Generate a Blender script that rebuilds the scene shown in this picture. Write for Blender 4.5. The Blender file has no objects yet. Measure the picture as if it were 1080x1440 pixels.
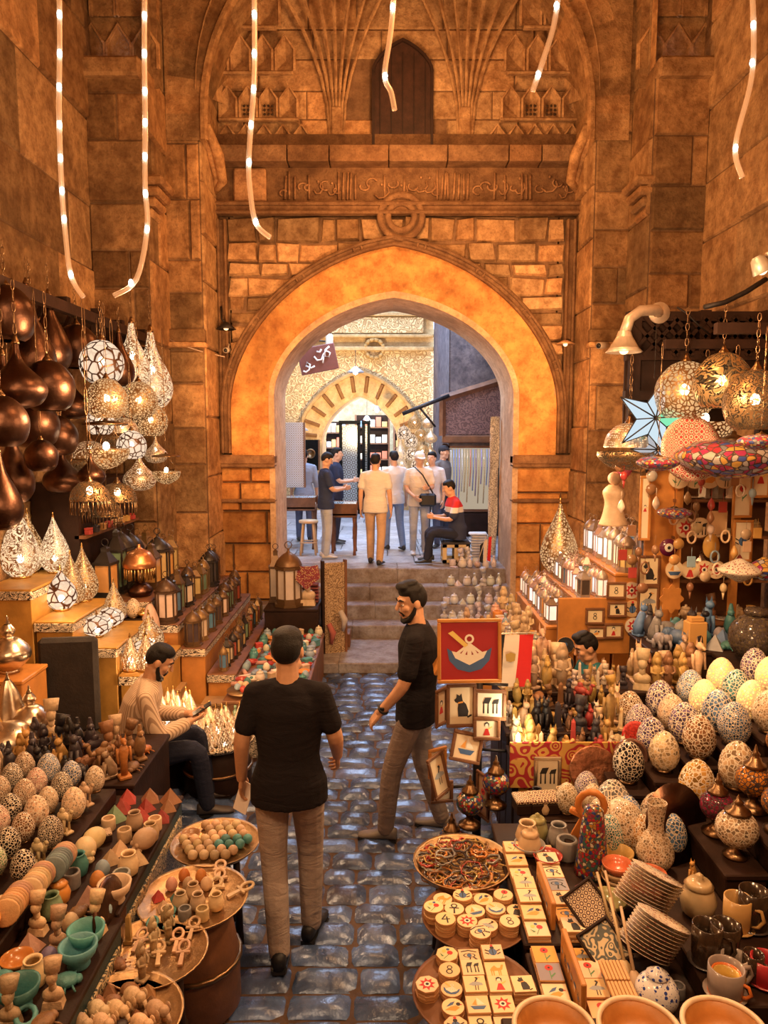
import bpy, math, random
from mathutils import Vector, Matrix, Euler
from math import pi, sin, cos, tan, radians, sqrt, atan2
SC = bpy.context.scene
COL = SC.collection
R = random.Random(11)
# ------------------------------------------------------------ camera
CH, FPX, PITCH = 2.8, 1040.0, radians(6.3)
cd = bpy.data.cameras.new('camera'); cam = bpy.data.objects.new('camera', cd); COL.objects.link(cam)
cam.location = (0, 0, CH); cam.rotation_euler = (pi/2 - PITCH, 0, 0)
cd.sensor_fit = 'HORIZONTAL'; cd.sensor_width = 36.0; cd.lens = 36.0*FPX/1080; cd.clip_start = .05; cd.clip_end = 200
SC.camera = cam
def ray(px, py):
    u = (px-540)/FPX; v = (720-py)/FPX
    return u, cos(PITCH)+v*sin(PITCH), -sin(PITCH)+v*cos(PITCH)
def at_y(px, py, Y):
    a, b, c = ray(px, py); t = Y/b
    return Vector((a*t, Y, CH+c*t))
def at_z(px, py, z):
    a, b, c = ray(px, py); t = (z-CH)/c
    return Vector((a*t, b*t, z))
def at_x(px, py, X):
    a, b, c = ray(px, py); t = X/a
    return Vector((X, b*t, CH+c*t))
# ------------------------------------------------------------ mesh builder
def circ(n, r=1.0, a0=0.0): return [(r*cos(a0+2*pi*i/n), r*sin(a0+2*pi*i/n)) for i in range(n)]
class MB:
    def __init__(s): s.v=[]; s.f=[]; s.m=[]; s.s=[]; s.c=[]; s.hc=False
    def add(s, vs, fs, m=0, sm=False, M=None, col=None):
        b = len(s.v)
        if M is not None: vs = [tuple(M @ Vector(p)) for p in vs]
        s.v.extend(tuple(p) for p in vs)
        for f in fs: s.f.append(tuple(b+i for i in f)); s.m.append(m); s.s.append(sm); s.c.append(col)
        if col is not None: s.hc = True
        return s
    def box(s, c, d, m=0, M=None, ch=0.0, col=None):
        x,y,z = d[0]/2,d[1]/2,d[2]/2
        T = Matrix.Translation(c) if M is None else M @ Matrix.Translation(c)
        if ch <= 0:
            vs=[(a*x,b*y,e*z) for a in(-1,1) for b in(-1,1) for e in(-1,1)]
            return s.add(vs,[(0,1,3,2),(4,6,7,5),(0,4,5,1),(2,3,7,6),(0,2,6,4),(1,5,7,3)],m,False,T,col)
        h=min(ch,.45*min(d)); vs=[]; idx={}
        for a in(-1,1):
            for b in(-1,1):
                for e in(-1,1):
                    for k,p in enumerate(((a*x,b*(y-h),e*(z-h)),(a*(x-h),b*y,e*(z-h)),(a*(x-h),b*(y-h),e*z))):
                        idx[(a,b,e,k)]=len(vs); vs.append(p)
        fs=[]
        for k in range(3):
            for sg in(-1,1):
                o=[i for i in range(3) if i!=k]; q=[]
                for t in((-1,-1),(1,-1),(1,1),(-1,1)):
                    w=[0,0,0]; w[k]=sg; w[o[0]]=t[0]; w[o[1]]=t[1]; q.append(idx[(*w,k)])
                if (sg>0)!=(k!=1): q.reverse()
                fs.append(tuple(q))
        for k in range(3):
            o=[i for i in range(3) if i!=k]
            for t0 in(-1,1):
                for t1 in(-1,1):
                    w=[0,0,0]; w[o[0]]=t0; w[o[1]]=t1
                    A=list(w);A[k]=-1;B=list(w);B[k]=1
                    q=[idx[(*A,o[0])],idx[(*B,o[0])],idx[(*B,o[1])],idx[(*A,o[1])]]
                    if (t0*t1>0)!=(k!=1): q.reverse()
                    fs.append(tuple(q))
        for a in(-1,1):
            for b in(-1,1):
                for e in(-1,1):
                    q=[idx[(a,b,e,0)],idx[(a,b,e,1)],idx[(a,b,e,2)]]
                    if a*b*e<0: q.reverse()
                    fs.append(tuple(q))
        return s.add(vs,fs,m,False,T,col)
    def lathe(s, pr, n=16, m=0, sm=True, M=None, flute=None, cap=True, sq=1.0, col=None):
        vs=[];fs=[]
        for (r,z) in pr:
            for i in range(n):
                a=2*pi*i/n; k=1.0
                if flute: k=1+flute[1]*cos(flute[0]*a)
                vs.append((r*k*cos(a),r*k*sin(a)*sq,z))
        L=len(pr)
        for j in range(L-1):
            for i in range(n):
                a=j*n+i;b=j*n+(i+1)%n
                fs.append((a,b,b+n,a+n))
        if cap:
            if pr[0][0]>1e-5: fs.append(tuple(range(n-1,-1,-1)))
            if pr[-1][0]>1e-5: fs.append(tuple((L-1)*n+i for i in range(n)))
        return s.add(vs,fs,m,sm,M,col)
    def tube(s, pts, r, n=8, m=0, sm=True, closed=False, M=None, flat=1.0, up=None, col=None, cap=True):
        pts=[Vector(p) for p in pts]; L=len(pts)
        rr=r if isinstance(r,(list,tuple)) else [r]*L
        vs=[];fs=[]; prev=None
        for i,p in enumerate(pts):
            if closed: t=pts[(i+1)%L]-pts[i-1]
            else: t=pts[min(i+1,L-1)]-pts[max(i-1,0)]
            if t.length<1e-9: t=Vector((0,0,1))
            t.normalize()
            if prev is None:
                u=Vector(up) if up else (Vector((0,0,1)) if abs(t.z)<.9 else Vector((0,1,0)))
            else: u=prev
            u=(u-t*u.dot(t))
            if u.length<1e-6: u=t.orthogonal()
            u.normalize(); prev=u; w=t.cross(u)
            for k in range(n):
                a=2*pi*k/n; vs.append(p+u*(cos(a)*rr[i]*flat)+w*(sin(a)*rr[i]))
        J=L if closed else L-1
        for j in range(J):
            for k in range(n):
                a=j*n+k;b=j*n+(k+1)%n;c=((j+1)%L)*n+(k+1)%n;d=((j+1)%L)*n+k
                fs.append((a,b,c,d))
        if not closed and cap:
            fs.append(tuple(range(n-1,-1,-1))); fs.append(tuple((L-1)*n+k for k in range(n)))
        return s.add(vs,fs,m,sm,M,col)
    def ball(s, c, r, n=12, k=8, m=0, M=None, col=None):
        if not isinstance(r,(tuple,list)): r=(r,r,r)
        vs=[(c[0],c[1],c[2]-r[2])];fs=[]
        for j in range(1,k):
            t=-pi/2+pi*j/k
            for i in range(n):
                a=2*pi*i/n; vs.append((c[0]+r[0]*cos(t)*cos(a),c[1]+r[1]*cos(t)*sin(a),c[2]+r[2]*sin(t)))
        vs.append((c[0],c[1],c[2]+r[2])); E=len(vs)-1
        for i in range(n):
            fs.append((0,1+(i+1)%n,1+i)); fs.append((E,1+(k-2)*n+i,1+(k-2)*n+(i+1)%n))
        for j in range(k-2):
            for i in range(n):
                a=1+j*n+i;b=1+j*n+(i+1)%n; fs.append((a,b,b+n,a+n))
        return s.add(vs,fs,m,True,M,col)
    def prism(s, out, d, m=0, M=None, z0=0.0, sm=False, col=None, taper=1.0):
        n=len(out); vs=[(x,y,z0) for x,y in out]+[(x*taper,y*taper,z0+d) for x,y in out]
        fs=[tuple(range(n-1,-1,-1)),tuple(range(n,2*n))]+[(i,(i+1)%n,n+(i+1)%n,n+i) for i in range(n)]
        return s.add(vs,fs,m,sm,M,col)
    def quad(s, a,b,c,d, m=0, col=None): return s.add([a,b,c,d],[(0,1,2,3)],m,False,None,col)
    def mesh(s, name, mats):
        me=bpy.data.meshes.new(name); me.from_pydata(s.v,[],s.f)
        if not isinstance(mats,(list,tuple)): mats=[mats]
        for x in mats: me.materials.append(x)
        me.polygons.foreach_set('material_index',s.m); me.polygons.foreach_set('use_smooth',s.s)
        if s.hc:
            at=me.color_attributes.new('Col','FLOAT_COLOR','CORNER'); buf=[]
            for f,c in zip(s.f,s.c):
                c=c or (1,1,1); buf.extend((c[0],c[1],c[2],1.0)*len(f))
            at.data.foreach_set('color',buf)
        me.update(); return me
# ------------------------------------------------------------ objects
def link(name, me, parent=None, loc=None, rot=None, scale=None, color=None):
    o=bpy.data.objects.new(name,me); COL.objects.link(o)
    if parent is not None: o.parent=parent
    if loc is not None: o.location=loc
    if rot is not None: o.rotation_euler=(0,0,rot) if isinstance(rot,(int,float)) else rot
    if scale is not None: o.scale=(scale,)*3 if isinstance(scale,(int,float)) else scale
    if color is not None: o.color=(*color[:3],1)
    return o
def tag(o,label,cat,group=None,kind=None):
    if label: o['label']=label
    if cat: o['category']=cat
    if group: o['group']=group
    if kind: o['kind']=kind
    return o
def struct(name, mb, mats):
    o=link(name, mb.mesh(name,mats)); o['kind']='structure'; return o
def thing(name, mb, mats, label, cat, loc=(0,0,0), rot=0, group=None, scale=None, color=None):
    return tag(link(name, mb.mesh(name,mats), None, loc, rot, scale, color),label,cat,group)
def root(name,label,cat,loc=(0,0,0),rot=0,group=None,scale=None):
    return tag(link(name,None,None,loc,rot,scale),label,cat,group)
def part(name, mb, mats, parent, loc=None, rot=None, color=None, label=None):
    o=link(name, mb.mesh(name,mats), parent, loc, rot, None, color)
    if label: o['label']=label
    return o
# a kind: name + list of (part, mesh, parent index or None). The first time builds the meshes, later copies share them
class Kind:
    def __init__(s,name,cat,parts): s.name=name; s.cat=cat; s.parts=parts
    def put(s,loc,rot=0,scale=1,label=None,group=None,colors=None,cat=None,name=None):
        """colors: one colour, or {part: colour}"""
        single=len(s.parts)==1
        if single:
            o=link(name or s.name,s.parts[0][1],None,loc,rot,scale)
            objs=[o]
        else:
            o=link(name or s.name,None,None,loc,rot,scale); objs=[]
            for pn,me,pi_ in s.parts:
                objs.append(link(pn,me,o if pi_ is None else objs[pi_]))
        for (pn,_,_),q in zip(s.parts,objs):
            c=colors.get(pn) if isinstance(colors,dict) else colors
            if c is not None: q.color=(*c[:3],1)
        tag(o,label,cat or s.cat,group)
        return o
ORD='first second third fourth fifth sixth seventh eighth ninth tenth eleventh twelfth thirteenth fourteenth fifteenth sixteenth seventeenth eighteenth nineteenth twentieth'.split()
def ordi(i):
    if i<20: return ORD[i]
    if i<29: return 'twenty-'+ORD[i-20]
    if i==29: return 'thirtieth'
    if i<39: return 'thirty-'+ORD[i-30]
    return 'fortieth' if i==39 else 'forty-'+ORD[min(i-40,8)]
# ------------------------------------------------------------ materials
MATS={}
class NT:
    def __init__(s,name):
        s.m=bpy.data.materials.new(name); s.m.use_nodes=True; s.t=s.m.node_tree; s.t.nodes.clear()
        s.out=s.n('ShaderNodeOutputMaterial'); s._tc=None
    def n(s,ty,**k):
        x=s.t.nodes.new(ty)
        for a,b in k.items(): setattr(x,a,b)
        return x
    def l(s,a,b): s.t.links.new(a,b)
    def set(s,node,**k):
        for a,b in k.items():
            a=a.replace('_',' ')
            if hasattr(b,'links') or isinstance(b,bpy.types.NodeSocket): s.l(b,node.inputs[a])
            else: node.inputs[a].default_value=b
        return node
    def obj(s,scale=None,rnd=0.0):
        if s._tc is None: s._tc=s.n('ShaderNodeTexCoord')
        o=s._tc.outputs['Object']
        if scale is not None or rnd:
            mp=s.n('ShaderNodeMapping'); s.l(o,mp.inputs['Vector'])
            if scale is not None: mp.inputs['Scale'].default_value=(scale,)*3 if isinstance(scale,(int,float)) else scale
            if rnd:
                oi=s.n('ShaderNodeObjectInfo'); mu=s.n('ShaderNodeMath',operation='MULTIPLY'); s.l(oi.outputs['Random'],mu.inputs[0]); mu.inputs[1].default_value=rnd
                cb=s.n('ShaderNodeCombineXYZ')
                for i in range(3): s.l(mu.outputs[0],cb.inputs[i])
                s.l(cb.outputs[0],mp.inputs['Location'])
            o=mp.outputs[0]
        return o
    def noise(s,scale,detail=4,rough=.55,vec=None,dist=0):
        x=s.n('ShaderNodeTexNoise'); s.set(x,Scale=scale,Detail=detail,Roughness=rough,Distortion=dist); s.l(vec if vec is not None else s.obj(),x.inputs['Vector']); return x.outputs['Fac']
    def vor(s,scale,feature='F1',vec=None,rnd=1.0,out='Distance'):
        x=s.n('ShaderNodeTexVoronoi',feature=feature); s.set(x,Scale=scale,Randomness=rnd); s.l(vec if vec is not None else s.obj(),x.inputs['Vector']); return x.outputs[out]
    def ramp(s,fac,stops,interp='LINEAR'):
        x=s.n('ShaderNodeValToRGB'); e=x.color_ramp.elements; x.color_ramp.interpolation=interp
        while len(e)<len(stops): e.new(.5)
        for q,(p,c) in zip(e,stops):
            q.position=p; q.color=(c,c,c,1) if isinstance(c,(int,float)) else (*c[:3],1)
        s.l(fac,x.inputs[0]); return x.outputs[0]
    def mix(s,f,a,b,mode='MIX'):
        x=s.n('ShaderNodeMix',data_type='RGBA',blend_type=mode)
        for ix,val in ((0,f),(6,a),(7,b)):
            sock=x.inputs[ix]
            if isinstance(val,bpy.types.NodeSocket): s.l(val,sock)
            elif isinstance(val,(int,float)): sock.default_value=val if ix==0 else (val,val,val,1)
            else: sock.default_value=(*val[:3],1)
        return x.outputs[2]
    def math(s,op,a,b=0.0,c=None):
        x=s.n('ShaderNodeMath',operation=op)
        for i,v in enumerate((a,b,c)):
            if v is None: continue
            if isinstance(v,bpy.types.NodeSocket): s.l(v,x.inputs[i])
            else: x.inputs[i].default_value=v
        return x.outputs[0]
    def tint(s): return s.n('ShaderNodeObjectInfo').outputs['Color']
    def attr(s):
        x=s.n('ShaderNodeAttribute'); x.attribute_name='Col'; return x.outputs['Color']
    def bump(s,h,strength=.3,dist=.01):
        x=s.n('ShaderNodeBump'); s.set(x,Strength=strength,Distance=dist); s.l(h,x.inputs['Height']); return x.outputs[0]
    def pbr(s,**k):
        x=s.n('ShaderNodeBsdfPrincipled')
        for a,b in k.items():
            a=a.replace('_',' ')
            if isinstance(b,bpy.types.NodeSocket): s.l(b,x.inputs[a])
            else:
                if isinstance(b,tuple) and len(b)==3 and 'Color' in a or a=='Specular Tint' and len(b)==3: b=(*b,1)
                x.inputs[a].default_value=b
        return x.outputs[0]
    def done(s,sh): s.l(sh,s.out.inputs['Surface']); return s.m
def MAT(name,col=(.8,.8,.8),rough=.5,metal=0,var=.18,scale=9,bump=0.0,bscale=60,tint=False,attr=False,coat=0,emit=0,spec=.5,sub=0):
    if name in MATS: return MATS[name]
    t=NT(name); f=t.noise(scale,5,.6)
    a=tuple(max(0,c*(1-var)) for c in col); b=tuple(min(1,c*(1+var)) for c in col)
    c=t.mix(t.ramp(f,[(.3,0.0),(.7,1.0)]),a,b)
    if tint: c=t.mix(1.0,c,t.tint(),'MULTIPLY')
    if attr: c=t.mix(1.0,c,t.attr(),'MULTIPLY')
    k=dict(Base_Color=c,Roughness=rough,Metallic=metal,Coat_Weight=coat,Specular_IOR_Level=spec)
    if bump: k['Normal']=t.bump(t.noise(bscale,5,.65),bump,.01)
    if emit: k['Emission_Color']=c; k['Emission_Strength']=emit
    MATS[name]=t.done(t.pbr(**k)); return MATS[name]
# ============================================================ setting: stone materials
def stone_mat(name,col,dark,bump=.6,bs=26,rough=.85,stain=.55,sc=2.2):
    t=NT(name)
    big=t.noise(sc*.45,4,.6,dist=.6); mid=t.noise(sc*3,6,.65); fine=t.noise(bs,6,.7)
    c=t.mix(t.ramp(mid,[(.36,0.),(.64,1.)]),dark,col)
    c=t.mix(t.math('MULTIPLY',t.ramp(fine,[(.50,0.),(.66,1.)]),.45),c,tuple(x*.5 for x in dark))
    c=t.mix(t.math('MULTIPLY',t.ramp(big,[(.48,0.),(.66,1.)]),stain),c,tuple(x*.42 for x in dark))
    pale=t.ramp(t.noise(sc*.8,5,.7,dist=1.2),[(.56,0.),(.68,1.)])
    c=t.mix(t.math('MULTIPLY',pale,.35),c,tuple(min(1,x*1.35) for x in col))
    c=t.mix(1.0,c,t.attr(),'MULTIPLY')
    h=t.mix(.5,mid,fine)
    return t.done(t.pbr(Base_Color=c,Roughness=rough,Specular_IOR_Level=.25,Normal=t.bump(h,bump,.035)))
M_stone=stone_mat('sandstone_blocks',(.66,.39,.18),(.32,.16,.068),1.0)
M_rough=stone_mat('rough_sandstone',(.72,.45,.23),(.35,.185,.085),1.0,30,.9,.3)
M_carved=stone_mat('carved_stone',(.46,.26,.13),(.24,.12,.06),.7,40,.8,.45)
M_plaster=stone_mat('ochre_plaster',(.74,.38,.12),(.40,.16,.045),.45,16,.75,.6,1.3)
M_mortar=stone_mat('mortar',(.30,.18,.10),(.18,.10,.055),.6,40)
M_pale=stone_mat('pale_arch_stone',(.72,.50,.32),(.52,.33,.20),.4,30)
def shade(lo=.6,hi=1.12,warm=.06):
    k=lo+(hi-lo)*R.random()**1.25; w=R.uniform(-warm,warm); return (k*(1+w),k,k*(1-w))
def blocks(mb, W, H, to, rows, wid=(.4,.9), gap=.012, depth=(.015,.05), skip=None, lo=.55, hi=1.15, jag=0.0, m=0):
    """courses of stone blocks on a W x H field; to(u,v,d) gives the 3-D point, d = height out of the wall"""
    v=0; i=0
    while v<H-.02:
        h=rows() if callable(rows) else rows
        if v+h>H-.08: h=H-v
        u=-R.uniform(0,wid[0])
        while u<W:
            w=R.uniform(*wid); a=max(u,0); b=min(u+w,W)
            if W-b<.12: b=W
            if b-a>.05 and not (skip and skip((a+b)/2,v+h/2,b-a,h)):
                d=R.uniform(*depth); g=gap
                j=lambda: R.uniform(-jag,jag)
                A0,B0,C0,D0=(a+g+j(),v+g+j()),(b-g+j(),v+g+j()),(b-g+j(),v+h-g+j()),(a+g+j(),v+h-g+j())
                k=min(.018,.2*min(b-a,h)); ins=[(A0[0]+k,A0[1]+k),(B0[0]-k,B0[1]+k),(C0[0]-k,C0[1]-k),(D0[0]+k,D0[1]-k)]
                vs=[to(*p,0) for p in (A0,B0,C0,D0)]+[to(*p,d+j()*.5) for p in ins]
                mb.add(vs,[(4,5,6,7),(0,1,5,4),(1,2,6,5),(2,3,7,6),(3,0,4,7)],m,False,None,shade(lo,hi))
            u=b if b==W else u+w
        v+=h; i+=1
# arch curves
def archf(s,pt=.15): s=min(1,abs(s)); return (1-pt)*sqrt(max(0,1-s*s))+pt*(1-s)
def arch_pts(cx,hw,z0,zs,za,n=48,pt=.15):
    P=[(cx-hw,z0)]
    for i in range(n+1):
        a=pi*i/n; x=-cos(a); P.append((cx+hw*x, zs+(za-zs)*archf(x,pt)))
    P.append((cx+hw,z0)); return P
WX0,WX1,WY=-2.2,2.52,10.0
ACX,AHW,ASP,AAP=.13,1.585,3.23,4.52
OHW,OSP,OAP=2.16,3.05,5.17
# ---- floor of setts
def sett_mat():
    t=NT('polished_setts'); c=t.mix(t.ramp(t.noise(7,5,.6),[(.3,0.),(.75,1.)]),(.036,.058,.125),(.115,.18,.37))  # blue of the sky's reflection is put into the stone colour
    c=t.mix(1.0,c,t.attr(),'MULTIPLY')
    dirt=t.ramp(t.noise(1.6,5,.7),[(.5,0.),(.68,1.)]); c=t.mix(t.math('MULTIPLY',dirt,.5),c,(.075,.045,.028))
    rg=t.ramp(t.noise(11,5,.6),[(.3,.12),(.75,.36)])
    return t.done(t.pbr(Base_Color=c,Roughness=rg,Specular_IOR_Level=.9,Specular_Tint=(.62,.75,1.0),Normal=t.bump(t.noise(22,5,.6),.42,.012)))  # specular tint also colours the highlights sky blue
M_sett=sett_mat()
M_grit=MAT('joint_dirt',(.075,.042,.025),.85,0,.4,12,.5)
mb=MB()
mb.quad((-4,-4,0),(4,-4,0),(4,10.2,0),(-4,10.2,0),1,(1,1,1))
y=1.2
while y<8.24:
    h=R.uniform(.155,.205)
    if y+h>8.28: h=8.28-y
    x=-1.85+R.uniform(0,.2)
    while x<1.5:
        w=R.uniform(.20,.37)
        n=6; vs=[]; tx,ty=R.uniform(-.008,.008),R.uniform(-.010,.010); top=R.uniform(.024,.042); k=[R.uniform(-.012,.012) for _ in range(8)]
        for j in range(n):
            for i in range(n):
                a,b=i/(n-1),j/(n-1); e=max(abs(a-.5),abs(b-.5))*2
                z=top*(1-e**9*.95)+tx*(a-.5)*2*(1-e**9)+ty*(b-.5)*2*(1-e**9)+R.uniform(-.0035,.0035)
                px=x+.009+a*(w-.018)+k[0]*(b-.5)+(.012 if (e==1 and i in(0,n-1) and j in(0,n-1)) else 0)*(1 if i==0 else -1)
                vs.append((px,y+.008+b*(h-.016)+k[1]*(a-.5),max(z,.0 if e<1 else -.01)))
        fs=[(j*n+i,j*n+i+1,(j+1)*n+i+1,(j+1)*n+i) for j in range(n-1) for i in range(n-1)]
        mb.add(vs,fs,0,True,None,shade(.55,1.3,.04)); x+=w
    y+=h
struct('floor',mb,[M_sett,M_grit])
# ---- steps up through the gate
M_step=stone_mat('worn_step_stone',(.42,.40,.42),(.24,.19,.17),.4,30,.42,.35)
M_flag=stone_mat('pale_paving',(.55,.56,.60),(.36,.36,.40),.25,20,.38,.3)
STEPS=[(8.29,.129),(9.34,.291),(9.71,.473),(10.0,.665),(10.29,.862)]
for i,(sy,sz) in enumerate(STEPS):
    mb=MB(); y1=STEPS[i+1][0]+.02 if i<4 else 10.75; z0=STEPS[i-1][1] if i else 0
    x=-2.6
    while x<2.6:
        w=R.uniform(.5,1.1); b=min(x+w,2.6)
        mb.box(((x+b)/2,(sy+y1)/2,(sz)/2),(b-x+.002,y1-sy,sz),0,None,.012,shade(.8,1.1,.03)); x=b
    o=struct('step_%d'%(i+1),mb,M_step)
mb=MB(); y=10.75; mb.quad((-6,10.7,.81),(5,10.7,.81),(5,24,.81),(-6,24,.81),0,(.5,.5,.5))
while y<24:
    x=-6
    while x<5:
        w=R.uniform(.5,.9); mb.box((x+w/2,y+.3,.842),(w-.01,.59,.04),0,None,.006,shade(.75,1.15,.03)); x+=w
    y+=.6
struct('pavement',mb,M_flag)
# ---- central wall with the gate arch
mb=MB()
ip=arch_pts(ACX,AHW,0,ASP,AAP,48); op=arch_pts(ACX,OHW,2.47,OSP,OAP,48)
YF=WY-.10
# plaster ring between inner arch and outer moulding, plus the reveal
ipr=[(ACX-AHW,2.47)]+ip[1:-1]+[(ACX+AHW,2.47)]
for a in range(len(op)-1):
    mb.quad((ipr[a][0],YF,ipr[a][1]),(ipr[a+1][0],YF,ipr[a+1][1]),(op[a+1][0],YF,op[a+1][1]),(op[a][0],YF,op[a][1]),0,(1,1,1))
    mb.quad((op[a][0],YF,op[a][1]),(op[a+1][0],YF,op[a+1][1]),(op[a+1][0],WY+.05,op[a+1][1]),(op[a][0],WY+.05,op[a][1]),0,(1,1,1))
struct('wall_gate_archivolt',mb,M_plaster)
mb=MB()      # pale arris and reveal of the opening
ip2=arch_pts(ACX,AHW+.075,0,ASP,AAP+.085,48)
for a in range(len(ip)-1):
    p,q=ip[a],ip[a+1]; P,Q=ip2[a],ip2[a+1]; c=shade(.9,1.1) if a%4==0 else c
    mb.quad((p[0],YF-.012,p[1]),(q[0],YF-.012,q[1]),(Q[0],YF-.012,Q[1]),(P[0],YF-.012,P[1]),0,c)
    mb.quad((p[0],YF-.012,p[1]),(p[0],11.0,p[1]),(q[0],11.0,q[1]),(q[0],YF-.012,q[1]),0,(.9,.9,.9))
    mb.quad((P[0],YF-.012,P[1]),(Q[0],YF-.012,Q[1]),(Q[0],YF+.02,Q[1]),(P[0],YF+.02,P[1]),0,c)
struct('trim_arch_arris',mb,M_pale)
def in_arch(x,z,w=0,h=0,hw=OHW+.02,sp=OSP,ap=OAP+.02):
    s=abs(x-ACX)/hw
    return z<sp+(ap-sp)*archf(s) if s<1 else False
mb=MB()      # masonry between frame mouldings, above the arch
TZ=5.56
for a in range(len(op)-1):
    x0,z0=op[a];x1,z1=op[a+1]
    if abs(x1-x0)>1e-6: mb.quad((x0,WY,z0-.1),(x1,WY,z1-.1),(x1,WY,TZ),(x0,WY,TZ),1,(1,1,1))
mb.quad((WX0,WY,2.3),(ACX-OHW+.02,WY,2.3),(ACX-OHW+.02,WY,TZ),(WX0,WY,TZ),1,(1,1,1)); mb.quad((ACX+OHW-.02,WY,2.3),(WX1,WY,2.3),(WX1,WY,TZ),(ACX+OHW-.02,WY,TZ),1,(1,1,1))
blocks(mb,4.42,TZ-3.0,lambda u,v,d:(WX0+.15+u,WY-.005-d,3.0+v),lambda:R.uniform(.13,.30),(.16,.58),.014,(.015,.095),skip=lambda u,v,w,h:in_arch(WX0+.15+u,3.0+v+h*.1),lo=.42,hi=1.25,jag=.02)
struct('wall_gate',mb,[M_rough,M_mortar])
# lower piers either side of the opening
for (xa,xb,nm) in ((WX0,ACX-AHW,'left'),(ACX+AHW,WX1,'right')):
    mb=MB(); w=xb-xa
    mb.box(((xa+xb)/2+(-.02 if nm=='left' else .02),WY+.5,1.23),(w-.04,1.02,2.46),1,None,0,(1,1,1))
    blocks(mb,w,2.34,lambda u,v,d:(xa+u,WY-.03-d*2,v),lambda:R.uniform(.34,.5),(.35,w),.008,(.01,.035),lo=.6,hi=1.25)
    mb.box(((xa+xb)/2,WY-.04,2.41),(w,.26,.13),2,None,.02,(.8,.8,.8)); mb.box(((xa+xb)/2,WY-.06,2.33),(w,.22,.05),2,None,.015,(.7,.7,.7)); mb.box(((xa+xb)/2,WY-.05,1.86),(w,.2,.05),2,None,.015,(.75,.75,.75))
    struct('wall_pier_'+nm,mb,[M_plaster,M_mortar,M_carved])
# mouldings: arch hood, frame, knot ring
def moulding(mb,pts,offs,dy,m=0,col=(1,1,1),closed=False):
    """a strip moulding that follows pts (x,z): offs = [(normal offset, out)]"""
    L=len(pts); rows=[]
    for i,(x,z) in enumerate(pts):
        a=pts[i-1] if (i or closed) else pts[i]; b=pts[(i+1)%L] if (i<L-1 or closed) else pts[i]
        t=Vector((b[0]-a[0],b[1]-a[1])); t.normalize(); nx,nz=-t.y,t.x
        rows.append([(x+nx*o,dy-d,z+nz*o) for o,d in offs])
    n=len(offs); vs=[p for r in rows for p in r]; fs=[]
    for i in range(L if closed else L-1):
        for k in range(n-1):
            a=i*n+k; b=((i+1)%L)*n+k; fs.append((a,b,b+1,a+1))
    mb.add(vs,fs,m,False,None,col)
PROF=[(0,0),(0,.09),(.02,.11),(.04,.09),(.045,.06),(.085,.06),(.09,.09),(.11,.11),(.13,.09),(.13,0)]
mb=MB()
hood=arch_pts(ACX,OHW,2.5,OSP,OAP,60)
moulding(mb,hood,PROF,WY-.08,0,(.62,.62,.62))
for i in range(6,len(hood)-4,7):
    x,z=hood[i]
    t=Vector((hood[i+1][0]-hood[i-1][0],hood[i+1][1]-hood[i-1][1])).normalized(); cx,cz=x-t.y*.065,z+t.x*.065
    mb.tube([(cx+.055*cos(k*pi/6),WY-.15,cz+.055*sin(k*pi/6)) for k in range(12)],.016,6,0,True,True,col=(.7,.7,.7))
# loop over the apex
kx,kz=.22,OAP+.36
for r in (.27,.17): mb.tube([(kx+r*cos(k*pi/14),WY-.13,kz+r*sin(k*pi/14)) for k in range(28)],.045,8,0,True,True,flat=1,col=(.62,.62,.62))
mb.tube([(kx+.22*cos(k*pi/14),WY-.08,kz+.22*sin(k*pi/14)) for k in range(28)],.06,6,0,True,True,col=(.4,.4,.4))
# frame: two uprights and the lintel moulding
for x in (WX0+.03,WX1-.16): moulding(mb,[(x,z*.25+2.5) for z in range(13)],[(-o,d) for o,d in PROF],WY-.04,0,(.6,.6,.6))
moulding(mb,[(WX0+x*(WX1-WX0)/10,TZ) for x in range(11)],[(o*1.2,d*1.2) for o,d in PROF],WY-.06,0,(.66,.66,.66))
struct('trim_gate_moulding',mb,M_carved)
# inscription band and ledge
mb=MB(); ZB0,ZB1=TZ+.15,6.17
mb.quad((WX0,WY-.02,ZB0),(WX1,WY-.02,ZB0),(WX1,WY-.02,ZB1),(WX0,WY-.02,ZB1),0,(.55,.55,.55))
mb.quad((WX0,WY+.02,5.3),(WX1,WY+.02,5.3),(WX1,WY+.02,6.6),(WX0,WY+.02,6.6),0,(.5,.5,.5))
x=WX0
while x<WX1:
    w=R.uniform(.4,.8); b=min(x+w,WX1); mb.box(((x+b)/2,WY-.12,(ZB1+6.37)/2),(b-x-.012,.3,.2),0,None,.01,shade(.65,.85)); x=b
# carved letters: uprights, bowls and dots in relief
x=-1.35
def rel(pts,r=.016,c=(.95,.95,.95)): mb.tube([(p[0],WY-.035,p[1]) for p in pts],r,6,0,True,False,flat=.9,col=c)
mb.box((WX0+.1+.37,WY-.05,(ZB0+ZB1)/2),(.42,.07,.42),0,None,.02,(1.2,1.2,1.2))
while x<WX1-.15:
    q=R.random(); b=ZB0+.06
    if q<.5:
        rel([(x,b),(x+R.uniform(-.01,.02),b+R.uniform(.28,.36))],.015); x+=R.uniform(.04,.075)
    elif q<.8:
        r=R.uniform(.04,.075); z=b+R.uniform(.03,.16); a0=R.uniform(0,3)
        rel([(x+r+r*cos(a0+k*.5),z+r+r*.8*sin(a0+k*.5)) for k in range(9)],.013); x+=r*1.4
    else:
        w=R.uniform(.1,.22); z=b+R.uniform(0,.12)
        rel([(x,z+.05),(x+w*.3,z),(x+w*.7,z+.01),(x+w,z+.07),(x+w*.9,z+.14)],.014); mb.ball((x+w*.5,WY-.04,z+R.uniform(.14,.2)),.018,6,5,0,None,(.95,.95,.95)); x+=w*.7
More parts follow.
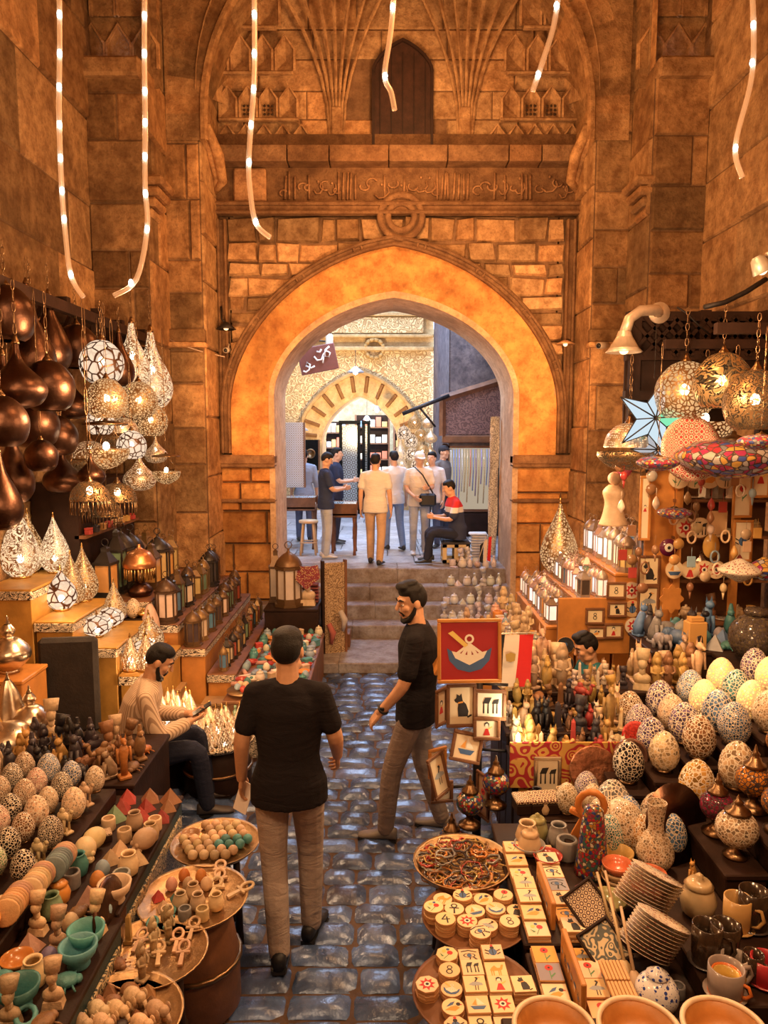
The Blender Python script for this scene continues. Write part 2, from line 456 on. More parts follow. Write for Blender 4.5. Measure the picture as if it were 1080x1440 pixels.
struct('trim_inscription_band',mb,M_carved)
# corbels where the upper arch springs
for sx,x in ((1,WX0-.02),(-1,WX1+.02)):
    mb=MB()
    for k in range(3): mb.tube([(x+sx*(-.12+.10*k),9.35,6.45-.0*k),(x+sx*(-.02+.10*k),9.55,6.28-.06*k),(x+sx*(.05+.06*k),9.8,6.05-.05*k),(x+sx*.02,9.95,5.85)],[.055,.07,.06,.04],8,0,col=(1.1,1.1,1.1))
    struct('trim_corbel_'+('left' if sx>0 else 'right'),mb,M_stone)
# ---- upper niche: back wall, window, muqarnas, fan vault, front arch
NZ,NY=6.37,10.15
mb=MB()
blocks(mb,WX1-WX0+.1,2.2,lambda u,v,d:(WX0-.05+u,NY-.01-d,NZ+v),lambda:R.uniform(.3,.48),(.5,1.2),.006,(.008,.03),lo=.8,hi=1.15,skip=lambda u,v,w,h: -.35<WX0-.05+u-.24<.35 and v<1.35)
mb.quad((WX0-.1,NY,NZ),(WX1+.1,NY,NZ),(WX1+.1,NY,NZ+2.6),(WX0-.1,NY,NZ+2.6),1,(1,1,1))
# half dome leaning out to the front arch
NX,RR=.16,2.36; zs=6.75
nu,nv=28,10; vs=[];fs=[]
for j in range(nv+1):
    k=j/nv; yy=NY-k*1.05; rr=RR*(.93+.07*sin(k*pi/2)); 
    for i in range(nu+1):
        a=pi*i/nu; vs.append((NX-rr*cos(a)*1.0,yy,zs+.25*(1-k)+rr*sin(a)*1.02+ (0.0)))
for j in range(nv):
    for i in range(nu):
        a=j*(nu+1)+i; fs.append((a,a+1,a+nu+2,a+nu+1))
mb.add(vs,fs,0,True,None,(.95,.95,.95))
# fan ribs
for cx0,sgn in ((-.62,-1),(1.06,1)):
    for k in range(-3,4):
        P=[]
        for j in range(9):
            t=j/8; P.append((cx0+k*.16*t**1.7*2.2+.03*k,NY-.02-.95*t**2.2,NZ+.25+2.3*t**.85-.25*abs(k)*t*t*.3))
        mb.tube([(p[0],p[1]-.02,p[2]) for p in P],[.018+.012*j/8 for j in range(9)],6,0,False,col=(.85,.85,.85))
    mb.box((cx0,NY-.03,NZ+.3),(.16,.1,.62),0,None,.03,(.95,.95,.95))
# rows of little muqarnas niches at both springings
for cx0,sgn in ((-1.55,-1),(1.95,1)):
    for r_,(zz,n,yo) in enumerate(((NZ+.02,5,.05),(NZ+.42,4,.12),(NZ+.95,4,.2),(NZ+1.45,3,.28))):
        for k in range(n):
            w=.24+.02*r_; cx=cx0+(k-(n-1)/2)*w+.06*sgn*r_; h=.34+.04*r_
            P=[(cx-w*.42,zz),(cx-w*.42,zz+h*.6),(cx,zz+h),(cx+w*.42,zz+h*.6),(cx+w*.42,zz)]
            Yc=NY-.04-yo
            mb.tube([(p[0],Yc,p[1]) for p in P],.02,5,0,False,col=(1.0,1.0,1.0))
            mb.add([(cx-w*.42,Yc,zz),(cx+w*.42,Yc,zz),(cx+w*.42,Yc,zz+h*.6),(cx,Yc,zz+h),(cx-w*.42,Yc,zz+h*.6),(cx,Yc+.1,zz+h*.4)],[(0,1,5),(1,2,5),(2,3,5),(3,4,5),(4,0,5)],0,False,None,(.8,.8,.8))
            if r_==1 and k in (1,2):
                for q in range(3):
                    for e in range(3): mb.ball((cx-.05+.05*q,Yc-.005,zz+.04+.05*e),.017,6,5,1,None,(.25,.25,.25))
        mb.box((cx0+.06*sgn*r_,NY-.02-yo,zz-.02),(n*.26,.08,.035),0,None,.01,(.8,.8,.8))
struct('wall_upper_niche',mb,[M_rough,M_mortar])
# front arch ring of the niche
mb=MB(); AR=[]
for i in range(41):
    a=pi*i/40; AR.append((NX-2.33*cos(a),6.5+2.33*sin(a)))
AR=[(NX-2.33,6.2)]+AR+[(NX+2.33,6.2)]
for a in range(len(AR)-1):
    (x0,z0),(x1,z1)=AR[a],AR[a+1]; c=shade(.6,1.0)
    X0,Z0,X1,Z1=NX+(x0-NX)*1.17,6.5+(z0-6.5)*1.17,NX+(x1-NX)*1.17,6.5+(z1-6.5)*1.17
    if z0<6.5: Z0=z0
    if z1<6.5: Z1=z1
    mb.quad((x0,9.15,z0),(x1,9.15,z1),(X1,9.15,Z1),(X0,9.15,Z0),0,c); mb.quad((x0,9.15,z0),(x0,10.2,z0),(x1,10.2,z1),(x1,9.15,z1),0,c)
    if z0>6.5 or z1>6.5: mb.quad((X0,9.15,Z0),(X1,9.15,Z1),(X1,9.15,10),(X0,9.15,10),0,(.7,.7,.7))
moulding(mb,AR,[(0,0),(-.02,.05),(-.07,.05),(-.1,0)],9.15,0,(.9,.9,.9))
struct('wall_niche_arch',mb,M_stone)
# dark window in the niche
mb=MB(); wo=arch_pts(.24,.36,NZ+.02,NZ+1.0,NZ+1.36,14,.45)
mb.add([(x,NY-.10,z) for x,z in wo],[tuple(range(len(wo)))],0,False,None,(1,1,1))
for q in range(5): mb.box((-.05+q*.145,NY-.108,NZ+.62),(.012,.02,1.2),0,None,0,(.5,.5,.5))
moulding(mb,wo,[(0,0),(0,.05),(.035,.05),(.035,0)],NY-.09,0,(.6,.6,.6))
M_darkwood=MAT('dark_shutter_wood',(.045,.018,.012),.6,0,.4,10,.4,attr=True)
o=struct('window_1',mb,M_darkwood)
# ---- stepped jambs and side walls
def wall_y(name,xa,xb,Y,z0,z1,mat=M_stone,rows=lambda:R.uniform(.36,.72),wid=(.4,1.2),face=-1,lo=.35,hi=1.2,d=(.006,.04)):
    mb=MB(); mb.quad((xa,Y,z0),(xb,Y,z0),(xb,Y,z1),(xa,Y,z1),1,(1,1,1))
    blocks(mb,xb-xa,z1-z0,lambda u,v,dd:(xa+u,Y-.004-dd,z0+v),rows,wid,.006,d,lo=lo,hi=hi); return struct(name,mb,[mat,M_mortar])
def wall_x(name,X,ya,yb,z0,z1,sg,mat=M_stone,rows=lambda:R.uniform(.55,.95),wid=(.9,1.9),lo=.34,hi=1.2,d=(.006,.045)):
    mb=MB(); mb.quad((X,ya,z0),(X,yb,z0),(X,yb,z1),(X,ya,z1),1,(1,1,1))
    if sg<0: blocks(mb,yb-ya,z1-z0,lambda u,v,dd:(X-.004-dd,yb-u,z0+v),rows,wid,.006,d,lo=lo,hi=hi)
    else: blocks(mb,yb-ya,z1-z0,lambda u,v,dd:(X+.004+dd,ya+u,z0+v),rows,wid,.006,d,lo=lo,hi=hi)
    return struct(name,mb,[mat,M_mortar])
XL,XR=-3.26,3.56
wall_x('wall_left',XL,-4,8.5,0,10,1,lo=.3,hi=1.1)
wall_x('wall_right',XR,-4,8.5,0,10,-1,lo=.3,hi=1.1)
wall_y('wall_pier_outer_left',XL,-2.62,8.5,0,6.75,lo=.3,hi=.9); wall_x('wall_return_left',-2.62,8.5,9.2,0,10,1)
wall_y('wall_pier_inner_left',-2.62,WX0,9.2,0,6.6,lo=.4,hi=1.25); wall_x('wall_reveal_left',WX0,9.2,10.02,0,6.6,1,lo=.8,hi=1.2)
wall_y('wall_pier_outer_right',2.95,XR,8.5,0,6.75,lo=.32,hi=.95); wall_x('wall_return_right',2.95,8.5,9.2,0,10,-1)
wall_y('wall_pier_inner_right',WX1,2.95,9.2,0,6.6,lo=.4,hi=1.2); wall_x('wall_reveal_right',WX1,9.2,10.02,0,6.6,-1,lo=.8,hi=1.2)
# string course and outer muqarnas niches
for nm,xa,xb,sg in (('left',XL,-2.62,-1),('right',2.95,XR,1)):
    mb=MB(); mb.box(((xa+xb)/2,8.46,6.68),(xb-xa+.02,.2,.2),0,None,.03,(.7,.7,.7)); mb.quad((xa-.1,8.75,6.6),(xb+.1,8.75,6.6),(xb+.1,8.75,10.05),(xa-.1,8.75,10.05),0,(.7,.7,.7)); mb.quad((xa if sg<0 else xb,8.4,6.7),(xa if sg<0 else xb,9.2,6.7),(xa if sg<0 else xb,9.2,10.05),(xa if sg<0 else xb,8.4,10.05),0,(.6,.6,.6)); mb.quad((-3.4,9.18,6.5) if sg<0 else (2.5,9.18,6.5),(-2.2,9.18,6.5) if sg<0 else (3.7,9.18,6.5),(-2.2,9.18,10.05) if sg<0 else (3.7,9.18,10.05),(-3.4,9.18,10.05) if sg<0 else (2.5,9.18,10.05),0,(.6,.6,.6))
    for r_ in range(4):
        zz=6.8+r_*.52; w=.30
        for k in range(3):
            cx=(xa+xb)/2+(k-1)*w*.98+(.15 if r_%2 else 0)*-sg; Yc=8.72-.05*r_; h=.46
            if not xa<cx<xb: continue
            P=[(cx-w*.45,zz),(cx-w*.45,zz+h*.55),(cx,zz+h),(cx+w*.45,zz+h*.55),(cx+w*.45,zz)]
            mb.tube([(p[0],Yc,p[1]) for p in P],.024,5,0,False,col=(1,1,1))
            mb.add([(p[0],Yc,p[1]) for p in P]+[(cx,Yc+.02,zz+h*.4)],[(0,1,5),(1,2,5),(2,3,5),(3,4,5),(4,0,5)],0,False,None,(.75,.75,.75))
    # broken corbels lower on the pier
    x=-2.62 if sg<0 else 2.95
    for k in range(5): mb.box((x+sg*-.06+sg*.03*k,8.72,5.55-.11*k),(.26-.03*k,.5-.05*k,.10),0,Matrix.Identity(4),.03,shade(.8,1.1))
    struct('trim_outer_muqarnas_'+nm,mb,M_stone)
# string course on the inner left pier
mb=MB()
for (xa,xb,Y) in ((-2.62,WX0,9.2),(WX1,2.95,9.2)):
    mb.box(((xa+xb)/2,Y-.05,3.83),(xb-xa+.1,.16,.06),0,None,.015,(1.3,1.3,1.3)); mb.box(((xa+xb)/2,Y-.03,3.94),(xb-xa+.06,.12,.16),0,None,.015,(.5,.5,.5))
struct('trim_string_course',mb,M_stone)
# rest of the shell: upper front, ceiling, rear wall, walls flanking the steps
mb=MB(); mb.quad((XL,-4,10),(XR,-4,10),(XR,10.3,10),(XL,10.3,10),0,(.8,.8,.8)); struct('ceiling',mb,M_stone)
mb=MB(); mb.quad((XL,-4,0),(XR,-4,0),(XR,-4,10),(XL,-4,10),0,(.8,.8,.8)); struct('wall_rear',mb,M_stone)
mb=MB()
for x,s in ((ACX-AHW-.01,-1),(ACX+AHW+.01,1)): mb.box((x+s*.25,10.5,3.0),(.5,.98,6.0),0,None,0,(.8,.8,.8))
mb.box((ACX,10.6,5.3),(4.6,.8,1.5),0,None,0,(.7,.7,.7))
struct('wall_gate_core',mb,M_stone)
# ============================================================ materials of the goods
def filigree(name,metal=(.55,.42,.30),glow=(1.0,.60,.28),strength=1.0,scale=16,kind='vor',thick=.10,rough=.35,open_=.35):
    t=NT(name); v=t.obj(None,0)
    if kind=='vor': d=t.vor(scale,'DISTANCE_TO_EDGE',v); mask=t.ramp(d,[(thick,0.),(thick+.05,1.)])
    elif kind=='swirl':
        d=t.noise(scale*.55,2,.5,v,2.2); q=t.math('ABSOLUTE',t.math('SUBTRACT',t.math('FRACT',t.math('MULTIPLY',d,7.0)),.5)); mask=t.ramp(q,[(.20,1.),(.27,0.)])
    elif kind=='dots': d=t.vor(scale*1.6,'F1',v,.35); mask=t.ramp(d,[(.30,1.),(.36,0.)])
    else:
        d=t.vor(scale,'F1',v,.15); q=t.math('ABSOLUTE',t.math('SUBTRACT',t.math('FRACT',t.math('MULTIPLY',d,2.6)),.5)); mask=t.ramp(q,[(.10,0.),(.17,1.)])
    met=t.pbr(Base_Color=metal,Metallic=.85,Roughness=rough,Normal=t.bump(mask,.3,.004))
    tr=t.n('ShaderNodeBsdfTransparent'); em=t.n('ShaderNodeEmission'); t.set(em,Color=(*glow,1),Strength=strength)
    gl=t.n('ShaderNodeMixShader'); gl.inputs[0].default_value=open_; t.l(em.outputs[0],gl.inputs[1]); t.l(tr.outputs[0],gl.inputs[2])
    mx=t.n('ShaderNodeMixShader'); t.l(mask,mx.inputs[0]); t.l(met,mx.inputs[1]); t.l(gl.outputs[0],mx.inputs[2])
    return t.done(mx.outputs[0])
M_fil_a=filigree('pierced_silver_vine',(.50,.42,.36),(1,.68,.40),1.3,15,'swirl')
M_fil_b=filigree('pierced_brass_lace',(.34,.21,.10),(1,.56,.24),.85,34,'vor',.10)
M_fil_c=filigree('pierced_fine_dots',(.62,.47,.32),(1,.62,.32),1.6,40,'dots')
M_fil_d=filigree('scale_pattern_glass',(.10,.05,.03),(1,.72,.50),1.0,11,'vor',.045,.4,.25)
M_fil_e=filigree('bold_vine_brass',(.62,.42,.20),(.5,.25,.1),.12,8,'swirl',open_=.3)
M_fil_dark=filigree('pierced_dark_brass',(.42,.26,.12),(.6,.3,.12),.15,20,'swirl',open_=.2)
def bulbm(name,c,s):
    t=NT(name); e=t.n('ShaderNodeEmission'); t.set(e,Color=(*c,1),Strength=s); return t.done(e.outputs[0])
M_bulb=bulbm('warm_bulb',(1,.80,.52),22); M_bulbw=bulbm('white_bulb',(.82,.92,1),26)
M_copper=MAT('dark_burnished_copper',(.105,.052,.034),.34,1,.35,6,.2,40)
M_bronze=MAT('aged_bronze',(.26,.16,.085),.32,1,.3,9,.15,30)
M_brass=MAT('polished_brass',(.62,.40,.15),.28,1,.2,12)
M_silver=MAT('silvered_metal',(.62,.52,.40),.28,1,.25,10,.15,40)
M_iron=MAT('black_iron',(.03,.025,.025),.5,.6,.3,14)
M_metal=MAT('painted_metal',(1,1,1),.4,.5,.2,16,.1,tint=True)
M_wood=MAT('brown_wood',(.17,.07,.028),.55,0,.4,6,.25,24)
M_woodd=MAT('dark_wood',(.026,.012,.008),.55,0,.4,6,.25,24,spec=.2)
M_woodo=MAT('orange_varnished_wood',(.50,.21,.05),.42,0,.25,5,.15,20)
M_woodt=MAT('stained_wood',(1,1,1),.45,0,.25,8,.2,26,tint=True)
M_gold=MAT('gilded_panel',(.50,.27,.06),.5,.25,.3,4,.25,16)
M_glaze=MAT('glazed_ceramic',(1,1,1),.28,0,.16,14,.04,40,tint=True,coat=.35)
M_alab=MAT('carved_alabaster',(1,1,1),.5,0,.24,16,.3,46,tint=True)
M_fig=MAT('carved_resin',(1,1,1),.42,0,.4,34,.5,60,tint=True)
M_cloth=MAT('woven_cloth',(1,1,1),.9,0,.16,18,.35,120,tint=True)
M_paper=MAT('printed_card',(1,1,1),.75,0,.06,8,tint=True)
M_pane=MAT('lantern_glass',(1,1,1),.12,0,.2,10,tint=True,coat=.5)
M_paint=MAT('flat_paint',(1,1,1),.6,0,.05,20,attr=True)
M_beads=MAT('glass_beads',(1,1,1),.15,0,.5,60,tint=True,coat=.5)
def mosaic(name,scale=46,grout=(.80,.74,.62),w=.20,multi=None,emit=0):
    t=NT(name); v=t.obj(None,9.0)
    d=t.vor(scale,'DISTANCE_TO_EDGE',v); mask=t.ramp(d,[(w*.6,0.),(w,1.)])
    cell=t.vor(scale,'F1',v,out='Color'); sp=t.n('ShaderNodeSeparateColor'); t.l(cell,sp.inputs[0])
    if multi: c=t.ramp(sp.outputs[0],[(i/len(multi),k) for i,k in enumerate(multi)],'CONSTANT')
    else: c=t.mix(1.0,t.tint(),t.ramp(sp.outputs[1],[(0,.22),(1,1.0)]),'MULTIPLY')
    g=grout
    col=t.mix(mask,g,c); rg=t.ramp(mask,[(0,.8),(1,.14)])
    k=dict(Base_Color=col,Roughness=rg,Normal=t.bump(mask,.35,.004))
    if emit: k['Emission_Color']=c; k['Emission_Strength']=t.math('MULTIPLY',mask,emit)
    return t.done(t.pbr(**k))
M_mos=mosaic('mosaic_glass_egg',46,(.70,.61,.48),.10)
M_mosf=mosaic('mosaic_glass_fine',70,(.72,.62,.49),.11)
M_mosd=mosaic('mosaic_dark_grout',52,(.035,.02,.02),.12)
PALB=[(.34,.015,.025),(.02,.04,.18),(.36,.17,.03),(.50,.42,.32),(.03,.10,.10),(.20,.015,.05)]
M_mosm=mosaic('mosaic_many_coloured',58,(.06,.035,.02),.10,PALB)
M_mosl=mosaic('mosaic_lit_coloured',24,(.05,.03,.02),.08,[(.30,.03,.04),(.05,.07,.22),(.46,.24,.05),(.36,.30,.24),(.28,.03,.08),(.16,.15,.15)],.10)
M_moslit=mosaic('mosaic_lit_amber',52,(.75,.6,.4),.2,[(.9,.45,.12),(.95,.6,.2),(.9,.5,.2)],.9)
def pattern(name,kind,a,b,scale=20,rough=.4,c=None,metal=0):
    t=NT(name); v=t.obj(None,7.0)
    if kind=='zebra':
        d=t.noise(scale*.4,2,.5,t.obj((1,1,2.5),3),1.8); m=t.ramp(t.math('FRACT',t.math('MULTIPLY',d,8)),[(.46,0.),(.52,1.)])
    elif kind=='arab': 
        d=t.vor(scale,'SMOOTH_F1',v,.8); m=t.ramp(t.math('FRACT',t.math('MULTIPLY',d,4.5)),[(.46,0.),(.54,1.)])
    elif kind=='geo':
        d=t.vor(scale,'F1',v,.0); m=t.ramp(t.math('FRACT',t.math('MULTIPLY',d,4)),[(.5,0.),(.55,1.)])
    elif kind=='floral':
        d=t.vor(scale,'F1',v,.9); m=t.ramp(d,[(.28,1.),(.34,0.)])
    elif kind=='stripe':
        sx=t.n('ShaderNodeSeparateXYZ'); t.l(t.obj(),sx.inputs[0]); m=t.ramp(t.math('FRACT',t.math('MULTIPLY',sx.outputs[0],scale)),[(.55,0.),(.62,1.)])
    col=t.mix(m,a,b)
    if c: col=t.mix(t.ramp(t.vor(scale*2.3,'F1',v),[(.2,1.),(.26,0.)]),col,c)
    return t.done(t.pbr(Base_Color=col,Roughness=rough,Metallic=metal,Normal=t.bump(m,.25,.003)))
M_inlay=pattern('shell_inlay','zebra',(.03,.02,.015),(.78,.66,.50),20)
M_arab=pattern('bone_inlay_vine','arab',(.05,.06,.055),(.62,.50,.30),34)
M_geo=pattern('geometric_inlay','geo',(.10,.03,.02),(.70,.55,.36),44)
M_floral=pattern('painted_floral','floral',(.74,.64,.50),(.30,.06,.04),52,.25,(.05,.09,.30))
M_bluew=pattern('blue_painted_china','floral',(.72,.72,.74),(.03,.06,.30),46,.18,(.04,.08,.36))
M_redgold=pattern('red_gold_carpet_cloth','arab',(.36,.02,.025),(.60,.34,.08),14,.8)
M_camelbone=pattern('carved_bone_tray','arab',(.45,.30,.16),(.72,.56,.36),60,.5)
M_tray=MAT('hammered_brass_tray',(.46,.30,.16),.38,.9,.3,16,.35,50)
M_embroid=pattern('embroidered_cloth','floral',(.20,.02,.03),(.62,.50,.20),70,.8,(.05,.10,.25))
# ============================================================ kinds of goods
def pendant(name,prof,mat,chain=.35,n=24,flute=None,metal=None,bulb=True,drop=0,cat='lamp',extra=None,bz=.5,emat=None):
    """hangs from its origin: hook and chain, collar, shade, bulb"""
    metal=metal or M_bronze; top=-chain; h=prof[-1][1]
    c=MB(); k=max(3,int(chain/.045))
    for i in range(k):
        z=-chain*(i+.5)/k; a=(i%2)*pi/2
        c.tube([(.012*cos(q*pi/4)*cos(a),.012*cos(q*pi/4)*sin(a),z+.026*sin(q*pi/4)) for q in range(8)],.0035,4,0,True,True)
    col=MB(); r0=prof[0][0]; col.lathe([(.0,0.05),(.012,.05),(.016,.03),(r0*.8+.006,.012),(r0+.008,0),(r0+.008,-.012),(r0*.9,-.014)],12,0,True,Matrix.Translation((0,0,top-.05)))
    s=MB(); s.lathe(prof,n,0,True,Matrix.Translation((0,0,top-.05)),flute,cap=False)
    P=[('hanging_chain',c.mesh(name+'_chain',metal),None),('collar',col.mesh(name+'_collar',metal),None),('shade',s.mesh(name+'_shade',mat),None)]
    if bulb:
        b=MB(); b.ball((0,0,top-.05+h*bz),(.03,.03,.04),10,7); P.append(('bulb',b.mesh(name+'_bulb',M_bulb),2))
    if extra:
        e=MB(); extra(e,top-.05); P.append((extra.__name__,e.mesh(name+'_'+extra.__name__,emat or metal),None))
    return Kind(name,cat,P)
def sm_prof(pts,n=4):
    """Catmull-Rom through profile points"""
    out=[]; L=len(pts)
    for i in range(L-1):
        p0=pts[max(i-1,0)];p1=pts[i];p2=pts[i+1];p3=pts[min(i+2,L-1)]
        for k in range(n):
            t=k/n; out.append(tuple(max(0,.5*((2*p1[j])+(-p0[j]+p2[j])*t+(2*p0[j]-5*p1[j]+4*p2[j]-p3[j])*t*t+(-p0[j]+3*p1[j]-3*p2[j]+p3[j])*t**3)) if j==0 else .5*((2*p1[j])+(-p0[j]+p2[j])*t+(2*p0[j]-5*p1[j]+4*p2[j]-p3[j])*t*t+(-p0[j]+3*p1[j]-3*p2[j]+p3[j])*t**3) for j in (0,1)))
    out.append(pts[-1]); return out
PEAR=sm_prof([(.022,0),(.035,-.08),(.06,-.18),(.13,-.32),(.175,-.45),(.165,-.56),(.11,-.64),(.06,-.66)])
GLOBE=sm_prof([(.03,0),(.10,-.03),(.175,-.12),(.195,-.22),(.165,-.33),(.11,-.38)])
ONION=sm_prof([(.02,0),(.03,-.09),(.08,-.17),(.17,-.26),(.19,-.34),(.14,-.42),(.05,-.45)])
BOWLP=sm_prof([(.19,0),(.20,-.02),(.175,-.09),(.10,-.15),(.03,-.18)])
CONE=sm_prof([(.025,0),(.05,-.06),(.12,-.16),(.15,-.2)],2)
DOME=sm_prof([(.03,0),(.09,-.02),(.15,-.08),(.17,-.15),(.172,-.17)])
K_pear=pendant('copper_pear_lamp',PEAR,M_copper,.25,bulb=False)
K_globe=pendant('copper_globe_lamp',GLOBE,M_copper,.25,bulb=False)
K_onion=pendant('copper_onion_lamp',ONION,M_copper,.25,bulb=False)
K_pglobe=pendant('pierced_globe_lamp',GLOBE,M_fil_b,.3)
K_ppear=pendant('pierced_pear_lamp',PEAR,M_fil_a,.3)
K_scale=pendant('scale_glass_lamp',GLOBE,M_fil_d,.3)
K_ponion=pendant('pierced_onion_lamp',ONION,M_fil_c,.3)
def fringe(e,z):
    for i in range(26):
        a=2*pi*i/26; e.tube([(.165*cos(a),.165*sin(a),z-.17),(.165*cos(a),.165*sin(a),z-.29)],.006,5,0)
K_fringe=pendant('fringed_dome_lamp',DOME,M_fil_dark,.3,extra=fringe)
def pan(e,z): e.lathe(sm_prof([(.215,z-.20),(.21,z-.24),(.13,z-.31),(.02,z-.33)]),22,0,True,cap=False)
K_dome=pendant('two_tier_dome_lamp',DOME,M_fil_c,.3,extra=pan,emat=M_fil_dark)
def bowlhang(e,z):
    for i in range(3): e.tube([(.185*cos(i*2.094),.185*sin(i*2.094),z-.22),(0,0,z+.02)],.003,4,0)
K_bowl=pendant('hanging_bowl_lamp',[(r,z-.22) for r,z in BOWLP],M_fil_b,.25,extra=bowlhang)
K_conel=pendant('pierced_cone_lamp',[(r*1.25,z*1.2) for r,z in CONE],M_fil_c,.3)
K_moslamp=pendant('mosaic_dish_lamp',[(r*1.5,z*1.1) for r,z in sm_prof([(.05,0),(.14,-.015),(.2,-.06),(.21,-.1),(.15,-.16),(.05,-.2)])],M_mosl,.35)
def table_lamp(name,prof,mat,n=24,flute=None,metal=None,lit=True,sq=1.0):
    metal=metal or M_brass; r0=prof[0][0]; h=prof[-1][1]
    b=MB(); b.lathe([(r0*.95,0),(r0*1.0,.012),(r0*.8,.03)],16,0,True)
    s=MB(); s.lathe([(r,z+.02) for r,z in prof],n,0,True,None,flute,cap=False,sq=sq)
    f=MB(); f.lathe([(.010,h+.012),(.016,h+.03),(.006,h+.05),(.010,h+.06),(0,h+.08)],8,0,True)
    P=[('base',b.mesh(name+'_base',metal),None),('shade',s.mesh(name+'_shade',mat),None),('finial',f.mesh(name+'_finial',metal),None)]
    if lit:
        q=MB(); q.ball((0,0,h*.24+.02),(.03,.03,.038),10,7); P.append(('bulb',q.mesh(name+'_bulb',M_bulb),1))
    return Kind(name,'lamp',P)
TEAR=sm_prof([(.085,0),(.145,.07),(.165,.17),(.13,.31),(.065,.45),(.022,.56),(.012,.60)])
TEARF=sm_prof([(.07,0),(.12,.05),(.135,.12),(.10,.21),(.045,.28),(.012,.34)])
SQUAT=sm_prof([(.07,0),(.15,.05),(.17,.12),(.12,.19),(.05,.225),(.015,.24)])
K_teara=table_lamp('teardrop_lamp',TEAR,M_fil_a); K_tearb=table_lamp('teardrop_lamp',TEAR,M_fil_b)
K_tearc=table_lamp('teardrop_lamp',TEARF,M_fil_d); K_tears=table_lamp('small_teardrop_lamp',TEARF,M_fil_b)
K_squat=table_lamp('squat_scale_lamp',SQUAT,M_fil_d)
K_conef=table_lamp('fluted_cone_lamp',sm_prof([(.08,0),(.09,.04),(.07,.14),(.035,.24),(.012,.3)]),M_fil_c,24,(8,.08))
K_pyr=table_lamp('ribbed_silver_lamp',sm_prof([(.11,0),(.125,.05),(.10,.17),(.05,.32),(.018,.38)]),M_silver,32,(8,.09),M_silver,False)
K_pot=table_lamp('bellied_silver_lamp',sm_prof([(.06,0),(.12,.06),(.13,.12),(.07,.19),(.03,.21),(.045,.25),(.02,.29)]),M_silver,20,None,M_silver,False)
EGG=[(.055,0)]+[(.098*sin(pi*(k/12))**.8*(1-.16*(k/12-.5)*2*.9),.125-.125*cos(pi*k/12)*1.0) for k in range(2,12)]+[(.001,.25)]
EGG=[(.05,0),(.075,.025),(.092,.065),(.097,.10),(.092,.14),(.078,.18),(.058,.212),(.035,.235),(.015,.246),(.001,.249)]
def egg(name,mat):
    s=MB(); s.lathe([(r,z+.015) for r,z in EGG],20,0,True); b=MB(); b.lathe([(.058,0),(.056,.015),(.05,.021)],14,0,True)
    return Kind(name,'lamp',[('shade',s.mesh(name+'_shade',mat),None),('base',b.mesh(name+'_base',M_bronze),None)])
K_egg=egg('mosaic_egg_lamp',M_mos); K_eggf=egg('mosaic_egg_lamp',M_mosf); K_eggl=egg('mosaic_egg_lamp',M_moslit)
def turk(name,mat,r=.085):
    s=MB(); s.ball((0,0,.11+r*.5),(r,r,r*.92),20,12)
    c=MB(); z=.11+r*1.32; c.lathe([(r*.62,z),(r*.60,z+.012),(r*.34,z+.03),(r*.3,z+.045),(r*.2,z+.05),(r*.26,z+.062),(r*.12,z+.075),(.006,z+.1),(0,z+.112)],14,0,True)
    f=MB(); f.lathe([(.07,0),(.072,.012),(.045,.03),(.02,.055),(.03,.075),(r*.55,.09),(r*.62,.108)],14,0,True)
    return Kind(name,'lamp',[('foot',f.mesh(name+'_foot',M_bronze),None),('shade',s.mesh(name+'_shade',mat),None),('cap',c.mesh(name+'_cap',M_bronze),None)])
K_turkm=turk('mosaic_ball_lamp',M_mosm); K_turkd=turk('mosaic_ball_lamp',M_mosd); K_turkb=turk('mosaic_ball_lamp',M_mos,.12)
def fanous(name,n=4,h=.3,r=.07,dome=False,pm=None):
    pm=pm or M_pane
    a0=pi/n; f=MB()
    f.prism(circ(n,r*1.12,a0),.018,0); f.prism(circ(n,r*.95,a0),.03,0,z0=.018)
    for x,y in circ(n,r*.92,a0): f.box((x,y,.048+h*.27),(.010,.010,h*.54),0)
    for x,y in circ(n,r*.92,a0): pass
    f.prism(circ(n,r*1.08,a0),.016,0,z0=.048+h*.54)
    q=MB(); z=.064+h*.54
    if dome: q.lathe(sm_prof([(r*.95,z),(r*.8,z+h*.1),(r*.45,z+h*.2),(r*.12,z+h*.26),(.008,z+h*.32)]),n*2,0,True,flute=(n,.05))
    else:
        q.prism(circ(n,r*.95,a0),h*.2,0,z0=z,taper=.35); q.prism(circ(n,r*.36,a0),h*.07,0,z0=z+h*.2); q.prism(circ(n,r*.42,a0),h*.05,0,z0=z+h*.27,taper=.1)
    g=MB(); g.prism(circ(n,r*.88,a0),h*.54,0,z0=.048)
    k=MB(); k.tube([(.022*cos(i*pi/5),0,z+h*.32+.02+.022*sin(i*pi/5)) for i in range(10)],.003,4,0,True,True)
    return Kind(name,'lantern',[('frame',f.mesh(name+'_frame',M_metal),None),('glass',g.mesh(name+'_glass',pm),None),('roof',q.mesh(name+'_roof',M_metal),None),('ring',k.mesh(name+'_ring',M_metal),2)])
M_panelit=MAT('lit_lantern_glass',(1,1,1),.2,0,.2,10,tint=True,emit=.75)
K_fan4=fanous('square_lantern',4,.30,.075); K_fan6=fanous('six_sided_lantern',6,.36,.07,True); K_fan4t=fanous('tall_square_lantern',4,.42,.07); K_fan8=fanous('domed_lantern',8,.34,.085,True)
K_fanl4=fanous('lit_square_lantern',4,.32,.075,False,M_panelit); K_fanl6=fanous('lit_six_sided_lantern',6,.36,.075,True,M_panelit)
